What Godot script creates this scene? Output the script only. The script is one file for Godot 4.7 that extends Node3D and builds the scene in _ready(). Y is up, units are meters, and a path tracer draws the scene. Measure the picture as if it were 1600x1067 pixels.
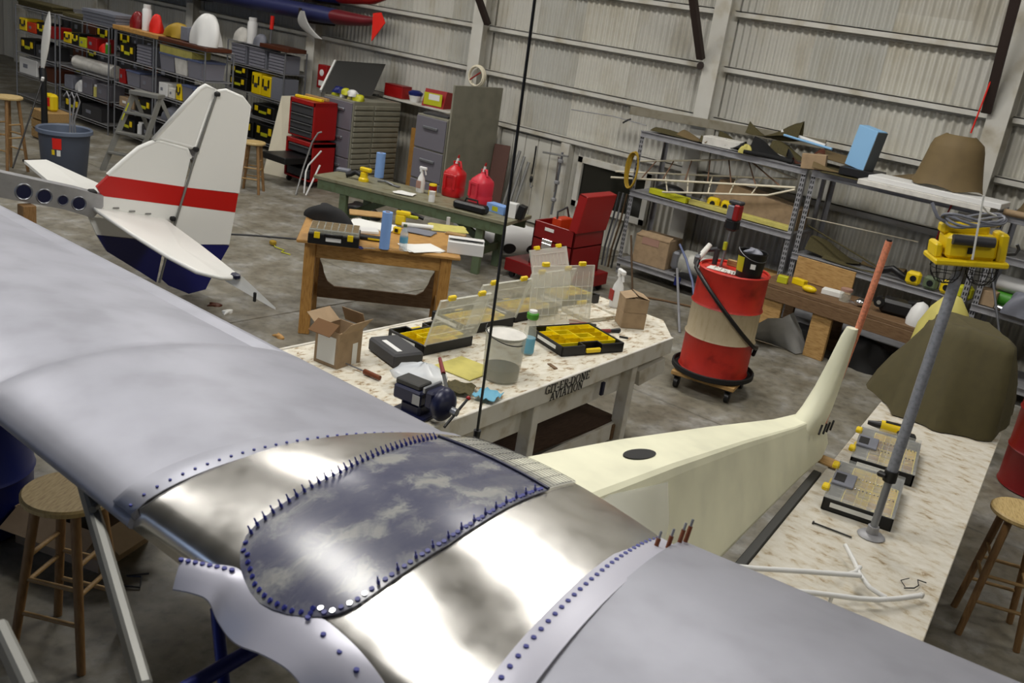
extends Node3D
# An aircraft workshop in a corrugated steel hangar. Metres, y up, the back wall runs along x.

var st: SurfaceTool
var X := Transform3D()
var used := {}
var M := {}
var N := {}
const LAMP := 13.0
var rng := RandomNumberGenerator.new()


func _ready() -> void:
	rng.seed = 7
	camera_and_light()
	materials()
	nb()
	room()
	airplane()
	tail_aircraft()
	bench_white()
	bench_right()
	desk_and_green_table()
	barrel_and_chest()
	shelving()
	cabinets()
	racks()
	loose_things()


func camera_and_light() -> void:
	var cam := Camera3D.new()
	cam.name = "camera"
	cam.keep_aspect = Camera3D.KEEP_HEIGHT
	cam.fov = 2.0 * rad_to_deg(atan(533.5 / 1516.4))
	var yaw := deg_to_rad(37.09)
	var pitch := deg_to_rad(18.93)
	var roll := deg_to_rad(8.8)
	cam.transform = Transform3D(Basis(Vector3.UP, yaw) * Basis(Vector3.RIGHT, -pitch) * Basis(Vector3.BACK, roll), Vector3(0, 2.8, 0))
	cam.near = 0.05
	cam.far = 200.0
	var lens := CameraAttributesPhysical.new()
	lens.frustum_focal_length = 12.0 / (533.5 / 1516.4)
	lens.frustum_focus_distance = 5.5
	lens.exposure_aperture = 5.6
	lens.frustum_near = 0.05
	lens.frustum_far = 200.0
	cam.attributes = lens
	add_child(cam)
	var e := Environment.new()
	e.background_mode = Environment.BG_SKY
	var sky := Sky.new()
	var sm := ProceduralSkyMaterial.new()
	sm.sky_top_color = Color(0.45, 0.60, 0.90)
	sm.sky_horizon_color = Color(0.80, 0.88, 1.0)
	sm.ground_horizon_color = Color(0.60, 0.62, 0.62)
	sm.ground_bottom_color = Color(0.35, 0.34, 0.32)
	sm.sky_energy_multiplier = 1.1
	sm.ground_energy_multiplier = 0.7
	sky.sky_material = sm
	e.sky = sky
	e.tonemap_mode = Environment.TONE_MAPPER_LINEAR
	e.tonemap_exposure = 0.9
	e.sdfgi_enabled = true
	e.ssao_enabled = true
	e.ssil_enabled = true
	var we := WorldEnvironment.new()
	we.name = "environment"
	we.environment = e
	add_child(we)


# ---------------------------------------------------------------- shapes
func nb() -> void:
	st = SurfaceTool.new()
	st.begin(Mesh.PRIMITIVE_TRIANGLES)


func tri(a: Vector3, b: Vector3, c: Vector3, sg := -1) -> void:
	st.set_smooth_group(sg)
	st.add_vertex(X * a)
	st.set_smooth_group(sg)
	st.add_vertex(X * c)
	st.set_smooth_group(sg)
	st.add_vertex(X * b)


func quad(a: Vector3, b: Vector3, c: Vector3, d: Vector3, sg := -1) -> void:
	tri(a, b, c, sg)
	tri(a, c, d, sg)


func face(p: Array, centre: Vector3, sg := -1) -> void:
	var m := Vector3.ZERO
	for q in p:
		m += q
	m /= p.size()
	var nrm: Vector3 = (p[1] - p[0]).cross(p[2] - p[0])
	if nrm.dot(m - centre) < 0:
		p.reverse()
	for i in range(1, p.size() - 1):
		tri(p[0], p[i], p[i + 1], sg)


func bx(c: Vector3, s: Vector3, bev := 0.004, r := Vector3.ZERO) -> void:
	# a chamfered box, r turns it about its centre (degrees)
	var keep := X
	X = X * Transform3D(Basis.from_euler(r * (PI / 180.0)), c)
	var h := s / 2.0
	var b := minf(bev, minf(h.x, minf(h.y, h.z)) * 0.5)
	var g := func(sx: float, sy: float, sz: float, ax: int) -> Vector3:
		return Vector3(sx * (h.x - (0.0 if ax == 0 else b)), sy * (h.y - (0.0 if ax == 1 else b)), sz * (h.z - (0.0 if ax == 2 else b)))
	var o := Vector3.ZERO
	for k in [-1.0, 1.0]:
		face([g.call(k, -1.0, -1.0, 0), g.call(k, 1.0, -1.0, 0), g.call(k, 1.0, 1.0, 0), g.call(k, -1.0, 1.0, 0)], o)
		face([g.call(-1.0, k, -1.0, 1), g.call(1.0, k, -1.0, 1), g.call(1.0, k, 1.0, 1), g.call(-1.0, k, 1.0, 1)], o)
		face([g.call(-1.0, -1.0, k, 2), g.call(1.0, -1.0, k, 2), g.call(1.0, 1.0, k, 2), g.call(-1.0, 1.0, k, 2)], o)
		if b > 0.0:
			for j in [-1.0, 1.0]:
				face([g.call(k, j, -1.0, 0), g.call(k, j, 1.0, 0), g.call(k, j, 1.0, 1), g.call(k, j, -1.0, 1)], o)
				face([g.call(k, -1.0, j, 0), g.call(k, 1.0, j, 0), g.call(k, 1.0, j, 2), g.call(k, -1.0, j, 2)], o)
				face([g.call(-1.0, k, j, 1), g.call(1.0, k, j, 1), g.call(1.0, k, j, 2), g.call(-1.0, k, j, 2)], o)
				for i in [-1.0, 1.0]:
					face([g.call(k, j, i, 0), g.call(k, j, i, 1), g.call(k, j, i, 2)], o)
	X = keep


func bb(x0: float, y0: float, z0: float, x1: float, y1: float, z1: float, bev := 0.004) -> void:
	bx(Vector3(x0 + x1, y0 + y1, z0 + z1) / 2.0, Vector3(absf(x1 - x0), absf(y1 - y0), absf(z1 - z0)), bev)


func frame_of(d: Vector3) -> Basis:
	var y := d.normalized()
	var x := y.cross(Vector3(0.31, 0.2, 0.93) if absf(y.y) > 0.9 else Vector3.UP).normalized()
	return Basis(x, y, x.cross(y))


func cyl(a: Vector3, b: Vector3, ra: float, rb := -1.0, n := 14, caps := true) -> void:
	if rb < 0.0:
		rb = ra
	var f := frame_of(b - a)
	for i in n:
		var t := TAU * i / n
		var u := TAU * (i + 1) / n
		var d0: Vector3 = f.x * cos(t) + f.z * sin(t)
		var d1: Vector3 = f.x * cos(u) + f.z * sin(u)
		quad(a + d1 * ra, a + d0 * ra, b + d0 * rb, b + d1 * rb, 1)
		if caps:
			tri(a, a + d0 * ra, a + d1 * ra)
			tri(b, b + d1 * rb, b + d0 * rb)


func bar(a: Vector3, b: Vector3, w: float, h: float, bev := 0.003) -> void:
	# a rectangular bar from a to b, w wide across and h high
	var d := b - a
	var z := d.normalized()
	var x := Vector3.UP.cross(z)
	x = x.normalized() if x.length() > 0.05 else Vector3.RIGHT
	var keep := X
	X = X * Transform3D(Basis(x, z.cross(x), z), (a + b) / 2.0)
	bx(Vector3.ZERO, Vector3(w, h, d.length()), bev)
	X = keep


func tube(p: Array, r: float, n := 8, closed := false) -> void:
	var rings := []
	var k := p.size()
	var x := Vector3.ZERO
	for i in k:
		var t: Vector3
		if closed:
			t = p[(i + 1) % k] - p[(i - 1 + k) % k]
		else:
			t = p[mini(i + 1, k - 1)] - p[maxi(i - 1, 0)]
		t = t.normalized()
		x = frame_of(t).x if i == 0 else (x - t * x.dot(t)).normalized()
		var z := t.cross(x)
		var ring := []
		for j in n:
			var a := TAU * j / n
			ring.append(p[i] + (x * cos(a) + z * sin(a)) * r)
		rings.append(ring)
	if closed:
		rings.append(rings[0])
	loft(rings, not closed)


func loft(rings: Array, caps := true, sg := 1, closed := true) -> void:
	var c := []
	for ring in rings:
		var m := Vector3.ZERO
		for q in ring:
			m += q
		c.append(m / ring.size())
	var nrm := Vector3.ZERO
	var r0: Array = rings[0]
	for j in r0.size():
		nrm += (r0[j] - c[0]).cross(r0[(j + 1) % r0.size()] - c[0])
	if nrm.length() < 1e-9 and rings.size() > 2:
		var r1: Array = rings[1]
		for j in r1.size():
			nrm += (r1[j] - c[1]).cross(r1[(j + 1) % r1.size()] - c[1])
	var flip: bool = nrm.dot(c[1] - c[0]) < 0.0
	for i in rings.size() - 1:
		var a: Array = rings[i]
		var b: Array = rings[i + 1]
		for j in (a.size() if closed else a.size() - 1):
			var k := (j + 1) % a.size()
			if flip:
				quad(a[k], a[j], b[j], b[k], sg)
			else:
				quad(a[j], a[k], b[k], b[j], sg)
	if caps:
		for e in [0, rings.size() - 1]:
			var ring: Array = rings[e]
			for j in ring.size():
				var k := (j + 1) % ring.size()
				if (e == 0) != flip:
					tri(c[e], ring[k], ring[j])
				else:
					tri(c[e], ring[j], ring[k])


func lathe(prof: Array, n := 20, at := Vector3.ZERO, up := Vector3.UP) -> void:
	# prof: Vector2(radius, height) from the bottom up along the outside
	var f := frame_of(up)
	var sg := 1
	for i in prof.size() - 1:
		var p: Vector2 = prof[i]
		var q: Vector2 = prof[i + 1]
		if i > 0 and absf((q - p).angle_to(p - prof[i - 1])) > 0.7:
			sg += 1
		for j in n:
			var t := TAU * j / n
			var u := TAU * (j + 1) / n
			var d0: Vector3 = f.x * cos(t) + f.z * sin(t)
			var d1: Vector3 = f.x * cos(u) + f.z * sin(u)
			var a: Vector3 = at + d1 * p.x + f.y * p.y
			var b: Vector3 = at + d0 * p.x + f.y * p.y
			var c: Vector3 = at + d0 * q.x + f.y * q.y
			var d: Vector3 = at + d1 * q.x + f.y * q.y
			if p.x > 1e-5:
				tri(a, b, c, sg)
			if q.x > 1e-5:
				tri(a, c, d, sg)


func ell(c: Vector3, r: Vector3, n := 14, m := 8) -> void:
	var prof := []
	for i in m + 1:
		var t := -PI / 2 + PI * i / m
		prof.append(Vector2(cos(t) if i > 0 and i < m else 0.0, sin(t)))
	var keep := X
	X = X * Transform3D(Basis.from_scale(r), c)
	lathe(prof, n)
	X = keep


func prism(poly: Array, depth: float, xf := Transform3D(), sg := -1) -> void:
	# a polygon in x,y pulled from z = 0 to z = depth
	var pv := PackedVector2Array(poly)
	if Geometry2D.is_polygon_clockwise(pv):
		pv.reverse()
	var keep := X
	X = X * xf
	var t := Geometry2D.triangulate_polygon(pv)
	for i in range(0, t.size(), 3):
		var a := pv[t[i]]
		var b := pv[t[i + 1]]
		var c := pv[t[i + 2]]
		if (b - a).cross(c - a) < 0:
			var s := b
			b = c
			c = s
		tri(Vector3(a.x, a.y, depth), Vector3(b.x, b.y, depth), Vector3(c.x, c.y, depth))
		tri(Vector3(a.x, a.y, 0), Vector3(c.x, c.y, 0), Vector3(b.x, b.y, 0))
	for i in pv.size():
		var a := pv[i]
		var b := pv[(i + 1) % pv.size()]
		quad(Vector3(a.x, a.y, 0), Vector3(b.x, b.y, 0), Vector3(b.x, b.y, depth), Vector3(a.x, a.y, depth), sg)
	X = keep


func sheet(g: Array, th: Vector3, sg := 1) -> void:
	# rows of points, thickened by th towards the underside
	var n := g.size()
	var m: int = g[0].size()
	var nrm: Vector3 = (g[1][0] - g[0][0]).cross(g[0][1] - g[0][0])
	var flip := nrm.dot(th) > 0.0
	for i in n - 1:
		for j in m - 1:
			var a: Vector3 = g[i][j]
			var b: Vector3 = g[i + 1][j]
			var c: Vector3 = g[i + 1][j + 1]
			var d: Vector3 = g[i][j + 1]
			if flip:
				quad(a, d, c, b, sg)
				quad(a + th, b + th, c + th, d + th, sg + 1)
			else:
				quad(a, b, c, d, sg)
				quad(a + th, d + th, c + th, b + th, sg + 1)
	var rim := []
	for i in n:
		rim.append(g[i][0])
	for j in range(1, m):
		rim.append(g[n - 1][j])
	for i in range(n - 2, -1, -1):
		rim.append(g[i][m - 1])
	for j in range(m - 2, 0, -1):
		rim.append(g[0][j])
	for i in rim.size():
		var a: Vector3 = rim[i]
		var b: Vector3 = rim[(i + 1) % rim.size()]
		if flip:
			quad(b, a, a + th, b + th)
		else:
			quad(a, b, b + th, a + th)


func circle(c: Vector3, r: float, ax: Vector3, n := 24, a0 := 0.0, a1 := TAU) -> Array:
	var f := frame_of(ax)
	var p := []
	for i in n:
		var t := a0 + (a1 - a0) * i / (n if a1 - a0 > TAU - 0.01 else n - 1)
		p.append(c + (f.x * cos(t) + f.z * sin(t)) * r)
	return p


# ---------------------------------------------------------------- objects
func mesh_of() -> ArrayMesh:
	st.generate_normals()
	var m := st.commit()
	nb()
	return m


func numbered(n: String) -> String:
	used[n] = used.get(n, -1) + 1
	return n if used[n] == 0 else "%s_%03d" % [n, used[n]]


func tag(o: Node3D, label: String, cat: String, grp := "") -> Node3D:
	o.set_meta("label", label)
	o.set_meta("category", cat)
	if grp:
		o.set_meta("group", grp)
	return o


func thing(n: String, label: String, cat: String, pos := Vector3.ZERO, yaw := 0.0, grp := "") -> Node3D:
	var o := Node3D.new()
	o.name = numbered(n)
	add_child(o)
	o.position = pos
	o.rotation.y = deg_to_rad(yaw)
	return tag(o, label, cat, grp)


func part(n: String, parent: Node3D, mat: Material, label := "") -> MeshInstance3D:
	var o := MeshInstance3D.new()
	o.name = n
	o.mesh = mesh_of()
	o.material_override = mat
	parent.add_child(o, true)
	if label:
		o.set_meta("label", label)
	return o


func share(n: String, parent: Node3D, mesh: Mesh, mat: Material, xf: Transform3D) -> MeshInstance3D:
	var o := MeshInstance3D.new()
	o.name = n
	o.mesh = mesh
	o.material_override = mat
	o.transform = xf
	parent.add_child(o, true)
	return o


func solo(n: String, mat: Material, label: String, cat: String, pos := Vector3.ZERO, yaw := 0.0, grp := "") -> MeshInstance3D:
	var o := MeshInstance3D.new()
	o.name = numbered(n)
	o.mesh = mesh_of()
	o.material_override = mat
	o.position = pos
	o.rotation.y = deg_to_rad(yaw)
	add_child(o)
	tag(o, label, cat, grp)
	return o


func struct(n: String, mat: Material) -> MeshInstance3D:
	var o := MeshInstance3D.new()
	o.name = n
	o.mesh = mesh_of()
	o.material_override = mat
	add_child(o)
	o.set_meta("kind", "structure")
	return o


func copy(src: Node3D, pos: Vector3, yaw: float, label: String) -> Node3D:
	var o: Node3D = src.duplicate()
	o.name = numbered(String(src.name).rstrip("0123456789").trim_suffix("_"))
	add_child(o)
	o.position = pos
	o.rotation = Vector3(0, deg_to_rad(yaw), 0)
	o.set_meta("label", label)
	return o


func v(x: float, y: float, z: float) -> Vector3:
	return Vector3(x, y, z)


func lettering(n: String, parent: Node3D, txt: String, h: float, mat: Material, pos: Vector3, r: Vector3, serif := true, bold := true) -> MeshInstance3D:
	var t := TextMesh.new()
	var f := SystemFont.new()
	f.font_names = PackedStringArray(["Droid Serif" if serif else "Droid Sans"])
	f.font_weight = 700 if bold else 400
	t.font = f
	t.text = txt
	t.font_size = 48
	t.pixel_size = h / 48.0 * 1.38
	t.depth = 0.002
	t.curve_step = 2.0
	var o := MeshInstance3D.new()
	o.name = n
	o.mesh = t
	o.material_override = mat
	o.position = pos
	o.rotation = r * (PI / 180.0)
	parent.add_child(o, true)
	return o


# ---------------------------------------------------------------- materials
func ntex(sd: int, freq: float, ramp: Array, size := 512, oct := 4, warp := 0.0, gain := 0.5) -> NoiseTexture2D:
	var n := FastNoiseLite.new()
	n.seed = sd
	n.frequency = freq
	n.noise_type = FastNoiseLite.TYPE_SIMPLEX_SMOOTH
	n.fractal_gain = gain
	if warp > 0.0:
		n.domain_warp_enabled = true
		n.domain_warp_amplitude = warp
		n.domain_warp_frequency = freq * 1.6
	n.fractal_octaves = oct
	var t := NoiseTexture2D.new()
	t.width = size
	t.height = size
	t.seamless = true
	t.noise = n
	if ramp.size():
		var g := Gradient.new()
		var off := PackedFloat32Array()
		var col := PackedColorArray()
		for i in range(0, ramp.size(), 2):
			off.append(ramp[i])
			col.append(ramp[i + 1])
		g.offsets = off
		g.colors = col
		t.color_ramp = g
	return t


func mk(key: String, c: Color, rough := 0.7, metal := 0.0, tex: Texture2D = null, sc := Vector3.ONE, world := false) -> StandardMaterial3D:
	var m := StandardMaterial3D.new()
	m.resource_name = key
	m.albedo_color = c
	m.roughness = rough
	m.metallic = metal
	m.metallic_specular = 0.5
	if tex:
		m.albedo_texture = tex
		m.uv1_triplanar = true
		m.uv1_world_triplanar = world
		m.uv1_scale = sc
	M[key] = m
	return m


func g8(x: float) -> Color:
	return Color(x, x, x)


func materials() -> void:
	var soft := ntex(1, 0.012, [0.0, g8(0.88), 0.5, g8(0.96), 1.0, g8(1.0)], 256)
	var speck := ntex(2, 0.06, [0.0, g8(0.7), 0.45, g8(0.93), 1.0, g8(1.0)], 256, 3)
	var grime := ntex(3, 0.008, [0.0, Color(0.78, 0.74, 0.67), 0.25, Color(0.91, 0.89, 0.85), 0.45, Color(0.97, 0.965, 0.955), 1.0, Color(1, 1, 1)], 512, 5)
	var grain := ntex(4, 0.018, [0.0, Color(0.72, 0.66, 0.58), 0.4, Color(0.89, 0.86, 0.81), 1.0, Color(1, 1, 1)], 512, 4)
	N.soft = soft
	N.speck = speck
	N.grime = grime
	N.grain = grain
	var conc := ntex(5, 0.006, [0.0, Color(0.47, 0.44, 0.385), 0.32, Color(0.54, 0.52, 0.465), 0.5, Color(0.59, 0.575, 0.53), 0.68, Color(0.63, 0.62, 0.59), 0.82, Color(0.69, 0.69, 0.675), 1.0, Color(0.78, 0.78, 0.77)], 1024, 8, 40.0, 0.58)
	var scuff := ntex(6, 0.02, [0.0, g8(0.74), 0.3, g8(0.91), 0.6, g8(0.98), 1.0, g8(1.0)], 512, 5)
	var worn := ntex(8, 0.010, [0.0, Color(0.36, 0.26, 0.17), 0.22, Color(0.56, 0.46, 0.34), 0.32, Color(0.76, 0.71, 0.62), 0.45, Color(0.84, 0.82, 0.76), 1.0, Color(0.91, 0.90, 0.87)], 1024, 8, 60.0, 0.66)
	var film := ntex(9, 0.008, [0.0, Color(0.30, 0.31, 0.43, 0.92), 0.5, Color(0.38, 0.39, 0.49, 0.90), 0.62, Color(0.47, 0.48, 0.55, 0.92), 0.74, Color(0.60, 0.61, 0.64, 0.95), 1.0, Color(0.66, 0.66, 0.67, 0.95)], 1024, 7, 70.0, 0.55)

	var m := mk("concrete", Color(0.86, 0.85, 0.825), 0.55, 0.0, conc, Vector3.ONE * 0.35, true)
	m.detail_enabled = true
	m.detail_albedo = scuff
	m.detail_blend_mode = BaseMaterial3D.BLEND_MODE_MUL
	m.detail_uv_layer = BaseMaterial3D.DETAIL_UV_2
	m.uv2_triplanar = true
	m.uv2_world_triplanar = true
	m.uv2_scale = Vector3.ONE * 0.9
	mk("joint", Color(0.16, 0.15, 0.13), 0.95)
	mk("panel_a", Color(0.75, 0.745, 0.715), 0.6, 0.0, grime, Vector3(0.35, 0.18, 0.35), true)
	mk("panel_b", Color(0.71, 0.71, 0.685), 0.6, 0.0, grime, Vector3(0.45, 0.14, 0.4), true)
	mk("panel_c", Color(0.775, 0.77, 0.735), 0.6, 0.0, grime, Vector3(0.28, 0.2, 0.3), true)
	mk("girt", Color(0.78, 0.775, 0.745), 0.5, 0.0, grime, Vector3(0.5, 0.5, 0.5), true)
	mk("brace", Color(0.16, 0.11, 0.09), 0.6)
	mk("wall_plain", Color(0.70, 0.69, 0.66), 0.8)
	mk("ceiling", Color(0.62, 0.62, 0.60), 0.8)
	mk("wing", Color(0.645, 0.65, 0.69), 0.48, 0.45, soft, Vector3.ONE * 0.9)
	m = mk("alu", Color(0.93, 0.92, 0.90), 0.27, 1.0)
	m.roughness_texture = ntex(10, 0.012, [0.0, g8(0.65), 0.5, g8(0.9), 1.0, g8(1.0)], 256, 5)
	m.uv1_triplanar = true
	m.uv1_scale = Vector3(2, 2, 2)
	mk("alu_dull", Color(0.70, 0.70, 0.71), 0.45, 0.85, soft, Vector3.ONE * 2.0)
	mk("strip", Color(0.74, 0.74, 0.79), 0.4, 0.15)
	mk("rivet", Color(0.13, 0.16, 0.50), 0.5)
	m = mk("film", Color(1, 0.99, 0.93), 0.24, 0.0, film, Vector3(0.9, 0.9, 0.6))
	m.transparency = BaseMaterial3D.TRANSPARENCY_ALPHA
	m = mk("clear", Color(0.95, 0.96, 0.95, 0.12), 0.1)
	m.transparency = BaseMaterial3D.TRANSPARENCY_ALPHA
	m = mk("frosted", Color(0.90, 0.90, 0.86, 0.34), 0.35)
	m.transparency = BaseMaterial3D.TRANSPARENCY_ALPHA
	m = mk("milky", Color(0.84, 0.84, 0.78, 0.30), 0.4)
	m.transparency = BaseMaterial3D.TRANSPARENCY_ALPHA
	m = mk("bottleclear", Color(0.85, 0.90, 0.92, 0.34), 0.2)
	m.transparency = BaseMaterial3D.TRANSPARENCY_ALPHA
	m = mk("bluewater", Color(0.20, 0.55, 0.68, 0.8), 0.3)
	m.transparency = BaseMaterial3D.TRANSPARENCY_ALPHA
	m = mk("bag", Color(0.88, 0.90, 0.92, 0.6), 0.3)
	m.transparency = BaseMaterial3D.TRANSPARENCY_ALPHA
	mk("cream", Color(0.94, 0.935, 0.82), 0.5, 0.0, soft, Vector3.ONE * 0.8)
	mk("orange_tube", Color(0.93, 0.58, 0.44), 0.6, 0.0, speck, Vector3.ONE * 4)
	mk("copper", Color(0.45, 0.24, 0.14), 0.5, 0.4)
	mk("blue_frame", Color(0.10, 0.15, 0.48), 0.4, 0.2)
	mk("grey_strut", Color(0.50, 0.50, 0.48), 0.45, 0.3)
	mk("dark", Color(0.06, 0.06, 0.065), 0.7)
	mk("black", Color(0.035, 0.035, 0.04), 0.45)
	mk("blackrubber", Color(0.05, 0.05, 0.05), 0.75)
	mk("charcoal", Color(0.20, 0.20, 0.21), 0.6)
	mk("white", Color(0.86, 0.86, 0.85), 0.45)
	mk("white_matte", Color(0.84, 0.83, 0.80), 0.8, 0.0, soft, Vector3.ONE * 2)
	mk("paper", Color(0.88, 0.88, 0.86), 0.9)
	mk("tailwhite", Color(0.88, 0.88, 0.86), 0.35)
	mk("tailred", Color(0.70, 0.07, 0.05), 0.35)
	mk("tailblue", Color(0.05, 0.07, 0.34), 0.35)
	mk("worn", Color(0.95, 0.945, 0.93), 0.6, 0.0, worn, Vector3(1.7, 1.7, 0.9), true)
	mk("worn_light", Color(0.90, 0.895, 0.88), 0.6, 0.0, ntex(18, 0.008, [0.0, Color(0.48, 0.39, 0.27), 0.16, Color(0.68, 0.61, 0.50), 0.3, Color(0.80, 0.76, 0.68), 0.5, Color(0.85, 0.83, 0.78), 1.0, Color(0.90, 0.89, 0.86)], 1024, 8, 60.0, 0.66), Vector3(0.9, 1.4, 1.6), true)
	mk("paintwhite", Color(0.84, 0.83, 0.80), 0.6, 0.0, grime, Vector3.ONE * 1.2)
	mk("plydark", Color(0.28, 0.20, 0.14), 0.8, 0.0, grain, Vector3(6, 1, 1))
	mk("oak", Color(0.76, 0.59, 0.34), 0.45, 0.0, grain, Vector3(1.2, 6, 6))
	mk("oak_v", Color(0.74, 0.56, 0.30), 0.45, 0.0, grain, Vector3(8, 1.0, 8))
	mk("wood", Color(0.68, 0.56, 0.37), 0.6, 0.0, grain, Vector3(1.5, 8, 8))
	mk("wood_v", Color(0.58, 0.45, 0.29), 0.5, 0.0, grain, Vector3(9, 1.2, 9))
	mk("stoolseat", Color(0.80, 0.71, 0.50), 0.45, 0.0, grain, Vector3(9, 2, 1.6))
	mk("ply", Color(0.74, 0.60, 0.38), 0.7, 0.0, grain, Vector3(1.0, 5, 5))
	mk("boardgrey", Color(0.52, 0.50, 0.44), 0.7, 0.0, grime, Vector3.ONE)
	mk("benchbrown", Color(0.46, 0.36, 0.25), 0.7, 0.0, grain, Vector3(1.0, 6, 6))
	mk("green", Color(0.36, 0.42, 0.31), 0.6, 0.0, grime, Vector3.ONE * 1.5)
	mk("greentop", Color(0.50, 0.49, 0.40), 0.5, 0.0, grime, Vector3.ONE * 1.6)
	mk("card", Color(0.63, 0.535, 0.415), 0.85, 0.0, soft, Vector3.ONE * 3)
	mk("card_in", Color(0.42, 0.30, 0.18), 0.9)
	mk("fibre", Color(0.43, 0.36, 0.23), 0.75, 0.0, soft, Vector3.ONE * 1.6)
	mk("olive", Color(0.29, 0.26, 0.135), 0.85, 0.0, soft, Vector3.ONE * 4)
	mk("scrapgreen", Color(0.30, 0.27, 0.14), 0.85, 0.0, speck, Vector3.ONE * 3)
	mk("red", Color(0.58, 0.06, 0.06), 0.4)
	mk("chestred", Color(0.48, 0.04, 0.05), 0.35)
	mk("barrelred", Color(0.76, 0.17, 0.12), 0.45, 0.0, ntex(22, 0.014, [0.0, Color(0.62, 0.5, 0.45), 0.25, Color(0.9, 0.86, 0.84), 0.5, Color(1, 1, 1), 1.0, Color(1, 1, 1)], 256, 5), Vector3.ONE * 1.4)
	mk("barrelwhite", Color(0.78, 0.72, 0.60), 0.55, 0.0, grime, Vector3(3.5, 0.8, 3.5))
	mk("jug", Color(0.74, 0.06, 0.09), 0.4)
	mk("jugpink", Color(0.80, 0.17, 0.24), 0.45)
	mk("yellow", Color(0.88, 0.76, 0.05), 0.4)
	mk("bin", Color(0.95, 0.86, 0.06), 0.45)
	mk("limeyellow", Color(0.72, 0.72, 0.10), 0.5)
	mk("paleyellow", Color(0.78, 0.74, 0.40), 0.7, 0.0, soft, Vector3.ONE * 2)
	mk("bluepaper", Color(0.48, 0.62, 0.83), 0.9)
	mk("foam", Color(0.52, 0.70, 0.85), 0.9)
	mk("foamgrey", Color(0.30, 0.32, 0.33), 0.9)
	mk("skyblue", Color(0.38, 0.62, 0.72), 0.7)
	mk("navy", Color(0.05, 0.07, 0.20), 0.4, 0.1)
	mk("bluedrum", Color(0.05, 0.11, 0.38), 0.4)
	mk("orange", Color(0.75, 0.22, 0.05), 0.5)
	mk("steel", Color(0.55, 0.56, 0.58), 0.4, 0.75)
	mk("chrome", Color(0.85, 0.85, 0.86), 0.15, 1.0)
	mk("galv", Color(0.60, 0.60, 0.61), 0.5, 0.3, soft, Vector3.ONE * 2)
	mk("galv_pole", Color(0.56, 0.57, 0.60), 0.5, 0.15, speck, Vector3.ONE * 3)
	mk("cabgrey", Color(0.43, 0.42, 0.45), 0.45, 0.1)
	mk("cabside", Color(0.53, 0.52, 0.46), 0.5, 0.1, soft, Vector3.ONE)
	mk("cabdark", Color(0.17, 0.17, 0.16), 0.5)
	mk("can", Color(0.25, 0.275, 0.33), 0.55)
	mk("canrim", Color(0.36, 0.40, 0.47), 0.5)
	mk("plasticgrey", Color(0.45, 0.46, 0.50), 0.5)
	mk("ladder", Color(0.52, 0.52, 0.50), 0.5, 0.4)
	mk("trussyel", Color(0.84, 0.81, 0.72), 0.5)
	mk("trussrust", Color(0.45, 0.33, 0.24), 0.6)
	mk("hose", Color(0.62, 0.50, 0.10), 0.6)
	mk("gasket", Color(0.28, 0.20, 0.10), 0.7)
	mk("text", Color(0.03, 0.03, 0.03), 0.7)
	mk("glassdark", Color(0.10, 0.10, 0.08), 0.1)
	mk("greencap", Color(0.25, 0.55, 0.12), 0.5)
	mk("binblue", Color(0.33, 0.37, 0.50), 0.45)
	mk("binclear", Color(0.48, 0.48, 0.52), 0.45)
	mk("kayakblue", Color(0.08, 0.11, 0.36), 0.5)
	mk("kayakslate", Color(0.16, 0.18, 0.36), 0.55)
	mk("kayakred", Color(0.42, 0.08, 0.12), 0.55)
	mk("flag", Color(0.85, 0.10, 0.02), 0.6)
	mk("sheetgrey", Color(0.55, 0.55, 0.54), 0.5, 0.3, soft, Vector3.ONE * 1.5)
	mk("pinkfoam", Color(0.62, 0.48, 0.42), 0.8)
	mk("cloth", Color(0.05, 0.05, 0.055), 0.9)
	mk("handle_red", Color(0.45, 0.08, 0.07), 0.5)
	mk("brownwood", Color(0.30, 0.14, 0.06), 0.5)
	m = mk("lamp", Color(1, 1, 1), 0.5)
	m.emission_enabled = true
	m.emission = Color(1.0, 0.95, 0.86)
	m.emission_energy_multiplier = 6.0


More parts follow.
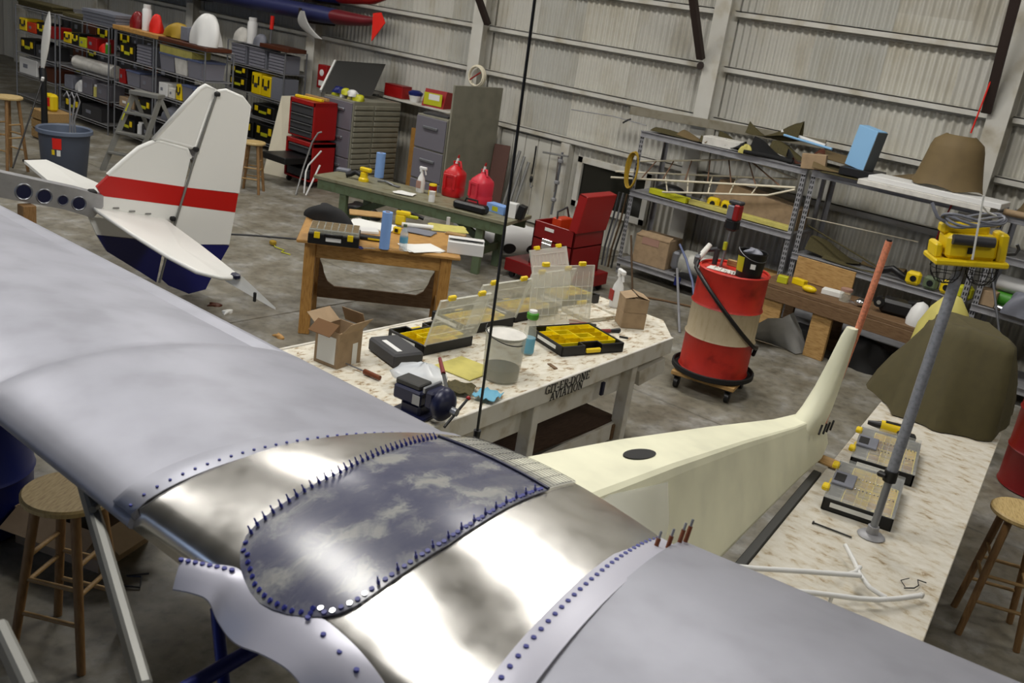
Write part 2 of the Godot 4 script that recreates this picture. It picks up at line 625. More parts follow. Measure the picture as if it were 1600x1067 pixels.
func room() -> void:
	# ---- floor: cast slabs over a dark base, joints open between them
	var fl := Node3D.new()
	fl.name = "floor"
	add_child(fl)
	fl.set_meta("kind", "structure")
	bb(-24, -0.30, -10.9, 8.4, -0.12, 10.4, 0.0)
	part("base", fl, M.joint)
	var xs := [-24.0, -19.6, -13.0, -6.4, 0.2, 8.4]
	var zs := [-10.9, -9.9, -6.58, -3.26, 0.06, 3.4, 6.8, 10.4]
	for i in xs.size() - 1:
		for k in zs.size() - 1:
			bb(xs[i] + 0.006, -0.12, zs[k] + 0.006, xs[i + 1] - 0.006, 0.0, zs[k + 1] - 0.006, 0.006)
			part("slab", fl, M.concrete)

	# ---- back wall: corrugated sheets, girts and columns
	var wb := Node3D.new()
	wb.name = "wall_back"
	add_child(wb)
	wb.set_meta("kind", "structure")
	bb(-24, 0, -10.9, 8.4, 6.3, -10.72, 0.0)
	part("backing", wb, M.wall_plain)
	var pitch := 0.086
	var w := pitch * 9
	for row in 2:
		var y0 := 0.0 if row == 0 else 3.25
		var y1 := 3.3 if row == 0 else 6.2
		var z0 := 0.0 if row == 0 else -0.008
		var rows := []
		for i in 9 * 10 + 3:
			var x := i * pitch / 10.0
			var z := z0 + 0.016 * cos(TAU * x / pitch)
			rows.append([Vector3(x, y0, z), Vector3(x, y1, z)])
		sheet(rows, Vector3(0, 0, -0.003))
		var ms := mesh_of()
		var mats := [M.panel_a, M.panel_b, M.panel_c]
		for i in int(31.5 / w):
			share("panel", wb, ms, mats[rng.randi() % 3], Transform3D(Basis(), Vector3(-23.9 + i * w, 0, -10.62 + (0.004 if i % 2 else 0.0))))
	var cols := [-22.8, -19.4, -16.1, -12.72, -9.24, -5.62, -2.46, 0.95, 4.4]
	for y in [1.23, 1.87, 2.45, 3.06, 3.7, 4.4]:
		for i in cols.size() - 1:
			bb(cols[i] + 0.1, y - 0.045, -10.60, cols[i + 1] - 0.1, y + 0.045, -10.585, 0.002)
			bb(cols[i] + 0.1, y + 0.03, -10.60, cols[i + 1] - 0.1, y + 0.045, -10.50, 0.002)
			bb(cols[i] + 0.1, y - 0.02, -10.512, cols[i + 1] - 0.1, y + 0.045, -10.50, 0.002)
			part("girt", wb, M.girt)
	for x in cols:
		bb(x - 0.10, 0, -10.38, x + 0.10, 6.2, -10.365, 0.002)
		bb(x - 0.008, 0, -10.60, x + 0.008, 6.2, -10.38, 0.002)
		bb(x - 0.10, 0, -10.60, x + 0.10, 6.2, -10.585, 0.002)
		part("column", wb, M.girt)
	var tops := [[Vector3(-9.032, 2.505, -10.330), Vector3(-9.059, 3.015, -9.950)], [Vector3(-5.744, 2.531, -10.330), Vector3(-5.815, 3.388, -9.850)], [Vector3(-2.567, 2.488, -10.330), Vector3(-2.505, 3.705, -9.900)]]
	for t in tops:
		bar(t[0], t[1], 0.09, 0.06)
		part("brace", wb, M.brace)
	cyl(Vector3(-5.749, 2.461, -10.370), Vector3(-5.717, 2.455, -10.300), 0.04)
	part("pipe_end", wb, M.brace)

	# ---- door and window low in the back wall
	var d := Node3D.new()
	d.name = "door_1"
	add_child(d)
	d.set_meta("kind", "structure")
	for i in 5:
		bb(-8.72 + i * 0.22, 0.02, -10.60, -8.51 + i * 0.22, 1.17, -10.57, 0.006)
		part("board", d, M.panel_c)
	bb(-7.62, 0, -10.6, -7.48, 1.2, -10.48)
	part("post", d, M.girt)
	bb(-8.86, 0, -10.6, -8.74, 1.2, -10.52)
	part("post", d, M.girt)
	var wn := Node3D.new()
	wn.name = "window_1"
	add_child(wn)
	wn.set_meta("kind", "structure")
	bb(-7.35, 1.0, -10.60, -6.2, 1.08, -10.53)
	bb(-7.35, 0.42, -10.60, -6.2, 0.50, -10.53)
	bb(-7.35, 0.42, -10.60, -7.27, 1.08, -10.53)
	bb(-6.28, 0.42, -10.60, -6.2, 1.08, -10.53)
	part("window_frame", wn, M.girt)
	bb(-7.27, 0.50, -10.60, -6.28, 1.0, -10.57, 0.0)
	part("pane", wn, M.glassdark)

	# ---- the other walls, with the hangar doorway open in the front, and the roof
	bb(-24.2, 0, -10.9, -24.0, 6.3, 10.4, 0.0)
	struct("wall_left", M.wall_plain)
	bb(8.4, 0, -10.9, 8.6, 6.3, 10.4, 0.0)
	struct("wall_right", M.wall_plain)
	bb(-24, 0, 10.4, -14, 6.3, 10.6, 0.0)
	bb(-2, 0, 10.4, 8.4, 6.3, 10.6, 0.0)
	bb(-14, 4.6, 10.4, -2, 6.3, 10.6, 0.0)
	struct("wall_front", M.wall_plain)
	bb(-24.2, 6.3, -10.9, 8.6, 6.5, 10.6, 0.0)
	struct("ceiling", M.ceiling)
	bb(-60, -0.4, 10.62, 50, -0.02, 60, 0.0)
	struct("ground", M.concrete)

	# ---- strip lights hung under the roof
	for zi in 2:
		for xi in 4:
			var p := Vector3([-14.5, -9.0, -3.5, 2.0][xi], 5.3, [-7.0, -2.0, 4.5][zi])
			var L := thing("strip_light", "long white strip light hung under the roof, row %s, %s along it" % [["by the back wall", "over the workbenches", "by the hangar doorway"][zi], ["first", "second", "third", "last"][xi]], "lamp", p, 0.0, "strip lights under the roof")
			bb(-1.2, 0.0, -0.45, 1.2, 0.10, 0.45, 0.01)
			part("housing", L, M.white)
			for s in [-0.33, -0.11, 0.11, 0.33]:
				cyl(v(-1.17, -0.03, s), v(1.17, -0.03, s), 0.019)
				part("tube", L, M.lamp)
			for s in [-0.9, 0.9]:
				cyl(v(s, 0.1, 0), v(s, 1.0, 0), 0.006, -1, 6)
				part("hanger", L, M.steel)
			var a := AreaLight3D.new()
			a.name = "strip_glow"
			a.area_size = Vector2(2.3, 0.8)
			a.light_color = Color(1.0, 0.99, 0.975)
			a.light_energy = LAMP * [0.7, 1.1, 1.3, 0.5][xi]
			a.rotation_degrees = Vector3(-90, 0, 0)
			a.position = Vector3(0, -0.06, 0)
			a.area_range = 40.0
			a.shadow_enabled = true
			L.add_child(a)


func af(x: float, s: float, drop := 0.0) -> Vector3:
	# wing section: s from 0 at the leading edge over the top to 1 at the trailing edge, back to -1 underneath
	var u := absf(s)
	var c := 1.14
	var t := 5.0 * 0.135 * c * (0.2969 * sqrt(u) - 0.126 * u - 0.3516 * u * u + 0.2843 * u ** 3 - 0.1036 * u ** 4)
	var y := 1.45 - 0.035 * u + 0.19 * u * (1.0 - u)
	return Vector3(x, y + (t - drop if s >= 0.0 else -t * 0.8), -1.14 - c * u)


func wing_ring(x: float, drop := 0.0) -> Array:
	var p := []
	for i in 22:
		var k := i / 21.0
		p.append(af(x, (1.0 - cos(k * PI)) / 2.0, drop * minf(1.0, k * 6.0)))
	for i in range(20, 0, -1):
		var k := i / 21.0
		p.append(af(x, -(1.0 - cos(k * PI)) / 2.0))
	return p


func roof(x: float, s: float) -> Vector3:
	var h := clampf((x + 1.98) / 0.98, 0.0, 1.0)
	var p := af(x, s)
	p.y += 0.05 * sin(h * PI) * smoothstep(-0.15, 0.4, s)
	return p


const SKY_LEFT := [Vector2(-1.323, 0.039), Vector2(-1.379, 0.020), Vector2(-1.447, 0.013), Vector2(-1.501, 0.018), Vector2(-1.569, 0.042), Vector2(-1.615, 0.072), Vector2(-1.635, 0.122), Vector2(-1.640, 0.172), Vector2(-1.657, 0.358), Vector2(-1.743, 0.684), Vector2(-1.774, 0.80)]
const SKY_RIGHT := [Vector2(-1.323, 0.039), Vector2(-1.277, 0.066), Vector2(-1.254, 0.108), Vector2(-1.250, 0.168), Vector2(-1.249, 0.234), Vector2(-1.253, 0.345), Vector2(-1.274, 0.464), Vector2(-1.307, 0.611), Vector2(-1.345, 0.80)]


func along(c: Array, k: float) -> Vector2:
	# point at the fraction k of the length of an outline of the skylight
	var total := 0.0
	for i in c.size() - 1:
		total += (c[i + 1] - c[i]).length()
	var left := k * total
	for i in c.size() - 1:
		var l: float = (c[i + 1] - c[i]).length()
		if left <= l or i == c.size() - 2:
			return c[i].lerp(c[i + 1], minf(left / l, 1.0))
		left -= l
	return c[-1]


func sky_l(s: float) -> float:
	return -1.47 if s < 0.18 else (lerpf(-1.640, -1.743, clampf((s - 0.30) / 0.384, 0.0, 1.0)) if s < 0.684 else lerpf(-1.743, -1.81, (s - 0.684) / 0.316))


func sky_r(s: float) -> float:
	return -1.45 if s < 0.18 else (lerpf(-1.249, -1.307, clampf((s - 0.30) / 0.311, 0.0, 1.0)) if s < 0.611 else lerpf(-1.307, -1.40, (s - 0.611) / 0.389))


func strip_x(left: bool, s: float) -> float:
	return lerpf(-2.0, -1.87, s) if left else lerpf(-0.84, -1.075, s)


func airplane() -> void:
	var o := Vector3(-1.5, 0, -2.4)
	var A := thing("airplane", "silver high-wing airplane under rebuild in the foreground with bare aluminium cabin roof", "airplane", o)
	X = Transform3D(Basis(), -o)
	# wings
	var rings := []
	for x in [-1.96, -2.2, -2.5, -2.72, -2.80, -2.83, -2.86, -2.90, -3.3, -4.2, -5.5, -7.0, -9.0]:
		var d := 0.0
		if x <= -2.80:
			d = [0.004, 0.018, 0.030, 0.026][mini(3, roundi((-2.80 - x) / 0.033))]
		rings.append(wing_ring(x, d))
	loft(rings)
	var wing := part("wing", A, M.wing, "silver wing reaching to the left")
	rings = []
	for x in [-0.95, -0.6, 0.0, 1.0, 2.5, 5.0]:
		var r := wing_ring(x)
		for i in r.size():
			var s: float = clampf((-1.14 - r[i].z) / 1.14, 0.0, 1.0)
			r[i].x += (strip_x(false, s) + 0.98) * clampf(1.0 - (x + 0.95) * 1.2, 0.0, 1.0)
			r[i].z -= 0.05 * s + (x + 0.95) * 0.06
			r[i].y += 0.012 * s + (x + 0.95) * 0.05
		rings.append(r)
	loft(rings)
	var wing2 := part("wing", A, M.wing, "silver wing reaching to the right")
	# roof skins on both sides of the skylight
	for side in 2:
		var g := []
		for i in 29:
			var s := -0.05 + 1.05 * i / 28.0
			var row := []
			var ss := maxf(s, 0.0)
			var x0 := strip_x(true, ss) + 0.03 if side == 0 else sky_r(ss) - 0.02
			var x1 := sky_l(ss) + 0.02 if side == 0 else strip_x(false, ss) - 0.02
			for j in 13:
				row.append(roof(lerpf(x0, x1, j / 12.0), s) + v(0, 0.004, 0))
			g.append(row)
		sheet(g, v(0, -0.003, 0.0))
		part("roof_skin", A, M.alu, "polished bare aluminium")
	# wing root strips with their rivets
	for side in 2:
		var g := []
		for i in 30:
			var s := -0.03 + 1.04 * i / 29.0
			var row := []
			for j in 6:
				var x := strip_x(side == 0, maxf(s, 0.0)) + (j / 5.0 - 0.5) * 0.085
				row.append(af(x, s) + v(0, 0.012 + 0.004 * (1.0 - absf(j / 2.5 - 1.0)), 0))
			g.append(row)
		sheet(g, v(0, -0.003, 0))
		var strip := part("root_strip", A, M.wing if side == 0 else M.strip)
		X = Transform3D()
		cyl(v(0, -0.003, 0), v(0, 0.0012, 0), 0.0062 if side == 1 else 0.0042, -1, 8)
		var ms := mesh_of()
		X = Transform3D(Basis(), -o)
		for i in 34:
			var s := pow((i + 0.5) / 34.0, 1.0)
			var x := strip_x(side == 0, s) + (0.022 if side == 0 else -0.022)
			var p := af(x, s) + v(0, 0.016, 0)
			share("rivet", strip, ms, M.rivet, Transform3D(Basis(), p - o))
	# skylight
	var g2 := []
	for i in 27:
		var a := along(SKY_LEFT, 0.004 + 0.996 * i / 26.0)
		var b := along(SKY_RIGHT, 0.004 + 0.996 * i / 26.0)
		var row := []
		for j in 11:
			var q := a.lerp(b, j / 10.0)
			row.append(roof(q.x, q.y) + v(0, 0.012, 0))
		g2.append(row)
	sheet(g2, v(0, -0.003, 0))
	var sky := part("skylight", A, M.film, "clear plastic under smeared blue protective film")
	g2 = []
	for i in 8:
		var s := 0.80 + 0.20 * i / 7.0
		var row := []
		for j in 9:
			row.append(roof(lerpf(sky_l(s), sky_r(s), j / 8.0), s) + v(0, 0.010, 0))
		g2.append(row)
	sheet(g2, v(0, -0.003, 0))
	part("skylight_tail", A, M.frosted)
	for i in 10:
		for k in 2:
			var a := []
			for j in 7:
				var q := j / 6.0
				var s := 0.81 + 0.18 * (i / 9.0 if k == 0 else q)
				var h := q if k == 0 else i / 9.0
				a.append(roof(lerpf(sky_l(s), sky_r(s), h), s) + v(0, 0.014, 0))
			tube(a, 0.0008, 4)
	part("thread_mesh", A, M.charcoal)
	var cr := []
	for j in 9:
		cr.append(roof(lerpf(-1.774, -1.345, j / 8.0), 0.80) + v(0, 0.016, 0))
	tube(cr, 0.006)
	part("crossbar", A, M.navy)
	# spring fasteners round the skylight
	X = Transform3D()
	cyl(v(0, -0.004, 0), v(0, 0.0015, 0), 0.0062, -1, 8)
	var dot := mesh_of()
	cyl(v(0, 0, 0), v(0, 0.010, 0), 0.0042, -1, 7)
	cyl(v(0, 0.010, 0), v(0, 0.022, 0), 0.002, -1, 6)
	var pin := mesh_of()
	X = Transform3D(Basis(), -o)
	for k in 2:
		var c: Array = [SKY_LEFT, SKY_RIGHT][k]
		for i in 48:
			var q := along(c, 0.012 + i / 49.0)
			q.x += 0.012 if k == 0 else -0.012
			if q.y < 0.06:
				q.y += 0.010
			var up: bool = k == 0 and i > 14 or k == 1 and i > 8 and i % 3 == 0
			share("fastener", sky, pin if up else dot, M.chrome if k == 1 and i < 9 and i % 2 else M.rivet, Transform3D(Basis.from_euler(v(0.9 if q.y < 0.06 else 0.3, 0, 0.4 if k == 0 else 0.0)), roof(q.x, q.y) + v(0, 0.014, 0) - o))
	# windshield retainer below the front of the skylight
	var rs := [Vector2(-1.721, 0.004), Vector2(-1.638, 0.019), Vector2(-1.566, 0.038), Vector2(-1.491, 0.032), Vector2(-1.40, 0.033), Vector2(-1.307, 0.055), Vector2(-1.214, 0.056), Vector2(-1.131, 0.048), Vector2(-1.06, 0.034)]
	var rear := []
	for q in rs:
		rear.append(roof(q.x, q.y) + v(0, 0.006, 0.002))
	var frnt := [Vector3(-1.693, 1.425, -1.100), Vector3(-1.617, 1.456, -1.100), Vector3(-1.556, 1.470, -1.100), Vector3(-1.517, 1.438, -1.100), Vector3(-1.454, 1.419, -1.100), Vector3(-1.356, 1.446, -1.100), Vector3(-1.272, 1.459, -1.100), Vector3(-1.218, 1.442, -1.100), Vector3(-1.183, 1.405, -1.100)]
	var g3 := []
	for j in 5:
		var row := []
		for i in 41:
			var k := j / 4.0
			var q := minf(i / 5.0, 7.9999)
			var n := int(q)
			var f := q - n
			var a: Vector3 = rear[n].cubic_interpolate(rear[n + 1], rear[maxi(n - 1, 0)], rear[mini(n + 2, 8)], f)
			var b: Vector3 = frnt[n].cubic_interpolate(frnt[n + 1], frnt[maxi(n - 1, 0)], frnt[mini(n + 2, 8)], f)
			row.append(a.lerp(b, k) + v(0, 0.014 * sin(k * PI), 0))
		g3.append(row)
	sheet(g3, v(0, -0.004, 0))
	var ret := part("windshield_retainer", A, M.strip)
	for i in 8:
		var k := i / 7.0
		share("rivet", ret, dot, M.rivet, Transform3D(Basis(), rear[0].lerp(rear[2], k).lerp(frnt[0].lerp(frnt[2], k), 0.2) + v(0, 0.013, 0) - o))
	for i in 5:
		var k := i / 4.0
		share("rivet", ret, dot, M.rivet, Transform3D(Basis(), rear[5].lerp(rear[8], k).lerp(frnt[5].lerp(frnt[8], k), 0.2) + v(0, 0.016, 0) - o))
	# struts and cabin frame
	var s0 := Vector3(-2.488, 1.405, -1.275)
	var s1 := Vector3(-1.521, 1.326, -0.933)
	bar(s0, s1, 0.030, 0.066, 0.012)
	part("wing_strut", A, M.grey_strut)
	bar(Vector3(-1.841, 1.374, -0.778), Vector3(-1.577, 1.396, -0.722), 0.03, 0.06, 0.010)
	part("wing_strut", A, M.grey_strut)
	cyl(Vector3(-2.125, 1.416, -1.138), Vector3(-2.280, 1.381, -1.298), 0.009)
	part("jury_strut", A, M.grey_strut)
	cyl(Vector3(-1.616, 1.192, -1.069), Vector3(-1.642, 1.192, -1.314), 0.02)
	part("cabin_tube", A, M.blue_frame)
	cyl(Vector3(-1.787, 1.237, -1.290), Vector3(-1.629, 1.095, -1.216), 0.016)
	part("cabin_tube", A, M.blue_frame)
	for z in [-2.2]:
		cyl(v(-1.80, 0.75, z), v(-1.90, 1.40, z), 0.014)
		part("cabin_tube", A, M.blue_frame)
		cyl(v(-1.20, 0.75, z), v(-1.05, 1.40, z), 0.014)
		part("cabin_tube", A, M.blue_frame)
	for x in [-1.2, -1.8]:
		cyl(v(x, 0.75, -1.0), v(x, 0.75, -2.3), 0.014)
		part("cabin_tube", A, M.blue_frame)
	bb(-1.82, 0.72, -2.35, -1.18, 0.74, -1.0)
	part("cabin_floor", A, M.navy)
	# fuselage
	rings = []
	for k in [[-2.26, 1.445, -1.67, -1.34, 0.86, -1.17, -1.84], [-2.9, 1.355, -1.65, -1.385, 0.86, -1.24, -1.80], [-3.6, 1.235, -1.63, -1.44, 0.865, -1.32, -1.75], [-4.3, 1.105, -1.61, -1.49, 0.865, -1.40, -1.69], [-4.62, 1.065, -1.60, -1.505, 0.87, -1.425, -1.66], [-4.76, 1.03, -1.58, -1.51, 0.90, -1.46, -1.63]]:
		var z: float = k[0]
		var q := [v(k[2], k[1], z), v(k[3], k[1], z), v(k[5], k[4], z), v(k[6], k[4], z)]
		var ring := []
		for i in 4:
			var a: Vector3 = q[i]
			ring.append(a.lerp(q[(i + 3) % 4], 0.07))
			ring.append(a.lerp(q[(i + 3) % 4], 0.02).lerp(q[(i + 1) % 4], 0.02))
			ring.append(a.lerp(q[(i + 1) % 4], 0.07))
		rings.append(ring)
	for j in 12:
		# each long face is smooth along its length and flat across the corners
		var a := []
		for ring in rings:
			a.append([ring[j], ring[(j + 1) % 12]])
		loft(a, false, 3 + j, false)
	for e in [0, rings.size() - 1]:
		var c := Vector3.ZERO
		for q in rings[e]:
			c += q / 12.0
		for j in 12:
			face([c, rings[e][j], rings[e][(j + 1) % 12]], v(-1.5, 1.1, -3.5))
	var fus := part("fuselage", A, M.cream, "cream fabric-covered rear fuselage")
	var hole := []
	for i in 20:
		var t := TAU * i / 20
		hole.append(Vector2(0.038 * cos(t), 0.10 * sin(t)))
	prism(hole, 0.006, Transform3D(Basis(Vector3.RIGHT, deg_to_rad(-90 - 9)), v(-1.505, 1.361, -2.84)))
	part("hand_hole", fus, M.dark)
	for sl in [[Vector3(-1.432, 1.045, -4.476), Vector3(-1.445, 1.077, -4.534)], [Vector3(-1.432, 1.032, -4.540), Vector3(-1.446, 1.067, -4.600)], [Vector3(-1.434, 1.030, -4.587), Vector3(-1.447, 1.062, -4.647)], [Vector3(-1.436, 1.025, -4.644), Vector3(-1.448, 1.059, -4.702)]]:
		bar(sl[0], sl[1], 0.010, 0.010)
		part("slot", fus, M.black)
	# fin
	rings = []
	for k in [[1.00, -4.36, 0.050], [1.06, -4.42, 0.055], [1.12, -4.52, 0.052], [1.22, -4.60, 0.046], [1.36, -4.645, 0.038], [1.50, -4.675, 0.030], [1.545, -4.69, 0.024]]:
		var ring := []
		for i in 12:
			var t := TAU * i / 12
			var f: float = lerpf(k[1], -4.74, (1.0 - cos(t)) / 2.0)
			var cx: float = -1.535 + (k[0] - 1.0) * 0.09
			ring.append(v(cx + 1.2 * k[2] * (signf(sin(t)) * pow(absf(sin(t)), 0.6)), k[0], f))
		rings.append(ring)
	loft(rings)
	part("fin", A, M.cream, "upswept cream fin")
	tube([v(-1.515, 1.0, -4.755), v(-1.495, 1.25, -4.755), v(-1.468, 1.54, -4.75), v(-1.437, 2.0, -4.745)], 0.017, 10)
	part("fin_post", A, M.orange_tube, "orange primed steel tube")
	cyl(v(-1.437, 2.0, -4.745), v(-1.4365, 2.01, -4.745), 0.013, -1, 10)
	part("post_plug", A, M.dark)
	# clear wrap and copper bushings behind the right wing root
	var wrap := []
	for i in 6:
		var k := i / 5.0
		wrap.append([v(-1.36, 1.43, -2.27).lerp(v(-1.33, 1.36, -2.75), k), v(-1.22, 1.385 + 0.012 * sin(i * 2.0), -2.26).lerp(v(-1.26, 1.26, -2.68), k), v(-1.08, 1.395, -2.24).lerp(v(-1.20, 1.08, -2.55), k)])
	sheet(wrap, v(-0.002, -0.002, 0))
	part("plastic_wrap", A, M.frosted)
	for a in [Vector3(-1.046, 1.440, -2.171), Vector3(-1.030, 1.440, -2.213), Vector3(-1.034, 1.430, -2.291), Vector3(-1.032, 1.430, -2.327)]:
		var d := v(0.0, 0.046, -0.012)
		cyl(a - d * 0.5, a + d, 0.0065, -1, 9)
		var bsh := part("bushing", A, M.copper)
		cyl(a + d, a + d * 1.45, 0.004, -1, 8)
		part("pin", bsh, M.steel)
	X = Transform3D()
	# wedge that carries the tail on the edge of the bench
	bb(-0.05, 0, -0.05, 0.06, 0.012, 0.05, 0.003)
	solo("wooden_wedge", M.ply, "small wooden wedge on the long bench under the tail of the cream fuselage", "wedge", v(-1.40, 0.857, -4.64))


func tail_aircraft() -> void:
	var o := v(-7.15, 0, -4.72)
	var T := thing("airplane_tail", "white airplane tail with red stripe and deep blue bottom, on a sheet metal boom", "airplane", o)
	var B := Basis(v(0.208, 0, -0.978), Vector3.UP, v(0.978, 0, 0.208))
	X = Transform3D(B, Vector3.ZERO)
	var z0 := Transform3D(Basis(), v(0, 0, -0.02))
	# fin, rudder: painted fields are parts of their own
	var fin_top := [Vector2(-0.360, 1.349), Vector2(0.005, 1.776), Vector2(0.052, 1.805), Vector2(0.129, 1.789), Vector2(-0.014, 1.312), Vector2(-0.046, 1.306), Vector2(-0.309, 1.366)]
	prism(fin_top, 0.04, z0)
	var e := []
	for q in fin_top:
		e.append(v(q.x, q.y, 0))
	tube(e, 0.024, 8, true)
	part("fin_tip", T, M.tailwhite)
	var fin_low := [Vector2(-0.713, 1.056), Vector2(-0.610, 1.156), Vector2(-0.476, 1.278), Vector2(-0.334, 1.344), Vector2(-0.089, 1.284), Vector2(-0.059, 1.209), Vector2(-0.105, 0.970)]
	prism(fin_low, 0.04, z0)
	e = []
	for q in fin_low:
		e.append(v(q.x, q.y, 0))
	tube(e.slice(0, 6), 0.024)
	var fin := part("fin", T, M.tailwhite)
	prism([Vector2(-0.806, 0.962), Vector2(-0.713, 1.056), Vector2(-0.105, 0.970), Vector2(-0.126, 0.806), Vector2(-0.766, 0.894)], 0.044, Transform3D(Basis(), v(0, 0, -0.022)))
	part("stripe", fin, M.tailred, "red stripe")
	prism([Vector2(-0.766, 0.894), Vector2(-0.126, 0.806), Vector2(-0.166, 0.673), Vector2(-0.224, 0.635), Vector2(-0.805, 0.753)], 0.04, z0)
	part("panel", fin, M.tailwhite)
	for s in [Vector2(-0.656, 0.794), Vector2(-0.528, 0.766), Vector2(-0.398, 0.743)]:
		bx(v(s.x, s.y, 0.024), v(0.05, 0.012, 0.006), 0.002)
		part("vent", fin, M.sheetgrey)
	prism([Vector2(-0.868, 0.722), Vector2(-0.224, 0.635), Vector2(-0.264, 0.514), Vector2(-0.472, 0.531), Vector2(-0.804, 0.573)], 0.04, z0)
	part("panel", fin, M.tailwhite)
	prism([Vector2(-0.804, 0.573), Vector2(-0.503, 0.526), Vector2(-0.253, 0.497), Vector2(-0.314, 0.142), Vector2(-0.440, 0.234), Vector2(-0.723, 0.430)], 0.044, Transform3D(Basis(), v(0, 0, -0.022)))
	part("ventral_panel", fin, M.tailblue, "deep blue")
	var rud := [Vector2(0.152, 1.765), Vector2(0.224, 1.780), Vector2(0.372, 1.731), Vector2(0.439, 1.665), Vector2(0.378, 0.916), Vector2(-0.088, 0.965), Vector2(0.010, 1.249)]
	prism(rud, 0.036, Transform3D(Basis(), v(0, 0, -0.018)))
	e = []
	for q in rud:
		e.append(v(q.x, q.y, 0))
	tube(e.slice(0, 5), 0.02)
	var r := part("rudder", T, M.tailwhite)
	prism([Vector2(-0.088, 0.965), Vector2(0.378, 0.910), Vector2(0.358, 0.745), Vector2(-0.121, 0.811)], 0.04, Transform3D(Basis(), v(0, 0, -0.02)))
	part("stripe", r, M.tailred, "red stripe")
	prism([Vector2(-0.121, 0.811), Vector2(0.358, 0.745), Vector2(0.320, 0.455), Vector2(0.054, 0.464), Vector2(-0.219, 0.473), Vector2(-0.171, 0.668)], 0.036, Transform3D(Basis(), v(0, 0, -0.018)))
	part("panel", r, M.tailwhite)
	prism([Vector2(-0.219, 0.473), Vector2(0.054, 0.464), Vector2(0.321, 0.443), Vector2(0.251, 0.311), Vector2(0.181, 0.178), Vector2(0.123, 0.051), Vector2(-0.026, 0.019), Vector2(-0.209, 0.107), Vector2(-0.265, 0.162)], 0.04, Transform3D(Basis(), v(0, 0, -0.02)))
	part("panel", r, M.tailblue, "deep blue")
	tube([v(Vector2(0.146, 1.775).x, Vector2(0.146, 1.775).y, 0.03), v(Vector2(-0.007, 1.281).x, Vector2(-0.007, 1.281).y, 0.03), v(Vector2(-0.103, 0.921).x, Vector2(-0.103, 0.921).y, 0.03), v(Vector2(-0.171, 0.668).x, Vector2(-0.171, 0.668).y, 0.03), v(Vector2(-0.292, 0.141).x, Vector2(-0.292, 0.141).y, 0.03)], 0.010)
	part("hinge_tube", T, M.grey_strut)
	for q in [Vector2(-0.019, 1.291), Vector2(-0.194, 0.701), Vector2(0.142, 1.753)]:
		bx(v(q.x, q.y, 0.03), v(0.045, 0.035, 0.05), 0.008)
		part("hinge_bracket", T, M.dark)
	# boom with lightening holes
	prism([Vector2(-2.142, 1.230), Vector2(-1.495, 1.080), Vector2(-0.970, 0.961), Vector2(-0.766, 0.905), Vector2(-0.766, 0.816), Vector2(-0.844, 0.722), Vector2(-1.046, 0.792), Vector2(-1.499, 0.890), Vector2(-2.151, 1.057)], 0.12, Transform3D(Basis(), v(0, 0, -0.06)))
	var boom := part("boom", T, M.alu_dull, "bare sheet metal boom")
	for h in [[Vector2(-1.348, 0.935), 0.052], [Vector2(-1.204, 0.900), 0.048], [Vector2(-1.069, 0.869), 0.034], [Vector2(-0.951, 0.843), 0.046]]:
		var c := v(h[0].x, h[0].y, 0.06)
		lathe([Vector2(h[1], 0), Vector2(h[1] * 1.16, 0.006), Vector2(h[1] * 1.3, 0.0)], 18, c, v(0, 0, 1))
		part("hole_flange", boom, M.steel)
		cyl(c - v(0, 0, 0.004), c + v(0, 0, 0.002), h[1], -1, 18)
		part("lightening_hole", boom, M.navy)
	bx(v(Vector2(-0.840, 0.920).x, Vector2(-0.840, 0.920).y, 0.02), v(0.06, 0.05, 0.07), 0.01)
	part("bolt", T, M.dark)
	X = Transform3D(Basis(), -o)
	# tailplane: near half and far half, and the thin drooped elevator
	var top := [v(-7.34, 0.81, -3.90), Vector3(-6.613, 0.790, -3.821), Vector3(-6.028, 0.770, -3.777), Vector3(-5.688, 0.750, -3.796), Vector3(-5.594, 0.720, -3.925), Vector3(-5.636, 0.690, -4.035), Vector3(-5.772, 0.670, -4.163), Vector3(-6.487, 0.660, -4.355), Vector3(-6.889, 0.670, -4.432), v(-7.21, 0.70, -4.46)]
	var low := []
	for q in top:
		low.append(q - v(0, 0.028, 0))
	loft([low, top], true, -1)
	var tube_e := []
	for q in top:
		tube_e.append(q - v(0, 0.014, 0))
	tube(tube_e, 0.017, 8, true)
	part("tailplane", T, M.tailwhite)
	var far := [v(-7.40, 0.80, -3.92), v(-8.1, 0.82, -3.95), v(-8.9, 0.84, -4.1), v(-9.0, 0.82, -4.35), v(-8.3, 0.74, -4.5), v(-7.30, 0.70, -4.5)]
	low = []
	for q in far:
		low.append(q - v(0, 0.028, 0))
	loft([low, far], true, -1)
	part("tailplane", T, M.tailwhite)
	var h0 := Vector3(-5.679, 0.670, -4.099)
	var h1 := Vector3(-5.389, 0.500, -4.243)
	loft([[h0 + v(-0.06, 0.012, 0.03), h0 + v(0.06, 0.012, -0.03), h0 + v(0.06, -0.05, -0.03), h0 + v(-0.06, -0.05, 0.03)], [h1 + v(-0.02, 0.008, 0), h1 + v(0.02, 0.008, 0), h1 + v(0.02, -0.008, 0), h1 + v(-0.02, -0.008, 0)]], true, -1)
	var el := part("elevator", T, M.tailwhite)
	for q in [Vector3(-5.672, 0.640, -4.123), Vector3(-5.478, 0.570, -4.137)]:
		bx(q, v(0.02, 0.07, 0.02))
		part("clip", el, M.dark)
	bx(Vector3(-5.662, 0.680, -4.097), v(0.07, 0.04, 0.05), 0.01)
	part("hinge_bracket", T, M.navy)
	X = Transform3D()
	# stand that carries the boom
	var S := thing("boom_stand", "low wooden stand under the sheet metal boom", "stand", v(-7.35, 0, -3.4))
	bb(-0.05, 0.03, -0.05, 0.05, 0.84, 0.05)
	part("post", S, M.wood_v)
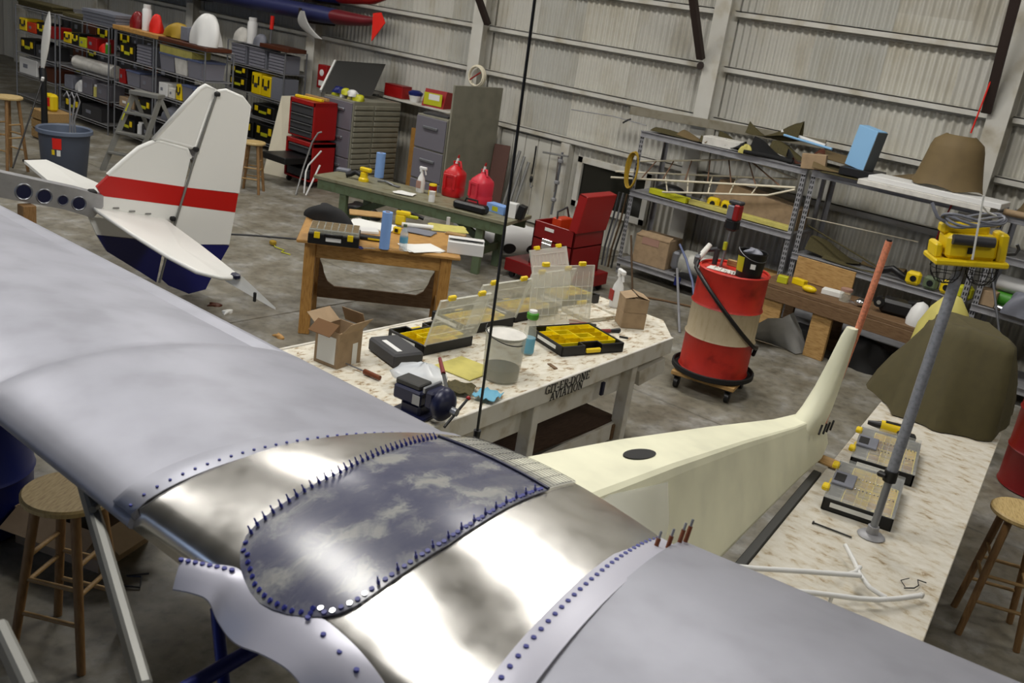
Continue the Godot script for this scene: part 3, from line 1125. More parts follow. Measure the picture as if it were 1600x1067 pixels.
	bb(-0.2, 0, -0.2, 0.2, 0.03, 0.2)
	part("foot", S, M.wood)


func organizer(n: String, label: String, pos: Vector3, yaw: float, lid_deg: float, grp := "", w := 0.42, d := 0.33, bins := true) -> Node3D:
	# parts case: black tray, yellow bins, clear lid hinged along the back (-z), latches on the front edge
	var O := thing(n, label, "organizer", pos, yaw, grp)
	bb(-w / 2, 0, -d / 2, w / 2, 0.008, d / 2, 0.003)
	bb(-w / 2, 0, -d / 2, w / 2, 0.062, -d / 2 + 0.012)
	bb(-w / 2, 0, -d / 2, -w / 2 + 0.012, 0.062, d / 2)
	bb(w / 2 - 0.012, 0, -d / 2, w / 2, 0.062, d / 2)
	bb(-w / 2, 0, d / 2 - 0.012, -0.07, 0.062, d / 2)
	bb(0.07, 0, d / 2 - 0.012, w / 2, 0.062, d / 2)
	bb(-0.075, 0, d / 2 - 0.07, 0.075, 0.062, d / 2 - 0.058)
	bb(-0.075, 0, d / 2 - 0.07, -0.065, 0.062, d / 2)
	bb(0.065, 0, d / 2 - 0.07, 0.075, 0.062, d / 2)
	part("tray", O, M.black)
	bb(-0.055, 0.012, d / 2 - 0.012, 0.055, 0.04, d / 2 + 0.01, 0.006)
	part("handle", O, M.yellow if bins else M.black)
	bx(v(-w / 2 - 0.001, 0.035, 0.02), v(0.002, 0.022, 0.2), 0.0005)
	part("name_strip", O, M.paper)
	bx(v(w / 2 + 0.001, 0.035, 0.02), v(0.002, 0.022, 0.2), 0.0005)
	part("name_strip", O, M.paper)
	if bins:
		var nx := 4
		var nz := 4
		var cw := (w - 0.03) / nx
		var cd := (d - 0.09) / nz
		for i in nx:
			for k in nz:
				if (i * 7 + k * 3) % 5 == 0 and k < nz - 1 and i < nx - 1:
					continue
				var c := v(-w / 2 + 0.015 + cw * (i + 0.5), 0.01, -d / 2 + 0.015 + cd * (k + 0.5))
				bb(c.x - cw / 2, 0.008, c.z - cd / 2, c.x + cw / 2, 0.012, c.z + cd / 2, 0.001)
				for s in [-1, 1]:
					bb(c.x + s * cw / 2 - 0.002, 0.008, c.z - cd / 2, c.x + s * cw / 2 + 0.002, 0.055, c.z + cd / 2, 0.001)
					bb(c.x - cw / 2, 0.008, c.z + s * cd / 2 - 0.002, c.x + cw / 2, 0.055, c.z + s * cd / 2 + 0.002, 0.001)
				for q in 2:
					bx(c + v(rng.randf_range(-0.3, 0.3) * cw, 0.012 + 0.006 * q, rng.randf_range(-0.3, 0.3) * cd), v(0.02, 0.008, 0.008), 0.002, v(0, rng.randf_range(0, 180), 20))
				part("bin", O, M.bin)
	# lid
	var keep := X
	X = Transform3D(Basis(Vector3.RIGHT, deg_to_rad(-lid_deg)), v(0, 0.064, -d / 2))
	bb(-w / 2, 0.0, 0.0, w / 2, 0.003, d, 0.001)
	for s in [-1, 1]:
		bb(s * w / 2 - 0.003, -0.0, 0, s * w / 2 + 0.003, 0.014, d, 0.001)
	bb(-w / 2, 0, d - 0.003, w / 2, 0.014, d, 0.001)
	for i in 9:
		bb(-w / 2 + 0.04 + i * (w - 0.08) / 8 - 0.0015, -0.004, 0.03, -w / 2 + 0.04 + i * (w - 0.08) / 8 + 0.0015, 0.0, d - 0.04, 0.0005)
	for k in 3:
		bb(-w / 2 + 0.02, -0.005, 0.06 + k * 0.09, w / 2 - 0.02, 0.0, 0.064 + k * 0.09, 0.0005)
	var lid := part("lid", O, M.frosted, "clear ribbed lid")
	for s in [-1, 1]:
		bx(v(s * w * 0.3, 0.008, d + 0.008), v(0.055, 0.024, 0.032), 0.006)
		part("latch", lid, M.yellow)
	X = keep
	return O


func bench_white() -> void:
	# ---- the long white workbench
	var o := v(-3.42, 0, -4.2)
	var W := thing("workbench", "long paint-worn white workbench with black stencil lettering along its edge", "workbench", o)
	X = Transform3D(Basis(), -o)
	prism([Vector2(-3.97, 2.6), Vector2(-2.80, 2.6), Vector2(-2.945, 5.66), Vector2(-3.18, 5.94), Vector2(-3.97, 5.98)], 0.10, Transform3D(Basis(Vector3.RIGHT, deg_to_rad(-90)), v(0, 0.75, 0)))
	part("top", W, M.worn)
	bar(v(-2.79, 0.795, -2.6), v(-2.935, 0.795, -5.66), 0.02, 0.115, 0.004)
	part("edge_board", W, M.paintwhite)
	bar(v(-3.99, 0.795, -2.6), v(-3.985, 0.795, -5.98), 0.02, 0.115, 0.004)
	part("edge_board", W, M.paintwhite)
	for z in [-5.25, -4.15, -3.05]:
		var x0: float = -2.86 - (-z - 2.6) * 0.047
		for x in [x0, -3.90]:
			bb(x - 0.045, 0, z - 0.03, x + 0.045, 0.75, z + 0.03)
			part("leg", W, M.paintwhite)
		bb(-3.88, 0.18, z + 0.031, x0, 0.29, z + 0.06)
		part("cross_rail", W, M.benchbrown)
	bar(v(-2.93, 0.60, -2.9), v(-3.03, 0.60, -5.22), 0.025, 0.15)
	part("rail", W, M.paintwhite)
	bar(v(-2.91, 0.24, -2.9), v(-3.01, 0.24, -5.22), 0.025, 0.12)
	part("rail", W, M.paintwhite)
	bb(-3.87, 0.29, -5.3, -3.02, 0.31, -2.9, 0.002)
	part("shelf", W, M.plydark)
	bar(v(-2.97, 0.66, -5.62), v(-3.00, 0.60, -5.36), 0.09, 0.11)
	part("vise_jaw_block", W, M.paintwhite)
	bx(v(-2.965, 0.62, -4.93), v(0.02, 0.09, 0.03), 0.004)
	part("bracket", W, M.navy)
	X = Transform3D()
	lettering("lettering", W, "GIT-ER-DONE", 0.052, M.text, v(-2.858, 0.820, -4.37) - o, v(0, 92.7, 0), true, false)
	lettering("lettering", W, "AVIATION", 0.050, M.text, v(-2.858, 0.768, -4.37) - o, v(0, 92.7, 0), true, false)

	# ---- on it
	var b := thing("cardboard_box", "tall open cardboard box with white printed labels on the white workbench", "box", v(-3.70, 0.851, -3.36), 8)
	var cw := 0.16
	for s in [-1, 1]:
		bb(s * cw / 2 - 0.003, 0, -0.095, s * cw / 2 + 0.003, 0.2, 0.095, 0.001)
		bb(-cw / 2, 0, s * 0.095 - 0.003, cw / 2, 0.2, s * 0.095 + 0.003, 0.001)
	bb(-cw / 2, 0, -0.095, cw / 2, 0.004, 0.095, 0.001)
	part("body", b, M.card)
	bx(v(-0.12, 0.225, 0), v(0.10, 0.004, 0.18), 0.001, v(0, 0, -35))
	part("flap", b, M.card)
	bx(v(0.115, 0.23, 0), v(0.10, 0.004, 0.18), 0.001, v(0, 0, 50))
	part("flap", b, M.card)
	bx(v(0, 0.22, 0.13), v(0.15, 0.004, 0.09), 0.001, v(35, 0, 0))
	part("flap", b, M.card_in)
	bx(v(0, 0.235, -0.11), v(0.15, 0.004, 0.09), 0.001, v(-65, 0, 0))
	part("flap", b, M.card)
	bb(-0.06, 0.02, 0.098, 0.065, 0.17, 0.1, 0.0)
	part("shipping_label", b, M.paper)
	bb(0.083, 0.0, -0.06, 0.0845, 0.12, -0.02, 0.0)
	part("shipping_label", b, M.paper)
	var og := "open parts organizers on the white workbench"
	organizer("organizer", "nearest open organizer of yellow bins with raised clear lid, by the plastic bag", v(-3.665, 0.852, -4.05), -93, 106, og, 0.40, 0.31)
	organizer("organizer", "open organizer with raised clear lid directly behind the white-topped tub", v(-3.785, 0.852, -4.56), -94, 108, og, 0.44, 0.31)
	organizer("organizer", "open organizer with raised clear lid behind the upright lid of the brightest bins", v(-3.80, 0.852, -5.06), -94, 106, og, 0.44, 0.31)
	organizer("organizer", "open organizer with leaning lid at the far end, before the red tool chest", v(-3.815, 0.852, -5.62), 86, 112, og, 0.40, 0.28)
	organizer("organizer", "black organizer of bright yellow bins, lid upright, in front of the small cardboard boxes", v(-3.20, 0.852, -4.89), 72, 97, og, 0.48, 0.38)
	bx(v(0, 0.04, 0), v(0.30, 0.08, 0.19), 0.012)
	var cs := solo("tool_case", M.charcoal, "closed dark grey plastic case lying before the nearest yellow bins", "case", v(-3.58, 0.852, -3.68), -14)
	bx(v(0.02, 0.082, 0.04), v(0.18, 0.004, 0.03), 0.001)
	part("name_strip", cs, M.white)

	var t := thing("plastic_tub", "translucent plastic tub with white top and dark liquid in its bottom", "tub", v(-3.06, 0.851, -3.99))
	lathe([Vector2(0.098, 0.0), Vector2(0.102, 0.01), Vector2(0.113, 0.262), Vector2(0.118, 0.268), Vector2(0.110, 0.268), Vector2(0.099, 0.012), Vector2(0, 0.012)], 28)
	part("wall", t, M.milky)
	lathe([Vector2(0.094, 0.014), Vector2(0.098, 0.075), Vector2(0.0, 0.075)], 24)
	part("liquid", t, M.charcoal)
	lathe([Vector2(0.098, 0.245), Vector2(0.110, 0.264), Vector2(0.05, 0.272), Vector2(0, 0.268)], 24)
	part("foam_top", t, M.white_matte)
	tube(circle(v(0.0, 0.265, 0), 0.12, v(0.3, 1, 0), 14, 0.2, 3.0), 0.003, 6)
	part("bail", t, M.black)
	t = thing("squeeze_bottle", "clear squeeze bottle with a green cap ring and blue liquid", "bottle", v(-3.24, 0.851, -4.45))
	lathe([Vector2(0.034, 0), Vector2(0.038, 0.012), Vector2(0.038, 0.14), Vector2(0.026, 0.21), Vector2(0.026, 0.225), Vector2(0, 0.225)], 20)
	part("body", t, M.milky)
	lathe([Vector2(0.034, 0.003), Vector2(0.0385, 0.014), Vector2(0.0387, 0.105), Vector2(0, 0.105)], 20)
	part("liquid", t, M.skyblue)
	lathe([Vector2(0.032, 0.222), Vector2(0.036, 0.23), Vector2(0.036, 0.255), Vector2(0.03, 0.262), Vector2(0, 0.262)], 20)
	part("cap", t, M.greencap)
	lathe([Vector2(0.026, 0.262), Vector2(0.024, 0.275), Vector2(0, 0.278)], 16)
	part("spout", t, M.white)
	# vise
	t = thing("bench_vise", "dark blue bench vise clamped at the near end of the white workbench", "vise", v(-2.90, 0.851, -3.26), 8)
	bx(v(-0.10, 0.105, 0), v(0.17, 0.075, 0.13), 0.01)
	bx(v(-0.08, 0.035, 0), v(0.12, 0.07, 0.11), 0.012)
	bx(v(-0.08, 0.008, 0), v(0.2, 0.016, 0.18), 0.004)
	part("body", t, M.navy)
	bx(v(-0.11, 0.155, 0.0), v(0.15, 0.03, 0.10), 0.006)
	part("anvil", t, M.cabdark)
	ell(v(0.075, 0.10, 0), v(0.055, 0.085, 0.085))
	bx(v(0.03, 0.12, 0), v(0.05, 0.09, 0.13), 0.01)
	part("moving_jaw", t, M.navy)
	bx(v(0.002, 0.165, 0), v(0.016, 0.03, 0.14), 0.003)
	part("jaw_plate", t, M.steel)
	cyl(v(0.12, 0.085, 0), v(0.16, 0.085, 0), 0.02)
	part("screw", t, M.steel)
	cyl(v(0.15, 0.13, -0.10), v(0.15, 0.03, 0.08), 0.007)
	part("handle", t, M.black)
	ell(v(0.15, 0.13, -0.10), v(0.012, 0.012, 0.012), 10, 6)
	part("handle_knob", t, M.red)
	bx(v(-0.04, 0.1, 0.067), v(0.045, 0.05, 0.003), 0.001)
	part("badge", t, M.steel)
	# plastic bag: a crumpled lump
	var rr := []
	for i in 9:
		var k := i / 8.0
		var r := 0.12 * sin(PI * clampf(k * 0.96 + 0.06, 0, 1)) + 0.004
		var ring := []
		for j in 18:
			var a := TAU * j / 18
			ring.append(v((r + rng.randf_range(-0.012, 0.012)) * cos(a) * 1.25 + k * 0.03, 0.14 * k + rng.randf_range(-0.006, 0.006) + 0.006, (r + rng.randf_range(-0.012, 0.012)) * sin(a)))
		rr.append(ring)
	loft(rr, true, 1)
	var bg := solo("plastic_bag", M.bag, "crumpled clear plastic bag of parts lying behind the blue vise", "bag", v(-3.21, 0.853, -3.48), 20)
	for i in 14:
		ell(v(rng.randf_range(-0.08, 0.08), rng.randf_range(0.02, 0.06), rng.randf_range(-0.06, 0.06)), v(0.02, 0.014, 0.016), 8, 5)
	part("contents", bg, M.white)
	t = thing("screwdriver", "screwdriver with brown handle lying on the white workbench before the plastic bag", "screwdriver", v(-3.50, 0.868, -3.36), 5)
	cyl(v(0.02, 0, 0), v(0.13, 0, 0), 0.015, 0.013)
	part("handle", t, M.copper)
	cyl(v(-0.12, 0, 0), v(0.02, 0, 0), 0.004)
	part("shaft", t, M.steel)
	t = thing("file", "file with a dark red handle propped on the blue vise", "file", v(-2.98, 1.04, -3.42), -35)
	cyl(v(-0.12, 0.02, 0), v(0.0, -0.015, 0), 0.009, 0.012)
	part("handle", t, M.handle_red)
	bar(v(0, -0.015, 0), v(0.14, -0.06, 0), 0.018, 0.006)
	part("blade", t, M.cabdark)
	rr = []
	for i in 7:
		var row := []
		for j in 7:
			row.append(v(i * 0.020 - 0.06, 0.012 + 0.025 * absf(sin(i * 1.3 + j * 0.9)) , j * 0.023 - 0.07))
		rr.append(row)
	sheet(rr, v(0, -0.004, 0))
	solo("rag", M.skyblue, "crumpled light blue shop rag beside the blue vise", "rag", v(-2.90, 0.853, -3.70), 15)
	rr = []
	for i in 6:
		var row := []
		for j in 6:
			row.append(v(i * 0.03 - 0.08, 0.012 + 0.022 * absf(sin(i * 1.9 + j * 1.3)), j * 0.03 - 0.08))
		rr.append(row)
	sheet(rr, v(0, -0.004, 0))
	solo("cloth", M.scrapgreen, "dark olive cloth crumpled between the plastic bag and the white-topped tub", "cloth", v(-3.04, 0.853, -3.64), 30)
	bx(v(0, 0.004, 0), v(0.26, 0.006, 0.26), 0.002)
	var tr := solo("yellow_mat", M.paleyellow, "stained yellow tray liner lying flat in front of the clear lids", "mat", v(-3.26, 0.851, -3.92), 5)
	# spray bottle and boxes at the end
	spray("spray_bottle", "white spray bottle with red printed label behind the small cardboard boxes", v(-3.55, 0.852, -5.86), 0.29, -30, M.white, M.red)
	t = thing("parts_box", "small brown cardboard box, lower of the two stacked on the white workbench", "box", v(-3.24, 0.851, -5.58), 50, "stacked small boxes")
	bx(v(0, 0.055, 0), v(0.17, 0.11, 0.15), 0.003)
	part("carton", t, M.card)
	t = thing("parts_box", "small brown cardboard box with a lifted lid, upper of the two stacked", "box", v(-3.24, 0.962, -5.58), 50, "stacked small boxes")
	bx(v(0, 0.05, 0), v(0.17, 0.10, 0.15), 0.003)
	part("carton", t, M.card)
	bx(v(0.045, 0.112, 0), v(0.09, 0.003, 0.155), 0.001, v(0, 0, -18))
	part("flap", t, M.card)
	bx(v(-0.045, 0.11, 0), v(0.085, 0.003, 0.155), 0.001, v(0, 0, 14))
	part("flap", t, M.card)
	t = thing("plastic_tray", "shallow worn white tray between the open lids and the small cardboard boxes", "tray", v(-3.52, 0.852, -5.50), 80)
	bx(v(0, 0.006, 0), v(0.30, 0.012, 0.26), 0.004)
	for s in [-1, 1]:
		bx(v(s * 0.15, 0.014, 0), v(0.008, 0.028, 0.26), 0.002)
		bx(v(0, 0.014, s * 0.13), v(0.30, 0.028, 0.008), 0.002)
	part("base", t, M.worn)
	t = thing("pliers", "red-handled pliers lying behind the organizer of bright yellow bins", "pliers", v(-3.40, 0.863, -5.26), 40)
	tube([v(-0.10, 0, 0.03), v(-0.04, 0, 0.028), v(0.02, 0, 0.004)], 0.008)
	part("handle", t, M.red)
	tube([v(-0.10, 0, -0.03), v(-0.04, 0, -0.028), v(0.02, 0, -0.004)], 0.008)
	part("handle", t, M.red)
	bx(v(0.05, 0, 0), v(0.07, 0.012, 0.028), 0.004)
	part("jaws", t, M.cabdark)
	t = thing("hand_tool", "black hand tool with red grip between the pliers and the cardboard boxes", "tool", v(-3.22, 0.866, -5.28), 70)
	cyl(v(-0.1, 0, 0), v(0.02, 0, 0), 0.014)
	part("grip", t, M.handle_red)
	cyl(v(0.02, 0, 0), v(0.10, 0, 0), 0.011, 0.016)
	part("barrel", t, M.black)
	bx(v(0, 0.006, 0), v(0.06, 0.012, 0.012), 0.003)
	solo("drill_bit_holder", M.black, "tiny black bit holder lying before the small cardboard boxes", "tool", v(-3.10, 0.851, -5.30), 30)
	bx(v(0, 0.003, 0), v(0.08, 0.006, 0.025), 0.002)
	solo("wood_chip", M.benchbrown, "small brown wood scrap lying beside the squeeze bottle", "scrap", v(-3.02, 0.851, -4.42), -20)


func spray(n: String, label: String, pos: Vector3, h: float, yaw: float, body: Material, lab: Material) -> Node3D:
	var t := thing(n, label, "spray bottle", pos, yaw)
	var k := h / 0.29
	lathe([Vector2(0.044 * k, 0), Vector2(0.047 * k, 0.01 * k), Vector2(0.045 * k, 0.11 * k), Vector2(0.036 * k, 0.16 * k), Vector2(0.015 * k, 0.205 * k), Vector2(0.014 * k, 0.225 * k), Vector2(0, 0.225 * k)], 20)
	part("body", t, body)
	bx(v(0.012, 0.265, 0) * k, v(0.095, 0.034, 0.03) * k, 0.008)
	bx(v(-0.01, 0.238, 0) * k, v(0.034, 0.034, 0.03) * k, 0.006)
	part("spray_head", t, M.white)
	bx(v(0.047, 0.225, 0) * k, v(0.012, 0.055, 0.016) * k, 0.004, v(0, 0, 18))
	part("trigger", t, M.white)
	bx(v(0, 0.09, 0.047) * k, v(0.06, 0.08, 0.006) * k, 0.002)
	part("print", t, lab)
	return t


func stool(n: String, label: String, pos: Vector3, yaw: float, h: float, r := 0.168) -> Node3D:
	var S := thing(n, label, "stool", pos, yaw)
	lathe([Vector2(r * 0.94, h - 0.032), Vector2(r, h - 0.024), Vector2(r, h - 0.008), Vector2(r * 0.95, h), Vector2(0, h - 0.002)], 32)
	lathe([Vector2(0, h - 0.032), Vector2(r * 0.94, h - 0.0319)], 32)
	part("seat", S, M.stoolseat)
	var legs := []
	for i in 4:
		var a := TAU * (i + 0.5) / 4
		var d := v(cos(a), 0, sin(a))
		legs.append([d * r * 1.22, d * r * 0.66 + v(0, h - 0.03, 0)])
		cyl(legs[i][0], legs[i][1], 0.018, 0.021, 12)
		part("leg", S, M.wood_v)
	for k in [[0.30, 0.48], [0.42, 0.62]]:
		for i in 4:
			var f: float = k[i % 2]
			var p: Array = legs[i]
			var q: Array = legs[(i + 1) % 4]
			cyl(p[0].lerp(p[1], f), q[0].lerp(q[1], f), 0.010, -1, 8)
			part("rung", S, M.wood)
		break
	for i in 4:
		var f: float = [0.52, 0.66][i % 2]
		var p: Array = legs[i]
		var q: Array = legs[(i + 1) % 4]
		cyl(p[0].lerp(p[1], f), q[0].lerp(q[1], f), 0.010, -1, 8)
		part("rung", S, M.wood)
	return S


func bench_right() -> void:
	var o := v(-1.0, 0, -4.3)
	var W := thing("long_bench", "long narrow bench with stained white painted plywood top, under the yellow work light", "workbench", o, 8)
	bb(-0.34, 0.815, -1.75, 0.34, 0.85, 1.95, 0.003)
	part("top", W, M.worn_light)
	bb(-0.385, 0.80, -0.25, -0.343, 0.856, 1.0, 0.004)
	part("edge_strip", W, M.cabdark, "dark grey edge strip")
	bb(0.30, 0.70, -1.7, 0.32, 0.815, 1.9)
	part("apron", W, M.benchbrown)
	bb(-0.32, 0.70, -1.7, -0.30, 0.815, 1.9)
	part("apron", W, M.benchbrown)
	for z in [-1.6, 0.1, 1.8]:
		for x in [-0.26, 0.26]:
			bb(x - 0.04, 0, z - 0.04, x + 0.04, 0.815, z + 0.04)
			part("leg", W, M.benchbrown)
	bb(-0.29, 0.2, -1.65, 0.29, 0.22, 1.85)
	part("shelf", W, M.plydark)

	# machine under an olive cover
	var bot := [v(-1.735, 0.86, -6.07), v(-1.43, 0.857, -5.71), v(-1.15, 0.856, -5.70), v(-0.90, 0.857, -5.85), v(-0.93, 0.87, -6.45), v(-1.05, 0.88, -6.85), v(-1.5, 0.88, -6.9)]
	var topr := [Vector3(-1.530, 1.291, -6.250), Vector3(-1.516, 1.343, -6.220), Vector3(-1.292, 1.381, -6.050), Vector3(-0.978, 1.367, -6.050), Vector3(-1.016, 1.325, -6.300), Vector3(-1.276, 1.324, -6.700), Vector3(-1.574, 1.322, -6.700)]
	var c0 := v(-1.2, 0.86, -6.3)
	var rings := []
	for k in [0.0, 0.04, 0.25, 0.5, 0.75, 0.9, 1.0]:
		var ring := []
		for i in 7:
			for j in 6:
				var f := j / 6.0
				var a: Vector3 = bot[i].lerp(bot[(i + 1) % 7], f)
				var b: Vector3 = topr[i].lerp(topr[(i + 1) % 7], f)
				var p: Vector3 = a.lerp(b, k)
				var out := v(p.x - c0.x, 0, p.z - c0.z).normalized()
				p += out * (0.022 * sin(k * PI) + (1.0 - k) * 0.014 * sin((i * 6 + j) * 1.25) + 0.007 * sin((i * 6 + j) * 2.4 + k * 5.0))
				ring.append(p - c0)
		rings.append(ring)
	var last: Array = rings[-1]
	var inner := []
	for q in last:
		inner.append(q * 0.8 + v(0, 0.115, 0) + v(0.0, 0.0, 0.0))
	rings.append(inner)
	loft(rings, true, 1)
	solo("covered_machine", M.olive, "machine under a draped olive drab cloth cover at the end of the bench", "cover", c0)

	# work light on its pole
	var base := v(-0.965, 0.851, -4.07)
	var L := thing("work_light", "yellow work light with coiled cord on a tall grey pole standing on the bench", "work light", base)
	X = Transform3D(Basis(), -base)
	lathe([Vector2(0.058, 0), Vector2(0.06, 0.004), Vector2(0.05, 0.012), Vector2(0.026, 0.016), Vector2(0.024, 0.05), Vector2(0, 0.05)], 20, base)
	part("base_flange", L, M.galv)
	var p0 := base + v(0, 0.04, 0)
	var p2 := Vector3(-0.985, 2.077, -4.272)
	var p1 := p0.lerp(p2, 0.20)
	cyl(p0, p1, 0.0165)
	part("lower_pole", L, M.steel)
	cyl(p1, p2, 0.0235)
	part("pole", L, M.galv_pole)
	cyl(p1 - v(0, 0.02, 0), p1 + v(0, 0.03, 0), 0.029)
	bx(p1 + v(-0.03, 0.005, 0.02), v(0.04, 0.022, 0.03), 0.006)
	part("clamp", L, M.black)
	X = Transform3D(Basis(Vector3(-0.32, 0.28, -0.75).normalized(), deg_to_rad(-7)) * Basis.from_euler(v(0, deg_to_rad(33), 0)), p2 - base + v(0.01, 0.01, 0))
	bx(v(0, 0.0, 0), v(0.285, 0.024, 0.20), 0.01)
	part("plate", L, M.yellow)
	bx(v(0, 0.06, 0), v(0.20, 0.10, 0.15), 0.016)
	bx(v(-0.125, 0.04, 0), v(0.03, 0.06, 0.12), 0.012)
	bx(v(0.115, 0.065, 0.02), v(0.035, 0.12, 0.12), 0.012)
	bx(v(-0.02, 0.125, -0.02), v(0.19, 0.05, 0.07), 0.014)
	part("housing", L, M.yellow)
	bx(v(-0.01, 0.05, 0.077), v(0.02, 0.025, 0.006), 0.003)
	part("switch", L, M.black)
	cyl(v(-0.085, 0.095, 0.085), v(0.075, 0.09, 0.085), 0.021)
	part("grip", L, M.charcoal)
	for i in 4:
		var ring := []
		for j in 24:
			var a := TAU * j / 24
			ring.append(v(cos(a) * (0.105 + 0.006 * i), 0.155 + i * 0.007 + 0.016 * sin(a * 2 + i), sin(a) * 0.055 + 0.02))
		tube(ring, 0.0058, 7, true)
	tube([v(-0.10, 0.15, 0.02), v(-0.14, 0.17, 0.02), v(-0.155, 0.20, 0.01), v(-0.165, 0.225, 0.0)], 0.0075)
	part("cord", L, M.plasticgrey)
	bx(v(-0.005, 0.15, 0.108), v(0.008, 0.26, 0.003), 0.001)
	tube([v(-0.005, 0.24, 0.10), v(0.03, 0.21, 0.08), v(0.07, 0.195, 0.06)], 0.004)
	part("cable_tie", L, M.paper)
	for k in [-1.0, 1.0]:
		var cx: float = k * 0.07
		for j in 10:
			var a := TAU * j / 10
			tube([v(cx + 0.062 * cos(a), -0.012, 0.085 * sin(a)), v(cx + 0.058 * cos(a), -0.06, 0.078 * sin(a)), v(cx + 0.035 * cos(a), -0.095, 0.046 * sin(a)), v(cx, -0.105, 0)], 0.0018, 5)
		for q in [[-0.035, 0.061, 0.083], [-0.075, 0.052, 0.07]]:
			var ring := []
			for j in 20:
				var a := TAU * j / 20
				ring.append(v(cx + q[1] * cos(a), q[0], q[2] * sin(a)))
			tube(ring, 0.0018, 5, true)
	part("wire_guard", L, M.dark)
	tube([v(0.14, 0.03, 0.0), v(0.19, 0.035, 0.0), v(0.2, 0.055, 0.0), v(0.19, 0.075, 0.0)], 0.007)
	part("hook", L, M.charcoal)
	X = Transform3D()

	# closed organizers, drill, frame, small things
	var og := "closed parts organizers on the long bench"
	var a1 := closed_case("closed_organizer", "closed clear-lidded organizer behind the work light pole, nearer the olive cover", v(-1.225, 0.851, -4.97), -76, og)
	copy(a1, v(-1.125, 0.851, -4.39), -77, "closed clear-lidded organizer touching the foot of the work light pole")
	var t := thing("cordless_drill", "yellow and black cordless drill lying by the edge of the olive cover", "drill", v(-1.30, 0.851, -5.40), 20)
	cyl(v(-0.10, 0.035, 0), v(0.04, 0.035, 0), 0.032)
	bx(v(0.02, 0.03, 0.05), v(0.05, 0.04, 0.10), 0.012)
	part("body", t, M.yellow)
	cyl(v(-0.17, 0.035, 0), v(-0.10, 0.035, 0), 0.012, 0.024)
	bx(v(-0.03, 0.062, 0), v(0.10, 0.012, 0.03), 0.004)
	part("chuck", t, M.black)
	bx(v(0.03, 0.036, 0.12), v(0.10, 0.065, 0.06), 0.01)
	part("battery", t, M.black)
	t = thing("tubular_mount", "white painted steel tube frame resting on the near part of the bench", "tube frame", v(-0.95, 0.851, -3.3))
	X = Transform3D(Basis(), -v(-0.95, 0.851, -3.3))
	var z1 := [Vector3(-1.265, 0.950, -3.061), Vector3(-1.120, 0.950, -3.197), Vector3(-0.979, 0.950, -3.348), Vector3(-0.835, 0.930, -3.543)]
	tube(z1, 0.0105, 10)
	part("tube", t, M.white)
	tube([Vector3(-0.983, 0.900, -3.786), Vector3(-0.908, 0.905, -3.682), Vector3(-0.870, 0.910, -3.621), Vector3(-0.853, 0.915, -3.586), Vector3(-0.785, 0.910, -3.524), Vector3(-0.754, 0.900, -3.532), Vector3(-0.723, 0.893, -3.541)], 0.0095, 10)
	part("tube", t, M.white)
	tube([Vector3(-0.869, 0.910, -3.645), Vector3(-0.863, 0.920, -3.568), Vector3(-0.873, 0.935, -3.489)], 0.009, 10)
	part("tube", t, M.white)
	tube([Vector3(-1.040, 0.920, -3.156), Vector3(-0.905, 0.910, -3.308), Vector3(-0.792, 0.900, -3.423), Vector3(-0.738, 0.890, -3.502), Vector3(-0.687, 0.885, -3.593), Vector3(-0.638, 0.880, -3.701)], 0.0105, 10)
	part("tube", t, M.white)
	bx(Vector3(-0.636, 0.878, -3.710), v(0.02, 0.024, 0.02), 0.005)
	part("end_plug", t, M.white_matte)
	tube([Vector3(-1.040, 0.920, -3.156), Vector3(-1.216, 0.940, -2.978), Vector3(-1.265, 0.950, -3.061)], 0.0105, 10)
	part("tube", t, M.white)
	cyl(Vector3(-0.867, 0.905, -3.355), Vector3(-0.867, 0.905, -3.355) - v(0, 0.05, 0), 0.008)
	part("foot", t, M.white)
	X = Transform3D()
	cyl(v(-0.085, 0.004, 0), v(0.085, 0.004, 0), 0.004, -1, 8)
	cyl(v(-0.088, 0.004, 0), v(-0.082, 0.004, 0), 0.009, -1, 8)
	solo("spike", M.cabdark, "long rusty nail lying on the bench left of the pole foot", "nail", Vector3(-1.099, 0.852, -3.958), 8)
	tube([v(0, 0.004, 0), v(0.03, 0.008, -0.03), v(0.035, 0.006, -0.07), v(0.02, 0.012, -0.10), v(0.05, 0.006, -0.12)], 0.0025, 6)
	tube([v(0, 0.006, -0.01), v(-0.03, 0.004, -0.05), v(-0.01, 0.008, -0.09)], 0.0018, 6)
	solo("wire_scrap", M.dark, "tangled bit of thin wire lying beside the end of the white tube frame", "wire", Vector3(-0.710, 0.853, -3.743))

	stool("bar_stool", "wooden stool cut off by the right edge of the photo, beside the long bench", Vector3(-0.573, 0.720, -5.363) * Vector3(1, 0, 1), 20, 0.72)
	stool("bar_stool", "wooden stool standing under the left wing of the silver airplane", Vector3(-3.365, 0.000, -1.701), 30, 0.73, 0.178)
	# red drum at the right edge
	t = thing("red_drum", "red steel drum at the right edge of the photo beyond the olive cover", "drum", v(-0.80, 0, -7.75))
	lathe([Vector2(0, 0), Vector2(0.285, 0), Vector2(0.295, 0.01), Vector2(0.287, 0.03), Vector2(0.287, 0.28), Vector2(0.296, 0.295), Vector2(0.287, 0.31), Vector2(0.287, 0.58), Vector2(0.296, 0.595), Vector2(0.287, 0.61), Vector2(0.287, 0.86), Vector2(0.297, 0.875), Vector2(0.290, 0.885), Vector2(0.28, 0.87), Vector2(0, 0.865)], 36)
	part("shell", t, M.chestred)
	var rows := []
	for i in 6:
		var a := 1.9 + 0.12 * i
		rows.append([v(cos(a) * 0.289, 0.64, sin(a) * 0.289), v(cos(a) * 0.289, 0.78, sin(a) * 0.289)])
	sheet(rows, v(0, 0.0, -0.002))
	part("hazard_label", t, M.pinkfoam)


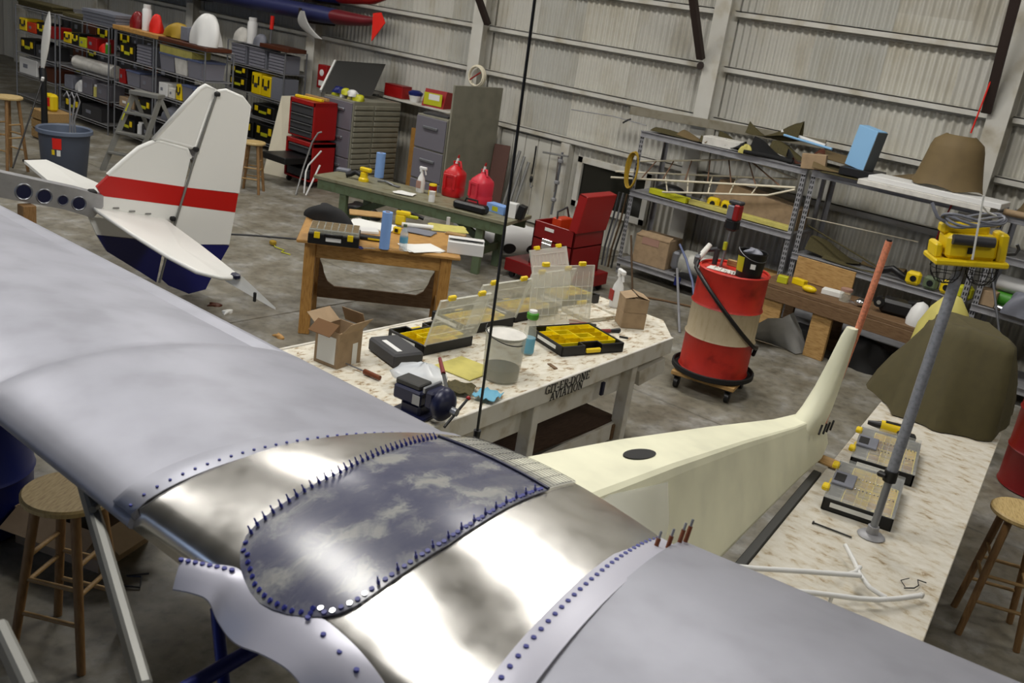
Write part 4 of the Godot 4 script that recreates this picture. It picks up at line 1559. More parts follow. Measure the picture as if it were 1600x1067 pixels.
func closed_case(n: String, label: String, pos: Vector3, yaw: float, grp: String) -> Node3D:
	var O := organizer(n, label, pos, yaw, 0.0, grp, 0.49, 0.31)
	(O.get_node("lid") as MeshInstance3D).material_override = M.clear
	for i in 13:
		for s in [-0.06, 0.07]:
			ell(v(s, 0.072, -0.13 + i * 0.017), v(0.004, 0.004, 0.004), 6, 4)
	part("lid_stud", O, M.chrome).set_meta("kind", "stuff")
	bx(v(0.0, 0.071, 0.10), v(0.16, 0.012, 0.10), 0.02)
	part("grip_shroud", O, M.plasticgrey)
	bx(v(0.0, 0.074, 0.12), v(0.10, 0.010, 0.05), 0.02)
	part("grip_opening", O, M.black)
	return O


func lump(c: Vector3, s: Vector3, f := 0.12, n := 18, m := 8) -> void:
	# a soft heap: a dome with uneven folds, flat underneath
	var rr := []
	for i in m + 1:
		var k := float(i) / m
		var r := pow(cos(k * PI / 2), 0.7) * 0.97 + 0.03
		var ring := []
		for j in n:
			var a := TAU * j / n
			var w := 1.0 + f * sin(a * 3.0 + k * 4.0) + f * 0.7 * sin(a * 5.0 + 1.3)
			ring.append(c + v(cos(a) * r * w * s.x / 2, sin(k * PI / 2) * s.y * (1.0 + f * 0.6 * (1.0 - k) * sin(a * 2.0)), sin(a) * r * w * s.z / 2))
		rr.append(ring)
	loft(rr, true, 1)


func paper_roll(label: String, pos: Vector3, h: float, r: float) -> void:
	var t := thing("paper_roll", label, "paper roll", pos)
	lathe([Vector2(0, 0), Vector2(r, 0), Vector2(r, h), Vector2(0.02, h), Vector2(0.02, h - 0.01), Vector2(0, h - 0.01)], 20)
	part("paper", t, M.bluepaper)
	cyl(v(0, h - 0.012, 0), v(0, h + 0.001, 0), 0.019, -1, 12)
	part("core", t, M.card_in)


func desk_and_green_table() -> void:
	# ---- oak desk
	var D := thing("oak_desk", "oak desk with thick legs and a low curved stretcher, beyond the white workbench", "desk", v(-5.80, 0, -5.63), 45.9)
	bb(-0.66, 0.78, -0.41, 0.66, 0.81, 0.41, 0.008)
	part("top", D, M.oak)
	for x in [-0.55, 0.55]:
		for z in [-0.32, 0.34]:
			bb(x - 0.045, 0, z - 0.035, x + 0.045, 0.78, z + 0.035, 0.006)
			part("leg", D, M.oak_v)
		bb(x - 0.02, 0.66, -0.285, x + 0.02, 0.78, 0.305)
		part("apron", D, M.oak)
	bb(-0.505, 0.66, 0.325, 0.505, 0.78, 0.355)
	part("apron", D, M.oak)
	bb(-0.505, 0.66, -0.335, 0.505, 0.78, -0.305)
	part("apron", D, M.oak)
	var st_ := [Vector2(-0.5, 0.16), Vector2(0.5, 0.16), Vector2(0.5, 0.50), Vector2(0.47, 0.44), Vector2(0.455, 0.38), Vector2(0.42, 0.31), Vector2(0.36, 0.27), Vector2(-0.36, 0.27), Vector2(-0.42, 0.31), Vector2(-0.455, 0.38), Vector2(-0.47, 0.44), Vector2(-0.5, 0.50)]
	prism(st_, 0.025, Transform3D(Basis(), v(0, 0, -0.20)))
	part("stretcher", D, M.benchbrown)
	for x in [-0.55, 0.55]:
		bb(x - 0.015, 0.14, -0.285, x + 0.015, 0.26, 0.305)
		part("side_rail", D, M.oak)

	var y := 0.811
	var c := thing("parts_case", "black parts case with yellow latches and clear lid on the front of the oak desk", "case", v(-5.80, y, -5.12), 45.9)
	bb(-0.20, 0, -0.15, 0.20, 0.085, 0.15, 0.006)
	part("body", c, M.black)
	bb(-0.195, 0.086, -0.145, 0.195, 0.12, 0.145, 0.006)
	var cl := part("lid", c, M.milky)
	for i in 7:
		for k in 4:
			bx(v(-0.165 + i * 0.055, 0.119, -0.10 + k * 0.065), v(0.045, 0.006, 0.055), 0.001)
	part("compartments", cl, M.fibre).set_meta("kind", "stuff")
	for s in [-0.13, 0.13]:
		bx(v(s, 0.075, 0.155), v(0.045, 0.05, 0.012), 0.004)
		part("latch", c, M.yellow)
	tube([v(-0.07, 0.075, 0.15), v(-0.07, 0.09, 0.175), v(0.07, 0.09, 0.175), v(0.07, 0.075, 0.15)], 0.009)
	part("handle", c, M.black)
	bb(-0.06, 0.03, 0.15, 0.06, 0.06, 0.153, 0.001)
	part("name_strip", c, M.white)
	lump(Vector3.ZERO, v(0.62, 0.15, 0.22), 0.16)
	solo("jacket", M.cloth, "black jacket heaped on the left end of the oak desk", "jacket", v(-6.28, y, -5.48), -8)
	paper_roll("blue paper roll standing on the oak desk beside the water bottle", Vector3(-5.491, 0.811, -5.379), 0.30, 0.042)
	var t := thing("water_bottle", "clear plastic water bottle with a blue label on the oak desk", "bottle", Vector3(-5.392, 0.811, -5.492))
	lathe([Vector2(0.030, 0), Vector2(0.033, 0.01), Vector2(0.031, 0.05), Vector2(0.034, 0.07), Vector2(0.033, 0.12), Vector2(0.034, 0.14), Vector2(0.014, 0.185), Vector2(0.014, 0.20), Vector2(0, 0.2)], 18)
	part("body", t, M.bottleclear)
	lathe([Vector2(0.0343, 0.065), Vector2(0.0343, 0.115)], 18)
	part("wrapper", t, M.skyblue)
	lathe([Vector2(0.015, 0.195), Vector2(0.015, 0.215), Vector2(0, 0.216)], 14)
	part("cap", t, M.green)
	t = thing("white_box", "white box with its flap up at the right end of the oak desk", "box", v(-5.16, y, -5.99), 42)
	bb(-0.15, 0, -0.11, 0.15, 0.10, 0.11, 0.004)
	part("carton", t, M.white)
	bx(v(0, 0.11, -0.02), v(0.30, 0.004, 0.19), 0.001, v(-8, 0, 0))
	part("flap", t, M.white)
	t = thing("glue_gun", "yellow hand tool standing behind the blue paper roll on the oak desk", "tool", Vector3(-6.037, 0.811, -6.081), 30)
	bx(v(0, 0.05, 0), v(0.09, 0.10, 0.05), 0.012)
	bx(v(0.02, 0.115, 0), v(0.13, 0.04, 0.045), 0.012)
	part("body", t, M.yellow)
	bx(v(-0.02, 0.138, 0), v(0.03, 0.012, 0.02), 0.003)
	part("switch", t, M.black)
	t = thing("stapler", "black and yellow hand tool lying open behind the water bottle", "tool", Vector3(-6.205, 0.811, -6.406), 10)
	tube([v(-0.12, 0.03, 0), v(-0.02, 0.05, 0.02), v(0.06, 0.03, 0.0), v(0.10, 0.015, -0.03)], 0.018)
	part("body", t, M.black)
	bx(v(0.0, 0.02, 0.05), v(0.16, 0.03, 0.03), 0.008, v(0, 20, 0))
	part("grip", t, M.limeyellow)
	t = thing("level_case", "flat black and yellow case under papers at the middle of the oak desk", "case", Vector3(-5.723, 0.811, -5.472), 40)
	bx(v(0, 0.015, 0), v(0.24, 0.03, 0.09), 0.006)
	part("body", t, M.black)
	bx(v(0.02, 0.018, 0.047), v(0.12, 0.014, 0.004), 0.002)
	part("stripe", t, M.yellow)
	var pp := [[585, 358, 20, 0.30, 0.20, "white papers stacked left of the blue roll on the oak desk"], [655, 385, 60, 0.24, 0.18, "loose white papers between the water bottle and the white box"], [690, 352, 35, 0.26, 0.2, "pale yellow sheet lying near the far right corner of the oak desk"], [668, 360, 10, 0.2, 0.14, "grey sheet of paper among the clutter at the middle of the oak desk"]]
	var spots := [Vector3(-6.117, 0.811, -5.808), Vector3(-5.387, 0.811, -5.677), Vector3(-5.811, 0.811, -6.444), Vector3(-5.805, 0.811, -6.093)]
	for i in 4:
		for k in 3:
			bx(v(0.01 * k, 0.002 + 0.004 * k, 0.012 * k), v(pp[i][3] * 1.3, 0.003, pp[i][4] * 1.3), 0.0005, v(0, k * 9, 0))
		solo("papers", [M.paper, M.paper, M.paleyellow, M.plasticgrey][i], pp[i][5], "papers", spots[i], pp[i][2])
	bx(v(0, 0.006, 0), v(0.34, 0.012, 0.20), 0.002)
	solo("wood_board", M.ply, "thin plywood board lying along the back of the oak desk", "board", Vector3(-6.445, 0.811, -6.066), 50)
	t = thing("scissors", "small blue-handled scissors at the front edge of the oak desk", "scissors", Vector3(-5.542, 0.812, -5.224), 60)
	for s in [-1, 1]:
		tube(circle(v(-0.04, 0.004, s * 0.018), 0.016, Vector3.UP, 12), 0.004, 6, true)
		part("handle", t, M.bluedrum)
	bx(v(0.03, 0.003, 0), v(0.10, 0.004, 0.012), 0.001)
	part("blades", t, M.steel)

	tube([v(-0.14, 0.022, 0), v(0.14, 0.022, 0)], 0.022, 12)
	solo("drawing_roll", M.paper, "rolled white drawing lying behind the water bottle on the oak desk", "roll", Vector3(-5.898, 0.811, -6.160), 50)
	t = thing("tape_measure", "small yellow tape measure among papers on the oak desk", "tape measure", Vector3(-5.819, 0.811, -5.834), 20)
	bx(v(0, 0.03, 0), v(0.07, 0.06, 0.035), 0.012)
	part("body", t, M.yellow)
	bx(v(0, 0.03, 0.019), v(0.03, 0.03, 0.003), 0.001)
	part("badge", t, M.black)
	bx(v(0, 0.012, 0), v(0.2, 0.024, 0.15), 0.003)
	solo("notebook", M.white, "thick white notebook right of the black parts case on the oak desk", "notebook", Vector3(-5.957, 0.811, -5.604), 55)
	bx(v(0, 0.01, 0), v(0.18, 0.02, 0.07), 0.004)
	solo("wooden_block", M.wood, "pale wooden strip at the back right of the oak desk", "wood", Vector3(-5.592, 0.811, -6.339), 25)

	# ---- green table
	var G := thing("green_table", "long low green-painted wooden table with diagonal braces, before the filing cabinets", "table", v(-7.54, 0, -7.87), 14.3)
	for i in 3:
		bb(-1.25, 0.61, -0.31 + i * 0.207, 1.25, 0.65, -0.105 + i * 0.207, 0.004)
		part("plank", G, M.greentop)
	for z in [-0.28, 0.28]:
		bb(-1.2, 0.50, z - 0.015, 1.2, 0.61, z + 0.015)
		part("apron", G, M.green)
	for x in [-0.85, 0.92]:
		for z in [-0.25, 0.25]:
			bb(x - 0.045, 0, z - 0.03, x + 0.045, 0.61, z + 0.03)
			part("leg", G, M.green)
		bb(x - 0.02, 0.20, -0.22, x + 0.02, 0.29, 0.22)
		part("cross_rail", G, M.green)
		bar(v(x, 0.26, 0), v(x - signf(x) * 0.62, 0.58, 0), 0.04, 0.08)
		part("brace", G, M.green)
	var gy := 0.651
	red_jug("red plastic fuel jug with white spout, left of two on the green table", Vector3(-7.395, 0.651, -8.239), 15, M.jug)
	red_jug("faded pink-red plastic fuel jug with white spout, right of two on the green table", Vector3(-6.962, 0.651, -8.221), -10, M.jugpink)
	spray("spray_bottle", "slim white spray bottle left of the red fuel jugs", Vector3(-7.646, 0.651, -7.960), 0.30, 10, M.white, M.pinkfoam)
	paper_roll("blue paper roll standing at the back of the green table", Vector3(-8.403, 0.651, -8.024), 0.29, 0.055)
	t = thing("tool_bag", "long black zipped tool case in front of the red fuel jugs", "case", v(-6.77, gy, -7.86), 12)
	bx(v(0, 0.045, 0), v(0.40, 0.09, 0.13), 0.025)
	part("body", t, M.black)
	tube([v(-0.08, 0.085, 0), v(-0.07, 0.125, 0), v(0.07, 0.125, 0), v(0.08, 0.085, 0)], 0.01)
	part("handle", t, M.blackrubber)
	t = thing("blue_carton", "light blue glove carton at the right end of the green table", "box", Vector3(-6.622, 0.651, -8.148), 0)
	bx(v(0, 0.045, 0), v(0.25, 0.09, 0.12), 0.003)
	part("carton", t, M.bluepaper)
	bx(v(0, 0.045, 0.061), v(0.08, 0.05, 0.002), 0.001)
	part("print", t, M.limeyellow)
	t = thing("paint_can", "small can with a yellow and red label beside the white spray bottle", "can", Vector3(-7.481, 0.651, -7.990))
	lathe([Vector2(0, 0), Vector2(0.045, 0), Vector2(0.045, 0.12), Vector2(0.04, 0.13), Vector2(0, 0.13)], 18)
	part("body", t, M.yellow)
	lathe([Vector2(0.0455, 0.06), Vector2(0.0455, 0.11)], 18)
	part("wrapper", t, M.red)
	t = thing("tape_box", "white and black box standing behind the light blue carton", "box", v(-6.36, gy, -8.14), 20)
	bx(v(-0.05, 0.08, 0), v(0.11, 0.16, 0.10), 0.004)
	part("carton", t, M.white)
	bx(v(0.055, 0.08, 0), v(0.08, 0.15, 0.10), 0.006, v(0, 0, -12))
	part("panel", t, M.black)
	t = thing("white_cup", "small white jar in front of the left red fuel jug", "jar", Vector3(-7.232, 0.651, -7.726))
	lathe([Vector2(0, 0), Vector2(0.035, 0), Vector2(0.035, 0.10), Vector2(0.03, 0.11), Vector2(0, 0.11)], 16)
	part("body", t, M.white)
	lathe([Vector2(0.037, 0.085), Vector2(0.037, 0.115), Vector2(0, 0.115)], 16)
	part("lid", t, M.white_matte)
	t = thing("sander", "yellow orbital sander with black hose end on the green table", "sander", Vector3(-8.261, 0.651, -7.654), 10)
	lathe([Vector2(0, 0), Vector2(0.06, 0), Vector2(0.06, 0.03), Vector2(0.045, 0.045), Vector2(0.042, 0.10), Vector2(0, 0.11)], 18)
	part("body", t, M.yellow)
	bx(v(0.02, 0.135, 0), v(0.15, 0.05, 0.055), 0.02)
	part("grip", t, M.yellow)
	tube([v(-0.04, 0.06, 0), v(-0.12, 0.08, 0.0), v(-0.18, 0.045, 0.02), v(-0.22, 0.03, 0.05)], 0.03)
	part("hose_end", t, M.black)
	t = thing("metal_shears", "steel shears lying in front of the blue paper roll on the green table", "shears", Vector3(-8.027, 0.651, -7.848), 0)
	tube([v(-0.16, 0.014, 0.04), v(-0.05, 0.03, 0.02), v(0.06, 0.014, 0.0)], 0.012)
	part("handle", t, M.steel)
	tube([v(-0.14, 0.014, -0.05), v(-0.05, 0.02, -0.02), v(0.06, 0.014, 0.0)], 0.012)
	part("handle", t, M.black)
	bx(v(0.11, 0.012, 0), v(0.10, 0.012, 0.04), 0.003)
	part("blades", t, M.steel)
	for k in 3:
		bx(v(0.02 * k, 0.003 + 0.005 * k, 0.02 * k), v(0.22, 0.004, 0.16), 0.001, v(0, k * 12, 0))
	solo("papers", M.paper, "white papers at the middle of the green table, before the spray bottle", "papers", Vector3(-7.636, 0.651, -7.706), 5)
	bx(v(0, 0.02, 0), v(0.16, 0.04, 0.09), 0.01, v(0, 30, 0))
	solo("grey_rag", M.plasticgrey, "grey folded rag at the left end of the green table", "rag", Vector3(-8.756, 0.651, -7.781))

	# ---- under and beside the green table
	fairing("wheel_fairing", "white fibreglass wheel fairing with dark oval opening, lying right of the green table", Vector3(-6.860, 0.000, -8.895), 62)
	fairing("wheel_fairing", "white fibreglass wheel fairing lying under the right end of the green table", Vector3(-7.409, 0.000, -8.748) + v(0.05, 0, -0.3), 30)
	t = thing("white_stool", "thin white metal stool leg frame behind the right leg of the oak desk", "stand", Vector3(-6.717, 0.000, -7.468))
	cyl(v(0, 0, 0), v(0, 0.62, 0), 0.02)
	part("leg", t, M.white_matte)
	lathe([Vector2(0, 0), Vector2(0.05, 0), Vector2(0.05, 0.02), Vector2(0.02, 0.03)], 14)
	part("foot", t, M.white_matte)


func fairing(n: String, label: String, pos: Vector3, yaw: float) -> void:
	var t := thing(n, label, "fairing", pos, yaw, "wheel fairings")
	var rr := []
	for i in 13:
		var k := i / 12.0
		var r := pow(sin(PI * clampf(k * 0.93 + 0.03, 0.0, 1.0)), 0.62)
		var ring := []
		for j in 20:
			var a := TAU * j / 20
			ring.append(v(-0.52 + 1.04 * k, 0.215 + 0.21 * r * sin(a) * (1.0 - 0.3 * k), 0.15 * r * cos(a)))
		rr.append(ring)
	loft(rr, true, 1)
	part("shell", t, M.white)
	for x in [-0.16, 0.14]:
		var ring := []
		for j in 20:
			var a := TAU * j / 20
			ring.append(Vector2(x + 0.08 * cos(a), 0.14 + 0.06 * sin(a)))
		prism(ring, 0.02, Transform3D(Basis(), v(0, 0, 0.125)))
		part("opening", t, M.black)


func red_jug(label: String, pos: Vector3, yaw: float, m: Material) -> void:
	var t := thing("fuel_jug", label, "jug", pos, yaw, "red fuel jugs")
	var rr := []
	for k in [[0.0, 0.108], [0.012, 0.118], [0.10, 0.120], [0.115, 0.115], [0.13, 0.120], [0.25, 0.120], [0.28, 0.112], [0.34, 0.055], [0.355, 0.03], [0.375, 0.03]]:
		var ring := []
		for j in 24:
			var a := TAU * (j + 0.5) / 24
			var q: float = pow(pow(absf(cos(a)), 4.0) + pow(absf(sin(a)), 4.0), -0.25) if k[0] < 0.3 else 1.0
			ring.append(v(cos(a) * k[1] * lerpf(1.0, q, 0.7), k[0], sin(a) * k[1] * lerpf(1.0, q, 0.7)))
		rr.append(ring)
	loft(rr, true, 1)
	part("body", t, m)
	for s in [-1, 1]:
		bx(v(s * 0.06, 0.17, 0.123), v(0.035, 0.16, 0.012), 0.005)
	bx(v(0, 0.245, 0.122), v(0.16, 0.03, 0.012), 0.005)
	part("ribs", t, m).set_meta("kind", "stuff")
	tube([v(-0.02, 0.33, 0), v(-0.03, 0.39, 0), v(0.05, 0.40, 0), v(0.07, 0.33, 0)], 0.014)
	part("grip", t, m)
	cyl(v(0, 0.37, 0), v(0.015, 0.44, 0), 0.017, 0.012)
	part("spout", t, M.white)
	cyl(v(0.015, 0.44, 0), v(0.022, 0.475, 0), 0.014, 0.008)
	part("spout_cap", t, M.red)


func barrel_and_chest() -> void:
	var c := v(-3.32, 0, -7.22)
	var d := thing("barrel_dolly", "low wooden dolly on black casters with a round black tray under the barrel", "dolly", c, 12)
	bb(-0.27, 0.115, -0.27, 0.27, 0.15, 0.27)
	part("board", d, M.ply)
	lathe([Vector2(0, 0.15), Vector2(0.32, 0.15), Vector2(0.345, 0.165), Vector2(0.345, 0.20), Vector2(0.33, 0.205), Vector2(0.325, 0.17), Vector2(0, 0.165)], 36)
	part("tray", d, M.blackrubber)
	for x in [-0.22, 0.22]:
		for z in [-0.22, 0.22]:
			bx(v(x, 0.108, z), v(0.07, 0.012, 0.07), 0.002)
			bx(v(x - 0.022, 0.075, z), v(0.004, 0.06, 0.04), 0.001)
			bx(v(x + 0.022, 0.075, z), v(0.004, 0.06, 0.04), 0.001)
			var ca := part("caster", d, M.charcoal)
			cyl(v(x - 0.017, 0.045, z), v(x + 0.017, 0.045, z), 0.045, -1, 18)
			part("wheel", ca, M.black)
	var B := thing("barrel", "red and dirty white banded steel barrel standing on the dolly", "barrel", c + v(0, 0.172, 0))
	var r := 0.284
	lathe([Vector2(0, 0), Vector2(r, 0), Vector2(r + 0.008, 0.012), Vector2(r, 0.024), Vector2(r, 0.285), Vector2(r + 0.012, 0.305)], 40)
	part("shell", B, M.barrelred, "red lower band")
	lathe([Vector2(r + 0.012, 0.305), Vector2(r, 0.325), Vector2(r, 0.555), Vector2(r + 0.012, 0.575)], 40)
	part("shell", B, M.barrelwhite, "dirty white middle band")
	lathe([Vector2(r + 0.012, 0.575), Vector2(r, 0.595), Vector2(r, 0.855), Vector2(r + 0.009, 0.87), Vector2(r, 0.88), Vector2(r - 0.012, 0.875), Vector2(r - 0.012, 0.86), Vector2(0, 0.86)], 40)
	part("shell", B, M.barrelred, "red upper band")
	var y1 := 0.172 + 0.861
	# hand pump with its hose
	var P := thing("barrel_pump", "hand pump with a black hose hanging across the front of the barrel", "pump", c + v(0, y1, 0))
	var q := c + v(0, y1, 0)
	X = Transform3D(Basis(), -q)
	var h := []
	for i in 12:
		var a := deg_to_rad(lerpf(-78.0, 92.0, i / 11.0))
		var yy := lerpf(-0.02, -0.60, smoothstep(0.0, 1.0, i / 11.0))
		h.append(q + (v(0.42, 0, 0.91) * cos(a) + v(0.91, 0, -0.42) * sin(a)) * 0.312 + v(0, yy, 0))
	h.push_front(q + v(-0.29, 0.08, 0.09))
	h.append(q + v(0.275, -0.66, -0.12))
	h.append(q + v(0.262, -0.67, -0.15))
	tube(h, 0.017, 10)
	part("hose", P, M.black)
	cyl(q + v(-0.265, 0.15, 0.0), q + v(-0.285, 0.02, 0.14), 0.022, 0.026)
	part("nozzle", P, M.white_matte)
	bx(q + v(-0.285, 0.03, 0.13), v(0.05, 0.09, 0.05), 0.012, v(15, 30, 0))
	part("lever", P, M.steel)
	cyl(q + v(-0.2, 0, -0.02), q + v(-0.2, 0.13, -0.02), 0.022)
	cyl(q + v(-0.2, 0.13, -0.02), q + v(-0.285, 0.10, 0.02), 0.018)
	part("standpipe", P, M.charcoal)
	X = Transform3D()
	# on the barrel
	var t := thing("bucket", "black plastic bucket with a yellow label on the right of the barrel top", "bucket", c + v(0.15, y1, 0.06), 20)
	lathe([Vector2(0, 0), Vector2(0.10, 0), Vector2(0.115, 0.20), Vector2(0.122, 0.205), Vector2(0.12, 0.215), Vector2(0.11, 0.21), Vector2(0.095, 0.02), Vector2(0, 0.02)], 28)
	part("wall", t, M.black)
	var rows := []
	for i in 7:
		var a := 2.0 + i * 0.12
		rows.append([v(cos(a) * 0.108, 0.05, sin(a) * 0.108), v(cos(a) * 0.1165, 0.17, sin(a) * 0.1165)])
	sheet(rows, v(0.0, 0, -0.002))
	part("wrapper", t, M.limeyellow)
	bx(v(0.03, 0.11, 0.112), v(0.04, 0.04, 0.004), 0.001)
	part("sticker", t, M.paper)
	tube(circle(v(0, 0.2, 0), 0.122, v(0.35, 1, 0.3), 16, 0.0, PI), 0.003, 6)
	part("bail", t, M.steel)
	lump(Vector3.ZERO, v(0.13, 0.05, 0.13), 0.25)
	solo("rag", M.plasticgrey, "grey rag lying in the mouth of the black bucket", "rag", c + v(0.15, y1 + 0.185, 0.06))
	t = thing("pump_motor", "upright steel rod with a red and grey motor head behind the barrel top", "motor", c + v(-0.13, y1, 0.0))
	cyl(v(0, 0, 0), v(0.02, 0.36, 0.0), 0.012)
	part("rod", t, M.steel)
	bx(v(0.02, 0.36, 0), v(0.11, 0.10, 0.09), 0.02)
	part("mount", t, M.black)
	bx(v(0.0, 0.46, 0), v(0.07, 0.12, 0.09), 0.012)
	part("motor", t, M.plasticgrey)
	bx(v(0.05, 0.465, 0.01), v(0.05, 0.13, 0.085), 0.01)
	part("cover", t, M.red)
	bx(v(0.02, 0.54, 0), v(0.11, 0.03, 0.08), 0.01)
	part("cap", t, M.charcoal)
	bx(v(0.01, 0.18, 0.02), v(0.03, 0.07, 0.03), 0.006)
	part("clip", t, M.limeyellow)
	bx(v(0, 0.025, 0), v(0.24, 0.05, 0.04), 0.004)
	solo("wood_block", M.wood, "short wooden block on the barrel top left of the black bucket", "wood", c + v(-0.02, y1, -0.15), 10)
	for k in 7:
		tube([v(-0.09 + k * 0.03, 0.008, 0.02 * sin(k * 2.0)), v(-0.07 + k * 0.03, 0.02, 0.03), v(-0.05 + k * 0.03, 0.008, 0.06 + 0.01 * cos(k * 3.0))], 0.005, 5)
	bx(v(0.0, 0.004, 0.02), v(0.24, 0.006, 0.12), 0.001, v(0, 20, 0))
	var dz := solo("oily_rag", M.white_matte, "dirty white rag and cord scraps on the front of the barrel top", "rag", c + v(-0.05, y1, 0.09), -10)
	dz.set_meta("kind", "stuff")

	# ---- red tool chest
	var T := thing("tool_chest", "dark red steel tool chest with its lid raised, on a red base cabinet", "tool chest", v(-5.87, 0, -8.45))
	bb(-0.53, 0.07, -0.38, 0.36, 0.21, 0.34, 0.008)
	for s in [[-0.27, 0.21, -0.29, 0.27, 0.69, -0.27], [-0.27, 0.21, 0.235, 0.27, 0.69, 0.255], [-0.27, 0.21, -0.29, -0.25, 0.69, 0.255], [0.25, 0.21, -0.29, 0.27, 0.69, 0.255], [-0.27, 0.50, -0.29, 0.27, 0.52, 0.255]]:
		bb(s[0], s[1], s[2], s[3], s[4], s[5], 0.004)
	part("body", T, M.chestred)
	var keep := X
	X = Transform3D(Basis(Vector3.BACK, deg_to_rad(-9)), v(0.272, 0.672, -0.02))
	bb(-0.01, 0.0, -0.27, 0.015, 0.41, 0.275, 0.006)
	bb(-0.09, 0.0, -0.27, 0.0, 0.41, -0.255, 0.004)
	bb(-0.09, 0.0, 0.26, 0.0, 0.41, 0.275, 0.004)
	bb(-0.09, 0.395, -0.27, 0.0, 0.41, 0.275, 0.004)
	part("lid", T, M.red)
	X = keep
	bb(-0.12, 0.61, 0.256, 0.0, 0.645, 0.259, 0.001)
	part("sticker", T, M.paper)
	bb(-0.13, 0.41, 0.256, 0.0, 0.52, 0.266, 0.004)
	bx(v(-0.065, 0.465, 0.268), v(0.12, 0.03, 0.012), 0.005)
	part("side_handle", T, M.chrome)
	for i in 3:
		bb(-0.285, 0.24 + i * 0.085, -0.26, -0.27, 0.31 + i * 0.085, 0.23, 0.004)
		var dr := part("drawer", T, M.chestred)
		bb(-0.292, 0.29 + i * 0.085, -0.2, -0.285, 0.30 + i * 0.085, 0.17, 0.002)
		part("pull", dr, M.chrome)
	for x in [-0.45, 0.30]:
		for z in [-0.32, 0.28]:
			cyl(v(x, 0.035, z - 0.015), v(x, 0.035, z + 0.015), 0.035, -1, 14)
			bx(v(x, 0.06, z), v(0.05, 0.02, 0.05), 0.003)
			part("caster", T, M.black)
	bx(v(0.30, 0.15, 0.345), v(0.12, 0.02, 0.02), 0.006, v(0, 0, 12))
	part("base_handle", T, M.chrome)
	var tl := ["long chrome wrench", "steel wrench", "short chrome wrench", "steel socket bar", "chrome ratchet", "chrome wrench crossing the ratchet"]
	for i in 6:
		var p := v(-5.75 - 0.02 * (i % 2), 0.525, -8.64 + i * 0.07)
		cyl(v(0.0, 0.0, 0), v(0.12, 0.17 + 0.02 * (i % 3), 0), 0.011, 0.009, 10)
		bx(v(0.125, 0.18 + 0.02 * (i % 3), 0), v(0.05, 0.016, 0.03), 0.004)
		solo("wrench", M.chrome if i % 3 != 1 else M.steel, tl[i] + " in the open red tool chest, %s from the front" % ["sixth", "fifth", "fourth", "third", "second", "first"][i], "wrench", p, 0.0, "tools in the red tool chest")
	t = thing("tool_roll", "orange-red tool tote with black handle in the back of the open tool chest", "tool tote", v(-6.0, 0.525, -8.50), 90)
	bx(v(0, 0.10, 0), v(0.22, 0.20, 0.12), 0.01)
	part("box", t, M.orange)
	tube([v(-0.10, 0.19, 0), v(-0.11, 0.27, 0), v(0.05, 0.31, 0), v(0.11, 0.20, 0)], 0.011)
	part("handle", t, M.charcoal)


func post(parent: Node3D, x: float, z: float, h: float, sx: float, sz: float) -> void:
	# slotted steel angle with its corner at x, z
	bb(x, 0, z, x + sx * 0.052, h, z + sz * 0.003, 0.001)
	bb(x, 0, z, x + sx * 0.003, h, z + sz * 0.042, 0.001)
	var p := part("upright", parent, M.galv)
	var n := int(h / 0.052)
	for i in n:
		for k in [0.014, 0.037]:
			bb(x + sx * (k - 0.006), 0.03 + i * 0.052, z - sz * 0.0004, x + sx * (k + 0.006), 0.06 + i * 0.052, z + sz * 0.0005, 0.0)
	part("slots", p, M.dark).set_meta("kind", "stuff")


func shelf_unit(label: String, x0: float, x1: float, levels: Array, h: float) -> Node3D:
	var U := thing("steel_shelving", label, "shelving", v(x0, 0, -9.65))
	var w := x1 - x0
	post(U, 0, 0, h, 1, -1)
	post(U, w, 0, h, -1, -1)
	post(U, 0, -0.58, h, 1, 1)
	post(U, w, -0.58, h, -1, 1)
	for y in levels:
		bb(0.0, y - 0.055, -0.002, w, y + 0.012, 0.004, 0.001)
		bb(0.0, y - 0.055, 0.0, w, y - 0.045, 0.02, 0.001)
		bb(0.0, y + 0.004, 0.0, w, y + 0.014, 0.02, 0.001)
		part("beam", U, M.galv)
		bb(0.0, y - 0.055, -0.585, w, y + 0.012, -0.578, 0.001)
		part("beam", U, M.galv)
		bb(0.004, y - 0.008, -0.576, w - 0.004, y + 0.008, -0.004, 0.002)
		part("shelf", U, M.galv)
	return U


func slab(n: String, m: Material, label: String, cat: String, pos: Vector3, s: Vector3, r := Vector3.ZERO, grp := "") -> MeshInstance3D:
	bx(Vector3.ZERO, s, minf(0.004, s.y * 0.3), r)
	return solo(n, m, label, cat, pos, 0.0, grp)


func scrap_sheet(label: String, m: Material, pos: Vector3, yaw: float, sx: float, sz: float, amp: float, ph: float, grp := "", cat := "scrap", n := "fabric_scrap") -> void:
	# a bent offcut of stiff fabric or card lying on a shelf
	var g := []
	for i in 9:
		var row := []
		for j in 7:
			var a := i / 8.0
			var b := j / 6.0
			row.append(v((a - 0.5) * sx, 0.006 + 1.5 * amp * (0.5 + 0.5 * sin(a * 4.0 + ph + b * 1.7)) * (0.3 + 0.7 * sin(b * PI)), (b - 0.5) * sz * (0.7 + 0.3 * cos(a * 2.0 + ph))))
		g.append(row)
	sheet(g, v(0, -0.005, 0))
	solo(n, m, label, cat, pos, yaw, grp)


